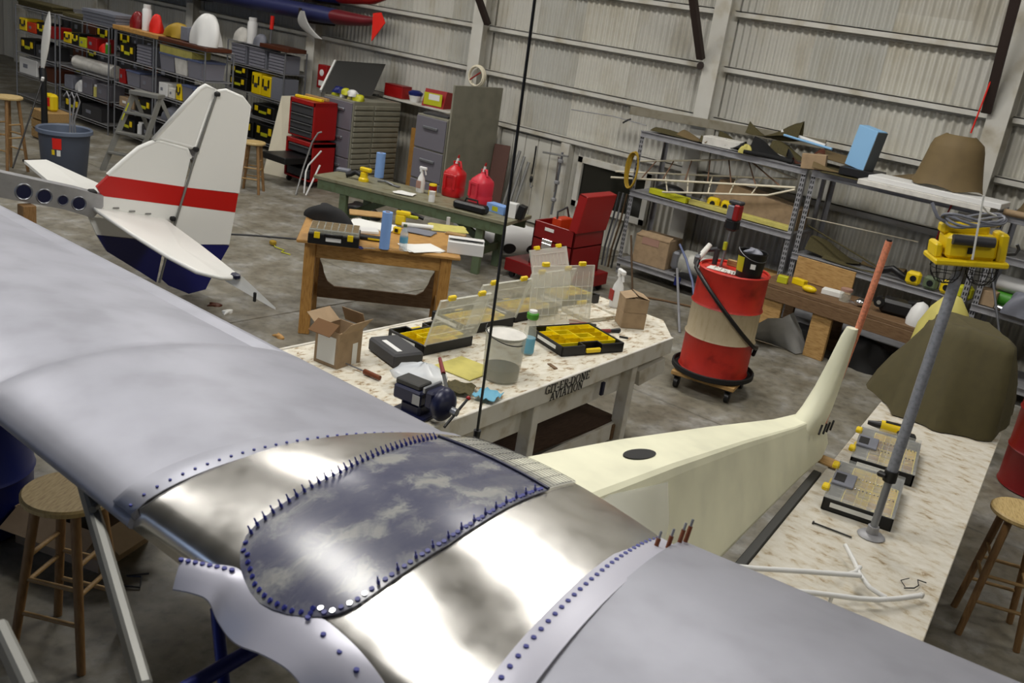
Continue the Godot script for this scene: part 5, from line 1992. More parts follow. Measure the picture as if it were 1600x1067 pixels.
func half_cone(label: String, pos: Vector3, yaw: float, rb: float, rt: float, h: float) -> void:
	# moulded fibre fairing: a tapering open shell with rounded crown
	var g := []
	for i in 17:
		var a := lerpf(-0.55, PI + 0.55, i / 16.0)
		var row := []
		for j in 9:
			var k := j / 8.0
			var r := lerpf(rb, rt, pow(k, 0.85)) * (1.0 if k < 0.8 else sqrt(maxf(0.0, 1.0 - pow((k - 0.8) / 0.22, 2.0) * 0.75)))
			var yy := h * k
			if j == 0:
				yy += 0.035 * absf(sin(a * 2.5))
			row.append(v(cos(a) * r, yy, sin(a) * r * 0.8))
		g.append(row)
	sheet(g, v(0, -0.004, -0.004))
	solo("fibre_cowling", M.fibre, label, "cowling", pos, yaw, "brown moulded cowlings")


func reel(label: String, pos: Vector3, yaw: float, m: Material, grp: String) -> void:
	var t := thing("yellow_reel", label, "strap", pos, yaw, grp)
	bx(v(0, 0.065, 0), v(0.14, 0.13, 0.10), 0.025)
	part("body", t, m)
	cyl(v(0.0, 0.065, 0.05), v(0.0, 0.065, 0.056), 0.03)
	part("hub", t, M.black)


func shelving() -> void:
	shelf_unit("left grey slotted steel shelving bay, by the yellow hose coil", -5.93, -3.905, [0.17, 0.985, 1.665], 1.678)
	shelf_unit("middle grey slotted steel shelving bay, behind the orange-tipped cream fin", -3.85, -2.09, [0.17, 0.80, 1.665], 1.678)
	shelf_unit("right grey slotted steel shelving bay, behind the yellow work light", -2.03, -0.2, [0.17, 0.80, 1.30, 1.665], 1.678)
	var top := 1.682
	var t: Node3D

	# --- top of the left and middle bays
	bar(Vector3(-6.521, 1.811, -10.270), Vector3(-4.027, 1.889, -10.270), 0.02, 0.10)
	solo("long_board", M.boardgrey, "long pale board lying along the back of the top shelf against the wall", "board")
	tube([Vector3(-7.126, 1.705, -9.900), Vector3(-6.458, 1.740, -9.850), Vector3(-5.972, 1.726, -9.800)], 0.006)
	solo("thin_rod", M.galv, "thin grey rod sticking out left from the top shelf", "rod")
	tube([Vector3(-6.296, 1.695, -9.800), Vector3(-6.254, 1.733, -9.820), Vector3(-6.218, 1.754, -9.840)], 0.010)
	solo("clamp", M.black, "small black clamp on the thin grey rod by the shelf end", "clamp")
	slab("white_foam_block", M.white_matte, "white foam block on the top shelf under the long pale board", "foam block", v(-4.95, top + 0.045, -9.78), v(0.42, 0.09, 0.22), v(0, 8, 0))
	var sg := "olive fabric offcuts on the top shelf"
	scrap_sheet("olive fabric offcut at the left end of the top shelf", M.scrapgreen, v(-5.55, top, -9.85), 5, 0.6, 0.3, 0.03, 0.3, sg)
	scrap_sheet("dark olive pointed offcut before the white foam block", M.scrapgreen, v(-5.05, top + 0.002, -9.72), -8, 0.35, 0.08, 0.06, 1.8, sg)
	scrap_sheet("black folded offcut between the white foam block and the cardboard on the top shelf", M.cloth, v(-4.42, top, -9.86), 15, 0.42, 0.40, 0.12, 0.8, sg)
	scrap_sheet("olive crumpled offcut leaning behind the black folded one", M.scrapgreen, v(-4.55, top + 0.16, -10.08), -12, 0.7, 0.14, 0.18, 2.5, sg)
	scrap_sheet("black shiny offcut at the right end of the left bay's top shelf", M.black, v(-4.10, top, -9.80), 30, 0.22, 0.26, 0.10, 1.4, sg)
	var more := [[-5.30, -9.78, 0.5, 0.22, 0.05, 1.1], [-4.78, -9.70, 0.34, 0.14, 0.09, 2.2], [-4.30, -10.06, 0.45, 0.16, 0.10, 0.2], [-3.98, -9.78, 0.3, 0.24, 0.12, 3.0], [-3.60, -9.66, 0.5, 0.14, 0.05, 1.7], [-4.95, -10.05, 0.4, 0.2, 0.08, 0.9]]
	var wh := ["just right of the left shelf post", "below the white foam block", "behind the black folded offcut", "left of the folded cardboard piece", "under the blue foam block's left", "right behind the white foam block"]
	for i in more.size():
		var a: Array = more[i]
		scrap_sheet("%s offcut on the top shelf, %s" % [["brown", "black", "olive", "dark brown", "olive brown", "dark olive"][i], wh[i]], [M.fibre, M.cloth, M.scrapgreen, M.brownwood, M.fibre, M.scrapgreen][i], v(a[0], top + 0.003 + 0.004 * i, a[1]), i * 37 - 60 if a[2] < 0.4 else i * 11 - 25, a[2], a[3], a[4], a[5], sg)
	tube([v(-0.25, 0.025, 0.05), v(0.0, 0.03, 0.0), v(0.28, 0.025, -0.03)], 0.022)
	solo("black_roll", M.cloth, "black roll of material lying on the front edge of the top shelf", "roll", v(-4.36, top, -9.63), -3)
	lump(Vector3.ZERO, v(0.12, 0.10, 0.1), 0.2)
	solo("green_pouch", M.paleyellow, "small pale green pouch among the black offcuts on the top shelf", "pouch", v(-4.62, top + 0.002, -9.64))
	slab("cardboard_piece", M.card, "folded brown cardboard piece above the shelf post on the top shelf", "cardboard", v(-3.86, top + 0.075, -9.66), v(0.24, 0.15, 0.10), v(0, 12, 6))
	slab("cardboard_piece", M.fibre, "flat olive-brown cardboard sheet left of the blue foam block", "cardboard", v(-3.72, top + 0.13, -9.95), v(0.45, 0.012, 0.34), v(8, 20, -6))
	slab("cardboard_piece", M.scrapgreen, "dark green sheet under the flat cardboard left of the blue foam block", "cardboard", v(-3.70, top + 0.035, -9.86), v(0.5, 0.012, 0.36), v(2, 8, -3))
	cyl(Vector3(-4.446, 1.951, -10.050), Vector3(-3.898, 1.905, -9.950), 0.020)
	t = solo("fluorescent_tube", M.white, "white tube lying on top of the scraps, upper of two", "tube")
	cyl(Vector3(-4.393, 1.921, -10.000), Vector3(-3.804, 1.891, -9.900), 0.013)
	solo("lilac_tube", M.foam, "lilac plastic tube lying below the white tube on the scraps", "tube")
	t = thing("foam_block", "tall light blue foam block standing on the top shelf", "foam block", v(-3.41, top + 0.10, -9.74), -14)
	bx(v(0, 0.20, 0), v(0.225, 0.40, 0.16), 0.003, v(0, 0, -8))
	part("block", t, M.foam)
	bx(v(0.117, 0.20, 0) + v(0.0, -0.014, 0), v(0.008, 0.38, 0.164), 0.002, v(0, 0, -8))
	part("side_board", t, M.foamgrey, "dark grey side")
	slab("black_mat", M.black, "black folded mat under the light blue foam block", "mat", v(-3.38, top + 0.06, -9.74), v(0.40, 0.075, 0.30), v(0, 10, 0))
	slab("cardboard_piece", M.fibre, "long brown cardboard sheet leaning between the blue block and the brown cowling", "cardboard", v(-2.93, top + 0.12, -9.82), v(0.50, 0.02, 0.26), v(6, 5, 17))
	slab("cardboard_piece", M.scrapgreen, "thin dark card below the blue foam block at the shelf edge", "cardboard", v(-3.45, top + 0.006, -9.60), v(0.55, 0.01, 0.12), v(0, 3, 0))
	slab("foam_sheet", M.white_matte, "white foam panel on the top shelf, lower of two under the brown cowling", "panel", v(-2.66, top + 0.026, -9.50), v(1.20, 0.05, 0.36), v(0, 2, 0))
	slab("foam_sheet", M.white, "white foam panel on the top shelf, upper of two under the brown cowling", "panel", v(-2.58, top + 0.077, -9.52), v(1.20, 0.05, 0.36), v(0, 1, 0))
	half_cone("whole brown moulded cowling standing on the white panels", v(-2.54, top + 0.105, -9.62), 12, 0.32, 0.215, 0.49)
	half_cone("brown moulded cowling cut off by the right edge of the photo", v(-1.62, top, -9.86), -10, 0.33, 0.20, 0.46)
	tube([v(-0.25, 0.03, 0), v(0, 0.035, 0.02), v(0.3, 0.03, 0)], 0.03)
	solo("paper_wrap", M.card, "rolled tan wrapping at the front of the right bay's top shelf", "roll", v(-1.72, top, -9.50), 4)

	# --- left bay, middle shelf
	var my := 1.0
	t = thing("tube_truss", "welded cream tube truss lying on the middle shelf of the left bay", "truss", v(-5.0, my, -9.8))
	X = Transform3D(Basis(), -v(-5.0, my, -9.8))
	var a0 := Vector3(-6.255, 1.065, -9.700)
	var a1 := Vector3(-4.005, 1.456, -9.700)
	var b0 := Vector3(-6.348, 1.107, -9.920)
	var b1 := Vector3(-4.104, 1.513, -9.920)
	var c0 := Vector3(-5.998, 1.306, -9.850)
	var c1 := Vector3(-4.704, 1.597, -9.950)
	var d0 := Vector3(-5.493, 1.069, -9.620)
	var d1 := Vector3(-4.246, 1.323, -9.620)
	for e in [[a0, a1, 0.012], [b0, b1, 0.011], [c0, c1, 0.010], [d0, d1, 0.011], [d1, Vector3(-3.990, 1.441, -9.660), 0.011], [c1, b1, 0.010]]:
		cyl(e[0], e[1], e[2], -1, 8)
		part("tube", t, M.trussyel)
	for i in 7:
		var k := i / 6.0
		cyl(a0.lerp(a1, 0.18 + k * 0.75), c0.lerp(c1, clampf(k + 0.16, 0, 1)), 0.008, -1, 6)
		part("diagonal", t, M.trussrust)
		if i < 5:
			cyl(d0.lerp(d1, k * 1.2 + 0.05), b0.lerp(b1, 0.3 + k * 0.8), 0.008, -1, 6)
			part("diagonal", t, M.trussyel)
	X = Transform3D()
	t = thing("carton", "large flat brown cardboard carton at the back of the left bay's middle shelf", "box", v(-4.47, my - 0.005, -9.98), -3)
	prism([Vector2(-0.55, 0.0), Vector2(0.52, 0.0), Vector2(0.52, 0.22), Vector2(-0.48, 0.33)], 0.24, Transform3D(Basis(), v(0, 0, -0.12)))
	part("carton", t, M.card)
	slab("yellow_board", M.limeyellow, "bright yellow-green board piece at the left of the middle shelf", "board", v(-5.45, my + 0.035, -9.72), v(0.52, 0.06, 0.10), v(0, -6, 0))
	slab("yellow_board", M.paleyellow, "long pale yellow board along the front of the left bay's middle shelf", "board", v(-4.55, my + 0.03, -9.715), v(1.25, 0.05, 0.10), v(0, -1, 0))
	slab("yellow_board", M.fibre, "brown board lying under the yellow-green piece on the middle shelf", "board", v(-5.2, my + 0.004, -9.80), v(0.9, 0.014, 0.10), v(0, 3, 0))
	var rg := "yellow strap reels on the shelving"
	reel("yellow reel before the large carton, left of a pair", v(-4.93, my, -9.80), 10, M.yellow, rg)
	reel("orange-yellow reel before the large carton, right of a pair", v(-4.76, my, -9.80), -5, M.yellow, rg)
	t = thing("glass_jar", "small clear jar left of the yellow reels on the middle shelf", "jar", v(-5.06, my, -9.80))
	lathe([Vector2(0, 0), Vector2(0.04, 0), Vector2(0.042, 0.07), Vector2(0.03, 0.085), Vector2(0.03, 0.1), Vector2(0, 0.1)], 16)
	part("glass", t, M.clear)
	lathe([Vector2(0.032, 0.098), Vector2(0.034, 0.115), Vector2(0, 0.115)], 16)
	part("lid", t, M.steel)
	lump(Vector3.ZERO, v(0.22, 0.10, 0.12), 0.25)
	solo("white_rag", M.white, "crumpled white rag on top of the large carton behind the truss", "rag", v(-4.68, my + 0.315, -9.98))
	lump(Vector3.ZERO, v(0.4, 0.12, 0.26), 0.1)
	solo("black_bag", M.black, "black bag at the left end of the middle shelf, behind the truss", "bag", v(-5.6, my - 0.006, -9.98))

	# --- left bay, bottom shelf
	var by := 0.18
	t = thing("cardboard_box", "worn brown cardboard box at the left of the left bay's bottom shelf", "box", v(-5.56, by, -9.88), 4)
	bx(v(0, 0.17, 0), v(0.44, 0.34, 0.34), 0.006)
	part("carton", t, M.card)
	bx(v(-0.02, 0.28, 0.172), v(0.22, 0.09, 0.003), 0.001)
	part("tape", t, M.pinkfoam)
	bx(v(0, 0.345, 0.12), v(0.42, 0.006, 0.12), 0.001, v(22, 0, 0))
	part("flap", t, M.card)
	t = thing("carboy", "large clear plastic bottle lying on its side on the bottom shelf", "bottle", v(-4.88, by, -9.86), 8)
	lathe([Vector2(0, -0.30), Vector2(0.12, -0.30), Vector2(0.14, -0.27), Vector2(0.145, 0.16), Vector2(0.11, 0.23), Vector2(0.04, 0.27), Vector2(0.04, 0.31), Vector2(0, 0.31)], 26, v(0, 0.146, 0), Vector3.RIGHT)
	part("body", t, M.frosted)
	cyl(v(-0.2, 0.146, 0), v(0.06, 0.146, 0), 0.10)
	part("contents", t, M.white_matte)
	bx(v(-0.36, 0.15, 0), v(0.10, 0.20, 0.16), 0.03)
	part("foil_cover", t, M.steel)
	slab("blue_tape", M.bluedrum, "small blue tape roll holder hanging at the edge of the bottom shelf", "tape", v(-5.08, 0.135, -9.618), v(0.07, 0.10, 0.02))
	t = thing("yellow_carton", "tan carton behind the barrel on the bottom shelf", "box", v(-4.30, by, -9.9), 0)
	bx(v(0, 0.15, 0), v(0.5, 0.30, 0.30), 0.004)
	part("carton", t, M.ply)
	t = thing("white_canister", "white canister with blue handwriting and black cap before the tan carton", "canister", v(-4.32, by, -9.68), 0)
	bx(v(0, 0.14, 0), v(0.15, 0.27, 0.11), 0.012)
	part("body", t, M.white)
	cyl(v(0, 0.275, 0), v(0, 0.32, 0), 0.05)
	part("cap", t, M.black)
	tube([v(-0.04, 0.16, 0.057), v(-0.03, 0.11, 0.057), v(-0.01, 0.15, 0.057), v(0.0, 0.12, 0.057), v(0.03, 0.15, 0.057)], 0.004, 5)
	part("handwriting", t, M.bluedrum)
	lump(Vector3.ZERO, v(0.4, 0.07, 0.08), 0.1)
	solo("dark_cloth", M.cloth, "dark cloth heap at the front of the left bay's bottom shelf", "cloth", v(-4.95, by, -9.66 + 0.0))

	# --- middle bay shelf
	var cy := 0.815
	var og := "olive offcuts on the middle bay's shelf"
	scrap_sheet("bent olive offcut at the left end of the middle bay's shelf", M.scrapgreen, v(-3.5, cy, -9.9), 8, 0.55, 0.35, 0.12, 0.4, og)
	scrap_sheet("flat olive offcut nearest the front edge of the middle bay's shelf", M.scrapgreen, v(-3.25, cy + 0.002, -9.70), -10, 0.6, 0.14, 0.03, 1.6, og)
	scrap_sheet("long dark olive offcut trailing right on the middle bay's shelf", M.fibre, v(-3.0, cy, -9.95), -14, 0.5, 0.14, 0.06, 2.9, og)
	tube([v(-0.16, 0.05, 0), v(-0.05, 0.10, 0.02), v(0.06, 0.05, 0), v(0.12, 0.03, -0.03)], 0.035)
	solo("black_hose", M.black, "black coiled hose piece between the offcuts and the yellow reels", "hose", v(-2.78, cy, -9.72), 0)
	reel("yellow reel on the middle bay's shelf, left of four", v(-2.62, cy, -9.72), 10, M.yellow, rg)
	reel("dull green reel on the middle bay's shelf, second of four", v(-2.45, cy, -9.72), 0, M.green, rg)
	reel("orange-yellow reel on the middle bay's shelf, third of four", v(-2.29, cy, -9.72), -8, M.yellow, rg)
	reel("yellow reel under the work light's wire guard, last of four", v(-2.13, cy, -9.72), 20, M.limeyellow, rg)
	slab("white_box", M.white, "small flat white box behind the reels on the middle bay's shelf", "box", v(-2.38, cy + 0.03, -9.95), v(0.30, 0.06, 0.14), v(0, 6, 0))
	cyl(Vector3(-3.943, 1.153, -9.900), Vector3(-2.722, 1.197, -9.900), 0.006, -1, 8)
	solo("thin_cane", M.trussyel, "thin pale cane running across the back of the middle bay", "rod")
	cyl(Vector3(-3.800, 1.103, -9.750), Vector3(-2.887, 0.862, -9.720), 0.008, -1, 8)
	solo("thin_cane", M.scrapgreen, "thin greenish cane slanting down across the middle bay", "rod")
	tube([Vector3(-2.447, 1.664, -9.620), Vector3(-2.483, 1.459, -9.620), Vector3(-2.498, 1.219, -9.620), Vector3(-2.459, 1.123, -9.620)], 0.008)
	solo("red_strap", M.red, "red strap hanging from the top shelf beside the work light", "strap")
	tube([Vector3(-2.464, 1.496, -9.600), Vector3(-2.453, 1.252, -9.600), Vector3(-2.498, 1.114, -9.600)], 0.012)
	solo("black_strap", M.black, "black strap hanging in front of the lower end of the red strap", "strap")

	# --- right bay
	var rb := 0.815
	tube([v(-0.35, 0.075, 0), v(0.35, 0.075, 0)], 0.07, 14)
	solo("white_roll", M.white, "white roll of material on the right bay's lower shelf, upper of two", "roll", v(-1.55, rb + 0.155, -9.80), -4)
	tube([v(-0.36, 0.075, 0), v(0.36, 0.075, 0)], 0.07, 14)
	solo("green_roll", M.greencap, "dark green roll of material on the right bay's lower shelf under the white roll", "roll", v(-1.52, rb + 0.006, -9.80), -4)
	lump(Vector3.ZERO, v(0.26, 0.22, 0.16), 0.22)
	solo("plastic_wrap_heap", M.plasticgrey, "heap of grey plastic film in front of the rolls on the right bay", "plastic film", v(-1.62, rb + 0.002, -9.60 - 0.02))
	slab("brown_box", M.card, "small brown box at the left end of the right bay's lower shelf", "box", v(-1.93, rb + 0.07, -9.78), v(0.16, 0.14, 0.2))
	cyl(v(-0.2, 0.03, 0), v(0.2, 0.03, 0), 0.03)
	solo("steel_tube", M.chrome, "shiny steel tube on the front edge of the right bay's lower shelf", "tube", v(-1.62, rb, -9.50 - 0.10), 0)
	cyl(Vector3(-1.943, 1.194, -9.550), Vector3(-1.689, 0.622, -9.500), 0.010, -1, 8)
	solo("aluminium_rod", M.steel, "thin bright rod leaning on the shelving right of the work light", "rod")

	# --- brown work table before the middle bay
	var T := thing("low_table", "rough brown wooden work table in front of the middle shelving bay", "table", v(-2.85, 0, -9.20), -1)
	for i in 3:
		bb(-1.0, 0.56, -0.27 + i * 0.18, 1.0, 0.60, -0.095 + i * 0.18, 0.004)
		part("plank", T, M.benchbrown)
	bb(-0.98, 0.44, 0.24, 0.98, 0.56, 0.27)
	part("apron", T, M.benchbrown)
	for x in [-0.80, -0.28, 0.86]:
		bb(x - 0.10, 0, 0.19, x + 0.10, 0.56, 0.235)
		part("leg", T, M.ply)
		bb(x - 0.05, 0, -0.24, x + 0.05, 0.56, -0.20)
		part("leg", T, M.benchbrown)
	var ty := 0.601
	slab("plywood_offcut", M.ply, "plywood offcut standing on edge at the back of the low brown table", "board", v(-3.38, ty + 0.12, -9.42), v(0.62, 0.235, 0.02), v(0, -2, 0))
	var yb := "yellow plastic pieces on the low brown table"
	slab("yellow_piece", M.limeyellow, "lime yellow block at the left end of the low brown table", "plastic piece", v(-3.66, ty + 0.035, -9.10), v(0.10, 0.07, 0.08), v(0, 15, 0), yb)
	slab("yellow_piece", M.yellow, "orange-yellow piece behind the lime yellow block", "plastic piece", v(-3.53, ty + 0.03, -9.22), v(0.14, 0.06, 0.07), v(0, -10, 0), yb)
	ell(v(0, 0.035, 0), v(0.075, 0.035, 0.045))
	solo("yellow_piece", M.yellow, "rounded bright yellow piece at the table's front edge", "plastic piece", v(-3.35, ty, -9.04), 0, yb)
	slab("paper_pad", M.paper, "white printed paper pad on the low brown table by the plywood offcut", "papers", v(-3.18, ty + 0.025, -9.22), v(0.20, 0.05, 0.12), v(0, 10, 0))
	t = thing("plastic_jar", "clear plastic jar with pink lid at the middle of the low brown table", "jar", v(-3.02, ty, -9.12))
	lathe([Vector2(0, 0), Vector2(0.05, 0), Vector2(0.055, 0.09), Vector2(0.05, 0.11)], 18)
	part("body", t, M.milky)
	lathe([Vector2(0.056, 0.10), Vector2(0.056, 0.125), Vector2(0, 0.13)], 18)
	part("lid", t, M.pinkfoam)
	ell(v(0, 0.04, 0), v(0.055, 0.04, 0.055))
	bx(v(-0.06, 0.012, 0.02), v(0.12, 0.024, 0.03), 0.006)
	solo("metal_fitting", M.chrome, "shiny metal fitting right of the clear jar on the low brown table", "fitting", v(-2.86, ty, -9.10), -20)
	t = thing("engine_part", "black greasy engine part on the low brown table behind the cream fin", "engine part", v(-2.55, ty, -9.22), 10)
	bx(v(0, 0.07, 0), v(0.30, 0.14, 0.20), 0.03)
	cyl(v(-0.16, 0.10, 0.04), v(-0.16, 0.10, 0.12), 0.05)
	cyl(v(0.10, 0.12, -0.02), v(0.20, 0.16, 0.06), 0.045)
	part("casting", t, M.black)
	cyl(v(-0.16, 0.10, 0.12), v(-0.16, 0.10, 0.135), 0.02)
	part("bolt", t, M.chrome)
	lathe([Vector2(0, 0), Vector2(0.10, 0), Vector2(0.105, 0.05), Vector2(0.085, 0.14), Vector2(0.05, 0.20), Vector2(0, 0.225)], 24)
	solo("spinner", M.white, "white egg-shaped spinner standing at the right end of the low brown table", "spinner", v(-2.30, ty, -9.05))
	t = thing("battery_box", "black box with grey top beside the white spinner", "box", v(-2.18, ty, -8.99 + 0.0 - 0.30), -15)
	bx(v(0, 0.06, 0), v(0.22, 0.12, 0.12), 0.01)
	part("body", t, M.black)
	bx(v(0, 0.124, 0), v(0.20, 0.012, 0.10), 0.004)
	part("lid", t, M.plasticgrey)
	# under and beside the table
	var g := []
	var pts := [[Vector3(-3.527, 0.300, -8.278), Vector3(-3.753, 0.010, -8.931)], [Vector3(-3.540, 0.330, -8.673), Vector3(-3.558, 0.010, -8.953)], [Vector3(-3.465, 0.330, -8.830), Vector3(-3.398, 0.010, -8.953)], [Vector3(-3.452, 0.360, -9.054), Vector3(-3.271, 0.010, -8.898)], [Vector3(-3.329, 0.220, -9.044), Vector3(-3.227, 0.010, -9.090)]]
	for p in pts:
		g.append([p[0], p[0].lerp(p[1], 0.5), p[1]])
	sheet(g, v(0, -0.004, -0.004), 1)
	solo("sheet_metal", M.sheetgrey, "bent grey sheet metal piece leaning on the floor right of the barrel", "sheet metal")
	lump(Vector3.ZERO, v(0.5, 0.3, 0.3), 0.2)
	solo("parts_heap", M.dark, "dark heap of parts on the floor under the low brown table", "heap", v(-2.75, 0.0, -9.2))
	for i in 2:
		bx(v(0, 0.1, 0), v(0.3, 0.2, 0.22), 0.01)
		solo("crate", M.charcoal, ["dark crate on the floor at the left under the low brown table", "dark crate on the floor at the right under the low brown table"][i], "crate", v([-3.34, -2.25][i], 0, -9.25), 8 * i, "crates under the low brown table")
	lathe([Vector2(0.22, 0), Vector2(0.22, 0.72), Vector2(0.20, 0.92), Vector2(0.14, 1.07), Vector2(0.06, 1.18), Vector2(0, 1.20)], 26)
	var yc := solo("yellow_cone", M.paleyellow, "pale yellow rounded cone standing behind the olive covered machine", "cone", v(-1.80, 0.0, -7.9))
	bx(v(0.0, 0.95, 0.195), v(0.11, 0.07, 0.004), 0.001, v(-22, 0, 0))
	part("sticker", yc, M.paper)

	# --- hoses and things at the left end of the shelving
	var hc := Vector3(-5.924, 1.224, -9.600)
	for i in 5:
		var ring := []
		for j in 22:
			var a := TAU * j / 22
			ring.append(v(cos(a) * (0.055 + i * 0.007), sin(a) * (0.20 + 0.006 * (i % 3)), i * 0.012 - 0.02 + 0.01 * sin(a * 2 + i)))
		tube(ring, 0.0085, 7, true)
	solo("hose_coil", M.hose, "coil of yellow hose hanging on the left end of the shelving", "hose", hc)
	for i in 4:
		tube([Vector3(-6.136, 0.914, -9.750) + v(i * 0.055, 0, 0), Vector3(-6.159, 0.598, -9.750) + v(i * 0.055, 0, 0), Vector3(-6.202, 0.231, -9.750) + v(i * 0.05, 0, 0), Vector3(-6.200, -0.091, -9.750) + v(i * 0.045, -0.1, 0)], 0.012)
		solo("long_tube", [M.charcoal, M.steel, M.gasket, M.cabdark][i], ["charcoal tube", "bright steel tube", "brown tube", "dull dark tube"][i] + " in the bundle leaning at the left end of the shelving", "tube", Vector3.ZERO, 0.0, "tubes at the end of the shelving")
	cyl(Vector3(-5.346, 0.000, -9.133), Vector3(-5.748, 0.502, -9.550), 0.012)
	solo("broom_stick", M.gasket, "brown stick standing before the worn cardboard box on the bottom shelf", "stick")
	cyl(Vector3(-4.254, -0.000, -8.328), Vector3(-4.943, 0.357, -9.300), 0.014)
	solo("grey_stand_pole", M.galv, "thin grey upright pole left of the barrel", "pole")
	tube([Vector3(-5.196, 0.012, -8.990), Vector3(-4.927, 0.012, -9.160), Vector3(-4.632, 0.012, -9.283)], 0.012)
	solo("floor_pipe", M.benchbrown, "brown pipe lying on the floor before the shelving left of the barrel", "pipe")
	g = []
	for i in 7:
		var k := i / 6.0
		g.append([Vector3(-4.605, 0.813, -8.600).lerp(Vector3(-4.388, 0.526, -8.600), k) + v(0, 0, 0.05 * sin(k * PI)), Vector3(-4.504, 0.871, -8.700).lerp(Vector3(-4.228, 0.473, -8.600), k) + v(0, 0, 0.05 * sin(k * PI))])
	tube([Vector3(-4.652, 0.765, -8.700), Vector3(-4.494, 0.663, -8.600), Vector3(-4.322, 0.491, -8.500), Vector3(-4.207, 0.339, -8.400)], 0.012)
	solo("clear_strip", M.binblue, "thin lilac-edged plastic strip hanging left of the barrel", "strip")


func cabinets() -> void:
	var t: Node3D
	# tall red tool cabinet with a drawer pulled out
	t = thing("tool_cabinet", "tall red roller tool cabinet with dark grey drawers, left of the filing cabinets", "tool cabinet", v(-10.80, 0, -8.95))
	for b in [[0.08, 0.62, 0.30], [0.66, 1.17, 0.27]]:
		bb(-b[2], b[0], -0.2, b[2], b[0] + 0.02, 0.2)
		bb(-b[2], b[1] - 0.06, -0.2, b[2], b[1], 0.2)
		bb(-b[2], b[0], -0.2, -b[2] + 0.03, b[1], 0.2)
		bb(b[2] - 0.03, b[0], -0.2, b[2], b[1], 0.2)
		bb(-b[2], b[0], -0.2, b[2], b[1], -0.18)
	part("body", t, M.red)
	for k in [[0.68, 0.76], [0.77, 0.86], [0.87, 0.97], [0.98, 1.10], [0.45, 0.55], [0.12, 0.24]]:
		bb(-0.235, k[0], -0.1, 0.235, k[1], 0.205, 0.006)
		var d := part("drawer", t, M.charcoal)
		bb(-0.22, k[1] - 0.018, 0.205, 0.22, k[1] - 0.006, 0.216, 0.003)
		part("pull", d, M.cabdark)
	bb(-0.26, 0.33, 0.05, 0.24, 0.42, 0.62, 0.008)
	part("drawer", t, M.black, "black drawer pulled out")
	for x in [-0.24, 0.24]:
		cyl(v(x - 0.015, 0.04, 0.15), v(x + 0.015, 0.04, 0.15), 0.04, -1, 14)
		cyl(v(x - 0.015, 0.04, -0.15), v(x + 0.015, 0.04, -0.15), 0.04, -1, 14)
	part("casters", t, M.black).set_meta("kind", "stuff")
	slab("yellow_level", M.yellow, "yellow level lying on top of the tall red tool cabinet", "level", v(-10.82, 1.19, -8.88), v(0.46, 0.035, 0.06), v(0, 12, 0))
	slab("brown_strip", M.ply, "brown wood strip behind the yellow level on the red tool cabinet", "wood", v(-10.84, 1.195, -9.03), v(0.44, 0.04, 0.05), v(0, 4, 0))
	# pale sheet leaning at its side
	var q := [Vector3(-11.529, 0.000, -8.718), Vector3(-11.126, 0.000, -8.853), Vector3(-11.298, 1.141, -9.000), Vector3(-11.585, 1.093, -9.000)]
	loft([q, [q[0] + v(-0.02, 0, -0.02), q[1] + v(-0.02, 0, -0.02), q[2] + v(-0.02, 0, -0.02), q[3] + v(-0.02, 0, -0.02)]], true, -1)
	solo("leaning_sheet", M.trussyel, "pale tapered sheet leaning on the left of the red tool cabinet", "sheet")

	# filing cabinets
	t = thing("filing_cabinet", "left grey filing cabinet with ribbed side, packs and a dark lid on top", "filing cabinet", v(-10.60, 0, -9.66))
	bb(-0.31, 0.03, -0.46, 0.31, 1.24, 0.44, 0.006)
	part("body", t, M.cabside)
	for i in 3:
		bb(-0.30, 0.06 + i * 0.39, 0.44, 0.30, 0.435 + i * 0.39, 0.462, 0.006)
		var d := part("drawer", t, M.cabgrey)
		bb(-0.10, 0.31 + i * 0.39, 0.462, 0.16, 0.345 + i * 0.39, 0.49, 0.006)
		part("handle", d, M.steel)
	for i in 15:
		bb(0.31, 0.08 + i * 0.075, -0.44, 0.335, 0.135 + i * 0.075, 0.05, 0.01)
		part("rib", t, M.cabside)
		bb(0.31, 0.08 + i * 0.075, 0.08, 0.335, 0.135 + i * 0.075, 0.42, 0.01)
		part("rib", t, M.cabside)
	var pk := "plastic packs on the left filing cabinet"
	for i in 7:
		lump(Vector3.ZERO, v(0.16, 0.09, 0.12), 0.2, 12, 5)
		solo("parts_pack", [M.limeyellow, M.bluedrum, M.white, M.limeyellow, M.paleyellow, M.white, M.limeyellow][i], ["lime yellow", "blue", "white", "second lime yellow", "pale yellow", "second white", "rightmost lime yellow"][i] + " plastic pack on the front of the left filing cabinet", "pack", v(-10.80 + i * 0.075, 1.241 + (0.05 if i % 2 else 0.0), -9.36 + 0.05 * (i % 2)), i * 40, pk)
	var p := [Vector3(-11.369, 1.208, -9.550), Vector3(-10.520, 1.292, -9.750), Vector3(-10.683, 1.737, -10.050), Vector3(-11.683, 1.617, -10.050)]
	p[2] = p[1] + p[3] - p[0]
	var p2 := []
	for k in p:
		p2.append(k + v(-0.03, 0.01, -0.03))
	loft([p, p2], true, -1)
	t = solo("dark_screen", M.cabdark, "dark glossy panel with a pale edge tilted up on the left filing cabinet", "panel")
	bar(p[0] + v(-0.03, 0, 0), p[3] + v(-0.03, 0, 0), 0.03, 0.05)
	part("pale_edge", t, M.paper)
	bar(Vector3(-11.243, 1.255, -9.500) + v(0, -0.02, -0.3), Vector3(-10.550, 1.321, -9.700) + v(0, -0.02, -0.2), 0.05, 0.03)
	part("foot", t, M.cabdark)
	t = thing("filing_cabinet", "right grey filing cabinet with two big drawers, under a tall grey panel", "filing cabinet", v(-8.97, 0, -9.86))
	bb(-0.28, 0.02, -0.48, 0.28, 1.28, 0.44, 0.006)
	part("body", t, M.cabside)
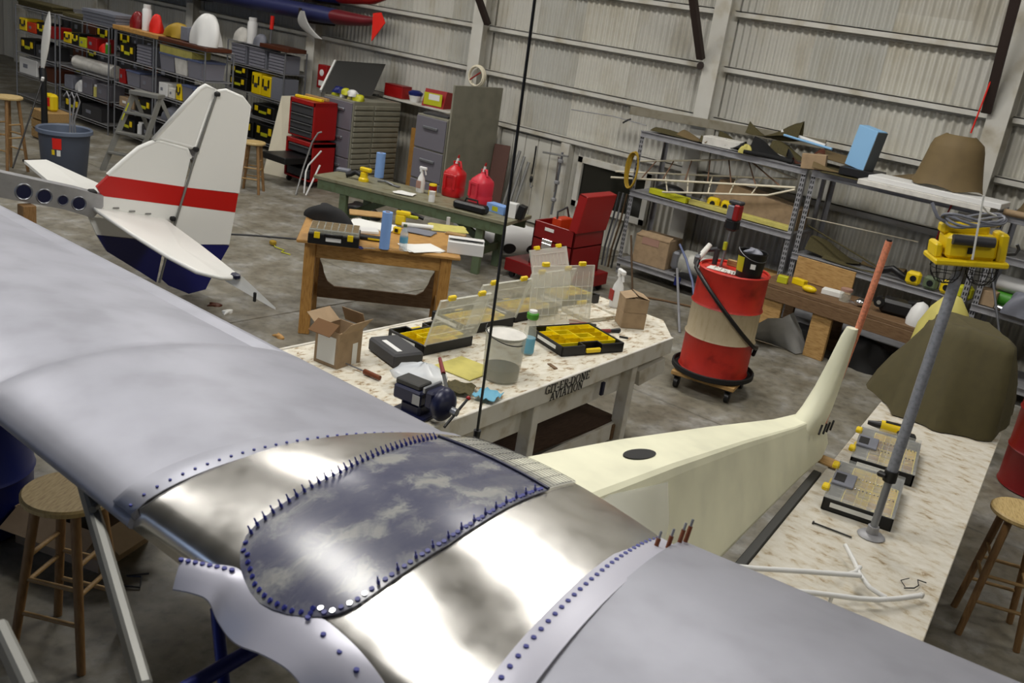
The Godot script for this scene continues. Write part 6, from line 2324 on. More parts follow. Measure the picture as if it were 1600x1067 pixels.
	for k in [[0.05, 0.42], [0.44, 0.83], [0.85, 1.26]]:
		bb(-0.27, k[0], 0.44, 0.27, k[1], 0.462, 0.006)
		var d := part("drawer", t, M.cabgrey)
		bb(-0.12, k[1] - 0.15, 0.462, 0.14, k[1] - 0.115, 0.49, 0.006)
		part("handle", d, M.steel)
	slab("steel_sheet", M.cabside, "tall grey-brown steel panel standing against the side of the right filing cabinet", "panel", v(-8.66, 0.87, -9.90), v(0.03, 1.72, 0.96))
	slab("book", M.charcoal, "dark flat folder lying on the right filing cabinet", "folder", v(-9.0, 1.295, -9.6), v(0.40, 0.026, 0.25), v(0, 10, 0))

	# ledge on the wall with small boxes
	bb(-10.75, 1.245, -10.50, -9.28, 1.275, -10.18)
	solo("wall_ledge", M.girt, "white wall ledge between the filing cabinets carrying small boxes", "ledge")
	t = thing("red_box", "small dark red metal box at the left end of the wall ledge", "box", v(-10.60, 1.276, -10.33))
	bx(v(0, 0.08, 0), v(0.38, 0.16, 0.2), 0.008)
	part("body", t, M.red)
	bx(v(0, 0.165, 0), v(0.38, 0.03, 0.2), 0.008)
	part("lid", t, M.chestred)
	t = thing("blue_tub", "small blue and white tub on the wall ledge between two red boxes", "tub", v(-10.22, 1.276, -10.32))
	lathe([Vector2(0, 0), Vector2(0.07, 0), Vector2(0.10, 0.09), Vector2(0, 0.09)], 18)
	part("body", t, M.white)
	lathe([Vector2(0.10, 0.09), Vector2(0.11, 0.13), Vector2(0.06, 0.16), Vector2(0, 0.16)], 18)
	part("lid", t, M.bluedrum)
	t = thing("red_carton", "red carton with a bright yellow and white front on the wall ledge", "box", v(-9.78, 1.276, -10.32), 12)
	prism([Vector2(-0.12, 0), Vector2(0.12, 0), Vector2(0.12, 0.22), Vector2(-0.05, 0.24)], 0.36, Transform3D(Basis(Vector3.UP, PI / 2), v(-0.18, 0, 0.0)))
	part("carton", t, M.red)
	bx(v(0.0, 0.11, 0.122), v(0.30, 0.17, 0.004), 0.001)
	part("front_print", t, M.limeyellow)
	bx(v(0.02, 0.14, 0.125), v(0.18, 0.08, 0.003), 0.001)
	part("print", t, M.white)
	t = thing("red_wall_box", "small red cabinet with a white disc hung on the wall left of the dark panel", "wall box", Vector3(-12.300, 1.307, -10.360))
	bx(v(0, 0, 0), v(0.22, 0.36, 0.12), 0.01)
	part("body", t, M.red)
	lathe([Vector2(0, 0), Vector2(0.05, 0), Vector2(0.05, 0.006), Vector2(0.03, 0.01), Vector2(0, 0.01)], 16, v(0.0, 0.06, 0.06), v(0, 0, 1))
	part("disc", t, M.white)
	bx(v(0, -0.10, 0.062), v(0.12, 0.08, 0.004), 0.001)
	part("sticker", t, M.paper)
	var rc := Vector3(-9.079, 1.816, -10.300)
	for i in 4:
		tube(circle(v(0, 0, -0.02 + i * 0.014), 0.14 - 0.012 * (i % 2), v(0, 0, 1), 24), 0.012, 7, true)
	t = solo("rope_coil", M.trussyel, "pale cord coil hanging on the wall column above the steel panel", "cord", rc)
	bar(v(-0.08, -0.06, 0.04), v(0.09, 0.06, 0.04), 0.02, 0.015)
	part("tie", t, M.red)
	bb(-10.56, 0, -10.48, -9.72, 0.90, -10.42)
	solo("plywood_sheet", M.oak_v, "golden plywood sheet standing between the two filing cabinets", "plywood", v(0.33, 0, 0.1))
	bar(v(-8.42, 0.01, -10.20), v(-8.55, 0.98, -10.42), 0.22, 0.04)
	solo("dark_plank", M.brownwood, "dark brown plank leaning on the wall right of the steel panel", "plank")
	for i in 3:
		cyl(v(-8.30 + i * 0.09, 0.0, -10.25), v(-8.30 + i * 0.09, 0.95 - i * 0.06, -10.50), 0.02)
		solo("wall_pipe", M.sheetgrey, "grey pipe leaning on the wall by the dark plank, %s of three" % ["left", "middle", "right"][i], "pipe", Vector3.ZERO, 0.0, "pipes leaning on the wall")

	# folded chair frames before the cabinets
	tube([Vector3(-10.211, 0.000, -8.271), Vector3(-10.436, 0.314, -8.550), Vector3(-10.376, 0.674, -8.620), Vector3(-10.320, 0.805, -8.660), Vector3(-10.292, 0.827, -8.700)], 0.012)
	solo("chair_frame", M.sheetgrey, "grey bent tube chair frame leaning on the left filing cabinet", "chair frame")
	tube([Vector3(-10.282, 0.000, -8.467), Vector3(-10.316, 0.289, -8.500), Vector3(-10.334, 0.371, -8.550), Vector3(-10.178, 0.593, -8.620)], 0.012)
	t = solo("chair_frame", M.white, "white bent tube chair frame in front of the grey one", "chair frame")
	cyl(Vector3(-10.179, 0.000, -8.418), Vector3(-10.158, 0.407, -8.600), 0.012)
	part("leg", t, M.white)
	lump(Vector3.ZERO, v(0.6, 0.14, 0.3), 0.2)
	solo("black_cable_heap", M.black, "black heap of cable on the floor under the left of the green table", "cable", v(-9.1, 0, -8.45))
	# rods hung on the wall beside the door
	cyl(Vector3(-7.518, 1.090, -10.400), Vector3(-7.527, 0.259, -10.380), 0.016)
	t = solo("chrome_rod", M.steel, "shiny steel rod assembly standing on the wall left of the window", "rod")
	cyl(Vector3(-7.539, 1.028, -10.360), Vector3(-7.519, 0.565, -10.360), 0.010)
	part("rod", t, M.chrome)
	for k in [Vector3(-7.496, 0.978, -10.360), Vector3(-7.503, 0.697, -10.360), Vector3(-7.510, 0.464, -10.360)]:
		bx(k, v(0.07, 0.05, 0.05), 0.012)
		part("collar", t, M.galv)
	bx(Vector3(-7.611, 1.046, -10.380), v(0.42, 0.025, 0.03), 0.005, v(0, 0, 4))
	part("cross_bar", t, M.sheetgrey)
	tube([Vector3(-7.999, 1.077, -10.450), Vector3(-7.998, 0.844, -10.450), Vector3(-8.002, 0.695, -10.450)], 0.012, 6)
	t = solo("hook_line", M.black, "short black cord with a hook hanging on the back wall", "cord")
	ell(Vector3(-8.000, 0.626, -10.450), v(0.025, 0.05, 0.025), 10, 6)
	part("knot", t, M.black)
	tube([Vector3(-8.004, 0.590, -10.450), Vector3(-8.005, 0.537, -10.450), Vector3(-7.978, 0.516, -10.450), Vector3(-7.951, 0.549, -10.450)], 0.007, 6)
	part("hook", t, M.steel)


func wire_rack(label: String, x0: float, x1: float, z: float, d: float, h: float, levels: Array) -> void:
	var R := thing("wire_rack", label, "rack", v(x0, 0, z))
	var w := x1 - x0
	for x in [0.0, w]:
		for zz in [0.0, -d]:
			cyl(v(x, 0, zz), v(x, h, zz), 0.0125, -1, 8)
			part("post", R, M.steel)
	for y in levels:
		for zz in [0.0, -d]:
			cyl(v(0, y, zz), v(w, y, zz), 0.007, -1, 6)
			cyl(v(0, y - 0.035, zz), v(w, y - 0.035, zz), 0.005, -1, 6)
		for x in [0.0, w]:
			cyl(v(x, y, 0), v(x, y, -d), 0.007, -1, 6)
		for i in 14:
			var zz := -d * (i + 0.5) / 14.0
			bb(0, y - 0.004, zz - 0.003, w, y + 0.002, zz + 0.003, 0.0)
		part("wire_shelf", R, M.galv)


func item(kind: String, m: Material, label: String, pos: Vector3, w: float, h: float, d: float, grp: String) -> void:
	# pos is the middle of the base
	var t: Node3D
	match kind:
		"bin":
			t = thing("storage_bin", label, "bin", pos, 0.0, grp)
			loft([[v(-w * 0.45, 0, -d * 0.45), v(w * 0.45, 0, -d * 0.45), v(w * 0.45, 0, d * 0.45), v(-w * 0.45, 0, d * 0.45)], [v(-w / 2, h * 0.9, -d / 2), v(w / 2, h * 0.9, -d / 2), v(w / 2, h * 0.9, d / 2), v(-w / 2, h * 0.9, d / 2)]], true, -1)
			part("tub", t, m)
			bb(-w / 2 - 0.008, h * 0.88, -d / 2 - 0.008, w / 2 + 0.008, h, d / 2 + 0.008, 0.006)
			part("lid", t, M.binblue)
		"box":
			t = thing("storage_box", label, "box", pos, 0.0, grp)
			bx(v(0, h / 2, 0), v(w, h, d), 0.005)
			part("carton", t, m)
			bx(v(-w * 0.15, h * 0.5, d / 2 + 0.001), v(w * 0.25, h * 0.25, 0.003), 0.001)
			part("sticker", t, M.plasticgrey if m != M.card else M.paper)
		"case":
			t = thing("tool_case", label, "case", pos, 0.0, grp)
			bx(v(0, h / 2, 0), v(w, h, d), 0.012)
			part("shell", t, m)
			for s in [-0.3, 0.3]:
				bx(v(s * w, h * 0.65, d / 2 + 0.004), v(w * 0.14, h * 0.4, 0.014), 0.004)
				part("latch", t, M.yellow if m == M.black else M.black)
			bx(v(0, h * 0.42, d / 2 + 0.003), v(w * 0.34, h * 0.2, 0.008), 0.002)
			part("name_strip", t, M.limeyellow if m == M.black else M.charcoal)
		"drawers":
			t = thing("drawer_cabinet", label, "drawer cabinet", pos, 0.0, grp)
			bx(v(0, h / 2, -0.01), v(w, h, d - 0.02), 0.004)
			part("frame", t, m)
			for i in 6:
				bx(v(0, h * (i + 0.5) / 6.0, d / 2 - 0.008), v(w * 0.92, h / 7.6, 0.02), 0.004)
				part("drawer", t, M.binclear)
		"jar":
			t = thing("jar", label, "jar", pos, 0.0, grp)
			lathe([Vector2(0, 0), Vector2(w / 2, 0), Vector2(w / 2, h * 0.8), Vector2(w * 0.36, h * 0.88), Vector2(0, h * 0.88)], 16)
			part("body", t, m)
			lathe([Vector2(w * 0.4, h * 0.86), Vector2(w * 0.4, h), Vector2(0, h)], 16)
			part("lid", t, M.white)
		"roll":
			cyl(v(-w / 2, h / 2, 0), v(w / 2, h / 2, 0), h / 2, -1, 16)
			solo("fabric_roll", m, label, "roll", pos, 3.0, grp)
		"stack":
			for i in 4:
				bx(v(0.02 * (i % 2), h * (i + 0.5) / 4.0, 0.01 * i), v(w, h / 4.4, d), 0.003)
			solo("panel_stack", m, label, "panels", pos, 0.0, grp)
		"board":
			bx(v(0, h / 2, 0), v(w, h, d), 0.004)
			solo("shelf_board", m, label, "board", pos, 0.0, grp)
		_:
			lump(Vector3.ZERO, v(w, h, d), 0.2, 14, 6)
			solo("bundle", m, label, "bundle", pos, 0.0, grp)


func fill(x: float, z: float, y: float, where: String, list: Array) -> void:
	# things side by side on one shelf: [kind, material, gap before, width, height, depth, looks]
	var ord := ["first", "second", "third", "fourth", "fifth", "sixth", "seventh", "eighth"]
	for i in list.size():
		var a: Array = list[i]
		x += a[2]
		item(a[0], a[1], "%s, %s from the left on %s" % [a[6], ord[i], where], v(x + a[3] / 2, y, z - a[5] / 2 - 0.02), a[3], a[4], a[5], "things on " + where)
		x += a[3]


func racks() -> void:
	var lv := [0.14, 0.50, 0.84, 1.20, 1.60]
	wire_rack("wire rack at the far left edge of the photo", -17.35, -16.0, -7.9, 0.45, 1.604, lv)
	wire_rack("wire rack behind the grey trash can, holding a white roll", -15.85, -14.35, -7.9, 0.45, 1.604, lv)
	wire_rack("wire rack with black cases, left of the aluminium stepladder", -14.17, -13.12, -7.9, 0.45, 1.604, lv)
	wire_rack("wire rack of pale bins behind the aluminium stepladder and white fin", -13.05, -11.85, -7.9, 0.45, 1.604, lv)
	wire_rack("wire rack of drawer cabinets against the wall, right of the white fin", -14.15, -12.65, -9.85, 0.42, 1.604, [0.12, 0.50, 0.84, 1.26, 1.60])
	# far left rack
	fill(-17.3, -7.9, 1.61, "top of the far left rack", [["stack", M.scrapgreen, 0.0, 1.2, 0.10, 0.35, "green flat bundle"]])
	fill(-17.3, -7.9, 1.21, "upper shelf of the far left rack", [["case", M.yellow, 0.02, 0.25, 0.20, 0.3, "yellow case"], ["box", M.orange, 0.03, 0.3, 0.16, 0.3, "orange box"], ["case", M.black, 0.03, 0.3, 0.2, 0.3, "black case"], ["box", M.red, 0.03, 0.25, 0.18, 0.3, "dark red box"]])
	fill(-17.3, -7.9, 0.85, "middle shelf of the far left rack", [["case", M.black, 0.05, 0.5, 0.24, 0.35, "big black case"], ["box", M.charcoal, 0.05, 0.45, 0.2, 0.35, "charcoal box"]])
	fill(-17.3, -7.9, 0.51, "lower shelf of the far left rack", [["box", M.white, 0.0, 0.62, 0.26, 0.35, "long white carton"], ["box", M.brownwood, 0.08, 0.5, 0.2, 0.35, "dark brown box"]])
	# second rack
	fill(-15.8, -7.9, 1.61, "top of the trash can rack", [["board", M.scrapgreen, 0.0, 0.62, 0.05, 0.35, "green-covered board"], ["stack", M.plasticgrey, 0.02, 0.98, 0.20, 0.4, "stack of long grey panels"]])
	fill(-15.8, -7.9, 1.21, "upper shelf of the trash can rack", [["case", M.yellow, 0.02, 0.24, 0.16, 0.3, "yellow case"], ["case", M.black, 0.02, 0.22, 0.18, 0.3, "black case"], ["box", M.limeyellow, 0.02, 0.22, 0.14, 0.3, "lime box"], ["box", M.red, 0.03, 0.28, 0.18, 0.3, "dark red box"], ["bundle", M.flag, 0.02, 0.2, 0.14, 0.2, "red bundle"], ["jar", M.greencap, 0.01, 0.08, 0.16, 0.08, "green jar"]])
	fill(-15.8, -7.9, 1.055, "rail of the trash can rack", [])
	fill(-15.5, -7.9, 0.85, "middle shelf of the trash can rack", [["roll", M.white_matte, 0.0, 1.1, 0.2, 0.22, "long white fabric roll"]])
	fill(-15.8, -7.9, 0.51, "lower shelf of the trash can rack", [["box", M.plasticgrey, 0.05, 0.25, 0.2, 0.3, "grey box"], ["bundle", M.white, 0.03, 0.25, 0.18, 0.2, "white bundle"], ["box", M.cabgrey, 0.03, 0.3, 0.26, 0.3, "tall dark grey box"], ["jar", M.paleyellow, 0.02, 0.1, 0.18, 0.1, "pale yellow jar"], ["box", M.cabgrey, 0.03, 0.3, 0.22, 0.3, "low dark grey box"]])
	fill(-15.8, -7.9, 0.15, "bottom shelf of the trash can rack", [["case", M.black, 0.05, 0.5, 0.22, 0.35, "black case"], ["box", M.charcoal, 0.05, 0.6, 0.2, 0.35, "charcoal box"]])
	# third rack
	fill(-14.2, -7.85, 1.612, "top of the two ladder racks", [["board", M.oak, 0.0, 1.22, 0.06, 0.42, "orange-brown board"], ["board", M.brownwood, 0.02, 1.18, 0.05, 0.40, "red-brown board"]])
	fill(-14.1, -7.9, 1.21, "upper shelf of the black-case rack", [["case", M.black, 0.02, 0.42, 0.22, 0.34, "black case with white label"], ["drawers", M.plasticgrey, 0.04, 0.42, 0.26, 0.3, "grey drawer box"]])
	fill(-14.1, -7.9, 0.85, "middle shelf of the black-case rack", [["box", M.red, 0.02, 0.16, 0.2, 0.3, "small red box"], ["bin", M.binclear, 0.04, 0.36, 0.22, 0.34, "blue-lidded bin"], ["box", M.cabgrey, 0.03, 0.3, 0.2, 0.3, "dark grey box"]])
	fill(-14.1, -7.9, 0.51, "lower shelf of the black-case rack", [["box", M.card, 0.03, 0.40, 0.14, 0.34, "tan carton"], ["case", M.black, 0.04, 0.45, 0.2, 0.34, "black case"]])
	fill(-14.1, -7.9, 0.15, "bottom shelf of the black-case rack", [["case", M.black, 0.05, 0.4, 0.2, 0.34, "black case"], ["jar", M.white, 0.05, 0.14, 0.2, 0.14, "white jar"], ["box", M.charcoal, 0.03, 0.3, 0.2, 0.3, "charcoal box"]])
	# fourth rack
	fill(-14.1, -7.95, 1.675, "boards atop the ladder racks", [["bundle", M.chestred, 0.15, 0.22, 0.24, 0.2, "dark red bundle"], ["jar", M.white, 0.12, 0.13, 0.36, 0.13, "tall white tube"], ["bundle", M.flag, 0.06, 0.2, 0.26, 0.18, "orange-red bundle"], ["bundle", M.hose, 0.14, 0.46, 0.20, 0.3, "heap of yellow hose"], ["box", M.plasticgrey, 0.05, 0.18, 0.18, 0.16, "small grey box"]])
	lump(Vector3.ZERO, v(0.46, 0.42, 0.36), 0.16, 24, 10)
	solo("white_sack", M.white, "big crumpled white sack standing on top of the rack behind the white fin", "sack", v(-12.05, 1.67, -8.05))
	fill(-13.0, -7.9, 1.45, "hung rail of the pale-bin rack", [["board", M.paleyellow, 0.0, 0.8, 0.11, 0.3, "yellow plank"]])
	fill(-13.0, -7.9, 1.21, "upper shelf of the pale-bin rack", [["bin", M.binclear, 0.0, 0.36, 0.24, 0.38, "clear bin"], ["bin", M.white_matte, 0.02, 0.3, 0.24, 0.38, "white bin"], ["bin", M.binclear, 0.02, 0.34, 0.25, 0.38, "grey bin"]])
	fill(-13.0, -7.9, 0.85, "middle shelf of the pale-bin rack", [["box", M.white, 0.0, 0.22, 0.18, 0.3, "white box"], ["box", M.white_matte, 0.03, 0.16, 0.14, 0.3, "small white box"], ["case", M.yellow, 0.03, 0.13, 0.22, 0.2, "slim yellow case"], ["bin", M.binclear, 0.02, 0.25, 0.24, 0.36, "clear bin"], ["bin", M.binclear, 0.03, 0.26, 0.22, 0.36, "grey bin"]])
	fill(-13.0, -7.9, 0.51, "lower shelf of the pale-bin rack", [["bundle", M.plasticgrey, 0.0, 0.4, 0.2, 0.3, "grey bundle"], ["case", M.yellow, 0.05, 0.4, 0.16, 0.3, "pale yellow case"]])
	# deeper rows behind the front racks
	var dk := ["dark grey", "black", "dark brown", "charcoal"]
	for r in 2:
		wire_rack("wire rack in the second row, %s behind the front racks" % ["left", "right"][r], -17.6 + r * 1.95, -15.8 + r * 1.95, -8.75, 0.5, 1.604, lv)
		for k in 4:
			var list := []
			for i in 4:
				var q := (r * 5 + k * 3 + i * 7) % 4
				list.append(["box" if (i + k) % 3 else "case", [M.charcoal, M.black, M.brownwood, M.cabdark][q], 0.02, rng.randf_range(0.34, 0.42), rng.randf_range(0.22, 0.30), 0.4, dk[q] + [" carton", " chest"][(i + k) % 2]])
			fill(-17.58 + r * 1.95, -8.75, lv[3 - k] + 0.01, "the %s shelf of the %s second-row rack" % [["third", "second", "first", "bottom"][k], ["left", "right"][r]], list)
	# wall rack
	fill(-14.1, -9.85, 1.605, "top of the wall rack", [["bundle", M.white_matte, 0.0, 0.3, 0.22, 0.22, "white bundle"], ["jar", M.white, 0.06, 0.16, 0.40, 0.16, "tall white jug"], ["bundle", M.plasticgrey, 0.02, 0.24, 0.18, 0.2, "grey bundle"]])
	fill(-13.45, -9.78, 1.605, "right end of the wall rack's top", [["board", M.brownwood, 0.2, 0.72, 0.06, 0.36, "red-brown board"]])
	cyl(v(0, 0, 0), v(0.01, 0.22, 0), 0.012)
	var sd := solo("red_screwdriver", M.steel, "upright red-handled screwdriver on the red-brown board atop the wall rack", "screwdriver", v(-13.18, 1.668, -9.95))
	cyl(v(0.01, 0.22, 0), v(0.02, 0.42, 0), 0.03)
	part("handle", sd, M.flag)
	fill(-14.1, -9.85, 1.265, "upper shelf of the wall rack", [["drawers", M.plasticgrey, 0.0, 0.40, 0.30, 0.3, "grey drawer cabinet"], ["drawers", M.plasticgrey, 0.08, 0.44, 0.30, 0.3, "grey drawer cabinet"], ["drawers", M.plasticgrey, 0.08, 0.42, 0.28, 0.3, "grey drawer cabinet"]])
	fill(-14.1, -9.85, 0.845, "middle shelf of the wall rack", [["case", M.black, 0.0, 0.46, 0.20, 0.34, "black yellow-latched case"], ["case", M.yellow, 0.14, 0.24, 0.34, 0.28, "yellow drill case"], ["case", M.yellow, 0.02, 0.24, 0.32, 0.28, "yellow drill case"], ["box", M.plasticgrey, 0.02, 0.3, 0.34, 0.3, "tall grey box"]])
	item("case", M.black, "black yellow-latched case stacked on the first case of the wall rack", v(-13.87, 1.05, -10.04), 0.46, 0.17, 0.32, "things on middle shelf of the wall rack")
	fill(-14.1, -9.85, 0.505, "lower shelf of the wall rack", [["bundle", M.pinkfoam, 0.1, 0.34, 0.12, 0.25, "pinkish bundle"], ["case", M.black, 0.22, 0.56, 0.20, 0.34, "black yellow-latched case"]])
	fill(-14.1, -9.85, 0.125, "bottom shelf of the wall rack", [["case", M.black, 0.2, 0.5, 0.26, 0.36, "black case"], ["case", M.black, 0.06, 0.5, 0.28, 0.36, "black case"]])


func loose_things() -> void:
	var t: Node3D
	# kayaks hung along the wall
	for k in 2:
		var x1: float = [-10.82, -10.75][k]
		var y1: float = [2.27, 2.58][k]
		t = thing("kayak", ["lower slate blue kayak with a dull red end, hung high on the back wall", "upper bright blue kayak with a dark red end, hung above the slate blue one"][k], "kayak", v(x1, y1, -10.12))
		var rings := []
		var cut := []
		for i in 25:
			var x := -8.0 * i / 24.0
			var f := sqrt(clampf(-x / 1.4, 0.0, 1.0))
			var ring := []
			for j in 16:
				var a := TAU * j / 16
				ring.append(v(x, (0.155 if sin(a) < 0 else 0.10) * sin(a) * (0.12 + 0.88 * f) + 0.06 * pow(1.0 - f, 2.0), 0.22 * cos(a) * (0.06 + 0.94 * f)))
			rings.append(ring)
		var nr := 4
		loft(rings.slice(0, nr), true, 1)
		part("end", t, [M.kayakred, M.red][k], "red end")
		loft(rings.slice(nr - 1), true, 1)
		part("hull", t, [M.kayakslate, M.kayakblue][k])
		for x in [-1.6, -4.9]:
			bb(x - 0.02, -0.19, -0.46, x + 0.02, -0.155, 0.24)
			bb(x - 0.02, -0.19, 0.22, x + 0.02, 0.02, 0.25)
			part("bracket", t, M.brace)
	prism([Vector2(-0.10, 0.12), Vector2(0.06, 0.15), Vector2(0.16, 0.02), Vector2(-0.08, -0.26)], 0.012)
	solo("flag", M.flag, "bright orange-red pennant hanging at the tip of the lower kayak", "flag", Vector3(-10.665, 2.283, -9.860))
	var g := []
	for i in 11:
		var k := i / 10.0
		var c: Vector3 = Vector3(-12.109, 2.265, -9.700).lerp(Vector3(-12.015, 1.901, -9.950), k) + v(-0.14 * sin(k * PI), -0.02 * sin(k * PI), 0)
		var wd := 0.03 + 0.09 * sin(clampf(k * 1.1, 0, 1) * PI * 0.75)
		g.append([c + v(-wd, 0, 0.03), c + v(0, 0, 0.055), c + v(wd, 0, 0.03)])
	sheet(g, v(0, 0, -0.03))
	solo("wing_tip_bow", M.white, "white curved wing tip piece hanging below the kayaks by the left column", "wing tip")
	# red strap on the right column
	cyl(Vector3(-2.569, 2.908, -10.200), Vector3(-2.616, 2.282, -10.200), 0.008, -1, 6)
	solo("red_strap", M.flag, "thin red strap running from the dark wall brace down to the brown cowling", "strap")
	# black hanging cable in front of the workbench
	var cb := v(-2.10, 1.05, -3.22)
	cb = Vector3(-2.246, 1.161, -2.832)
	var ctop := v(cb.x - 0.12, 6.3, cb.z + 0.05)
	var pts := []
	for i in 14:
		var k := i / 13.0
		pts.append(cb.lerp(ctop, k) + v(0.03 * sin(k * PI), 0, 0))
	tube(pts, 0.006, 7)
	t = solo("hanging_cable", M.black, "long black cable hanging from the roof in front of the white workbench", "cable")
	cyl(pts[0], pts[0] - v(0, 0.05, 0), 0.016, 0.012)
	part("plug", t, M.black)

	# trash can
	t = thing("trash_can", "round dark grey plastic trash can with a red and yellow label", "trash can", v(-11.50, 0, -5.78))
	lathe([Vector2(0, 0), Vector2(0.235, 0), Vector2(0.245, 0.02), Vector2(0.29, 0.60)], 36)
	part("body", t, M.can)
	lathe([Vector2(0.288, 0.59), Vector2(0.318, 0.595), Vector2(0.318, 0.635), Vector2(0.305, 0.645), Vector2(0.285, 0.63), Vector2(0.24, 0.05), Vector2(0, 0.05)], 36)
	part("rim", t, M.canrim)
	for k in [[0.58, 0.12, 0.43, 0.56, M.flag], [0.86, 0.04, 0.36, 0.42, M.yellow], [0.62, 0.05, 0.35, 0.42, M.paper]]:
		var rows := []
		for j in 4:
			var a: float = k[0] + k[1] * j
			var ra: float = 0.247 + 0.0775 * (k[2] - 0.02) + 0.003
			var rb: float = 0.247 + 0.0775 * (k[3] - 0.02) + 0.003
			rows.append([v(cos(a) * ra, k[2], sin(a) * ra), v(cos(a) * rb, k[3], sin(a) * rb)])
		sheet(rows, v(-0.001, 0, -0.001))
		part("label", t, k[4])
	var rm := "bent white strips in the trash can"
	for i in 3:
		tube([v(0, 0.3, 0), v(0.02, 0.72, 0.02 * i), v(0.05 + 0.03 * i, 0.95, 0.02), v(0.02 + 0.03 * i, 1.02 + 0.01 * i, 0.04), v(-0.03 + 0.03 * i, 0.96, 0.05)], 0.010, 6)
		solo("bent_strip", M.galv, "bent pale strip standing in the trash can, %s of three" % ["left", "middle", "right"][i], "strip", v(-11.52 + 0.09 * i, 0.05, -5.85), 0.0, rm)

	# propeller blade on its dark stand, and black rod
	t = thing("propeller_stand", "white propeller blade upright on a dark stand behind the trash can", "propeller", v(-12.35, 0, -6.0))
	X = Transform3D(Basis(), -v(-12.35, 0, -6.0))
	var rr := []
	var pa := Vector3(-12.296, 1.905, -6.000)
	var pb := Vector3(-12.493, 1.175, -6.000)
	for i in 12:
		var k := i / 11.0
		var c: Vector3 = pa.lerp(pb, k)
		var wd := 0.012 + 0.075 * sin(pow(k, 0.8) * PI * 0.92)
		var ring := []
		for j in 12:
			var a := TAU * j / 12
			ring.append(c + v(cos(a) * wd, 0, sin(a) * wd * 0.35))
		rr.append(ring)
	loft(rr, true, 1)
	part("blade", t, M.tailwhite)
	cyl(pb + v(0, 0.03, 0), pb + v(0.03, -0.12, 0), 0.045)
	part("hub", t, M.black)
	cyl(pb + v(0.03, -0.10, 0), v(pb.x + 0.06, 0.02, -6.0), 0.035, 0.045)
	part("column", t, M.black)
	bb(pb.x - 0.15, 0, -6.2, pb.x + 0.28, 0.03, -5.8)
	part("foot", t, M.black)
	X = Transform3D()
	cyl(Vector3(-11.976, 1.122, -5.750), Vector3(-10.907, 0.317, -4.900), 0.010, -1, 8)
	t = solo("black_rod", M.black, "long thin black rod with a white tip leaning left of the trash can", "rod")
	cyl(Vector3(-11.976, 1.122, -5.750), Vector3(-11.959, 1.162, -5.750), 0.018, -1, 8)
	part("tip", t, M.white)

	# aluminium stepladder
	var b0 := Vector3(-12.010, 0.000, -6.539)
	var b1 := b0 + v(0.42, 0, -0.20)
	var t0 := Vector3(-11.940, 1.010, -6.920)
	var t1 := t0 + v(0.34, 0, -0.17)
	t = thing("stepladder", "small aluminium stepladder standing left of the white fin", "ladder", b0)
	X = Transform3D(Basis(), -b0)
	bar(b0, t0, 0.03, 0.07)
	part("rail", t, M.ladder)
	bar(b1, t1, 0.03, 0.07)
	part("rail", t, M.ladder)
	for k in [0.24, 0.50, 0.76]:
		bar(b0.lerp(t0, k), b1.lerp(t1, k), 0.10, 0.03)
		part("step", t, M.ladder)
	bar(t0 + v(-0.03, 0.02, 0), t1 + v(0.03, 0.02, 0), 0.16, 0.05)
	part("cap", t, M.ladder)
	for e in [[t0, v(0.15, 0, -0.72)], [t1, v(0.20, 0, -0.80)]]:
		var f: Vector3 = v(e[0].x, 0, e[0].z) + e[1] * 0.6
		bar(e[0], f, 0.025, 0.05)
		part("rear_leg", t, M.ladder)
	bar(b0.lerp(t0, 0.88) + v(0.02, 0, 0.03), b0.lerp(t0, 0.66) + v(0.02, 0, 0.03), 0.035, 0.01)
	part("warning_label", t, M.limeyellow)
	X = Transform3D()

	stool("bar_stool", "light wooden stool between the red-striped rudder and the leaning pale sheet", v(-10.52, 0, -7.78), 40, 0.66, 0.155)
	stool("bar_stool", "tall wooden stool cut off by the left edge of the photo", v(-12.16, 0, -5.42), 15, 0.90, 0.17)
	t = thing("yellow_sack", "yellow and red printed bag on a crate behind the black rod", "bag", v(-14.0, 0.42, -6.85))
	bx(v(0, 0.12, 0), v(0.22, 0.24, 0.12), 0.04)
	part("bag", t, M.yellow)
	bx(v(0.02, 0.13, 0.062), v(0.10, 0.12, 0.006), 0.002)
	part("print", t, M.flag)
	t = thing("wooden_crate", "grey wooden crate under the yellow printed bag", "crate", v(-14.0, 0, -6.85))
	for i in 3:
		bb(-0.24, 0.02 + i * 0.135, 0.16, 0.24, 0.135 + i * 0.135, 0.18)
		part("slat", t, M.wood)
		bb(0.22, 0.02 + i * 0.135, -0.16, 0.24, 0.135 + i * 0.135, 0.16)
		part("slat", t, M.wood)
	bb(-0.24, 0.40, -0.18, 0.24, 0.42, 0.18)
	bb(-0.24, 0.0, -0.18, -0.22, 0.40, 0.16)
	part("box", t, M.wood)

	# foreground left: blue drum, box, scraps on the floor
	t = thing("blue_drum", "big blue plastic drum at the left edge under the silver wing", "drum", v(-4.52, 0, -1.78))
	lathe([Vector2(0, 0), Vector2(0.26, 0), Vector2(0.29, 0.03), Vector2(0.295, 0.3), Vector2(0.305, 0.32), Vector2(0.295, 0.34), Vector2(0.295, 0.62), Vector2(0.305, 0.64), Vector2(0.295, 0.66), Vector2(0.29, 0.86), Vector2(0.25, 0.92), Vector2(0, 0.92)], 36)
	part("shell", t, M.bluedrum)
	lathe([Vector2(0, 0.92), Vector2(0.04, 0.92), Vector2(0.04, 0.95), Vector2(0, 0.95)], 14, v(0.12, 0, 0.05))
	part("bung", t, M.black)
	t = thing("open_carton", "open tan cardboard carton on the floor behind the foreground stool", "box", v(-4.05, 0, -2.12), 20)
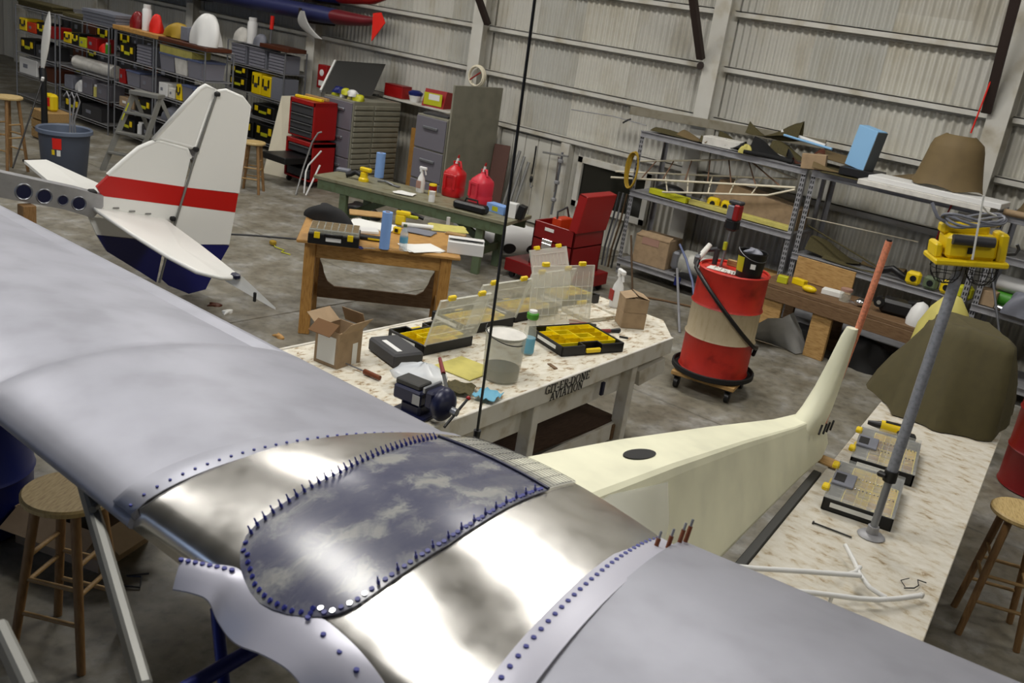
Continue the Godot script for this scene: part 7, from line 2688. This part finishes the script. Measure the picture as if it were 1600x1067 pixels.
	for s in [-1, 1]:
		bb(s * 0.25 - 0.004, 0, -0.17, s * 0.25 + 0.004, 0.2, 0.17, 0.001)
		bb(-0.25, 0, s * 0.17 - 0.004, 0.25, 0.2, s * 0.17 + 0.004, 0.001)
	bb(-0.25, 0, -0.17, 0.25, 0.006, 0.17, 0.001)
	part("body", t, M.card)
	bx(v(0.30, 0.17, 0), v(0.14, 0.005, 0.33), 0.001, v(0, 0, -30))
	part("flap", t, M.card)
	bx(v(0.0, 0.17, 0.22), v(0.48, 0.005, 0.14), 0.001, v(30, 0, 0))
	part("flap", t, M.card)
	lump(Vector3.ZERO, v(0.30, 0.17, 0.22), 0.2)
	solo("black_bundle", M.black, "black bundle lying inside the open tan carton", "bundle", v(-4.05, 0.008, -2.12), 20)
	tube([v(0, 0.006, 0), v(0.10, 0.02, 0.06), v(0.2, 0.006, 0.02), v(0.26, 0.012, 0.1), v(0.36, 0.006, 0.06)], 0.006, 6)
	t = solo("plug_lead", M.limeyellow, "thin cord with a yellow plug lying on the floor right of the rudder", "cord", Vector3(-8.236, 0.000, -6.429))
	bx(v(-0.02, 0.03, 0), v(0.07, 0.05, 0.06), 0.012)
	part("plug", t, M.hose)
	tube([Vector3(-9.158, 0.010, -5.637), Vector3(-8.859, 0.010, -6.068), Vector3(-8.619, 0.010, -6.475), Vector3(-8.326, 0.010, -6.861), Vector3(-8.032, 0.010, -7.074)], 0.010, 6)
	solo("floor_hose", M.charcoal, "dark hose lying across the floor behind the rudder", "hose")
	for i in 3:
		lump(Vector3.ZERO, v(0.10, 0.03, 0.06), 0.3, 10, 4)
		solo("floor_scrap", [M.oak, M.brownwood, M.paper][i], ["tan wood shaving on the floor before the oak desk", "dark brown chip on the floor by the silver wing's rear edge", "white paper scrap on the floor by the silver wing's rear edge"][i], "scrap", [Vector3(-5.943, 0.000, -4.752), Vector3(-6.817, -0.000, -4.734), Vector3(-6.618, 0.000, -4.725)][i], i * 50)
	tube([v(-0.08, 0.008, 0), v(-0.02, 0.012, 0.05), v(0.06, 0.008, 0.03), v(0.03, 0.016, -0.04), v(-0.04, 0.008, -0.03), v(0.05, 0.02, -0.07)], 0.005, 6)
	solo("wire_tangle", M.charcoal, "dark tangle of wire on the floor right of the foreground stool", "wire", Vector3(-3.605, 0.000, -2.121), 30)
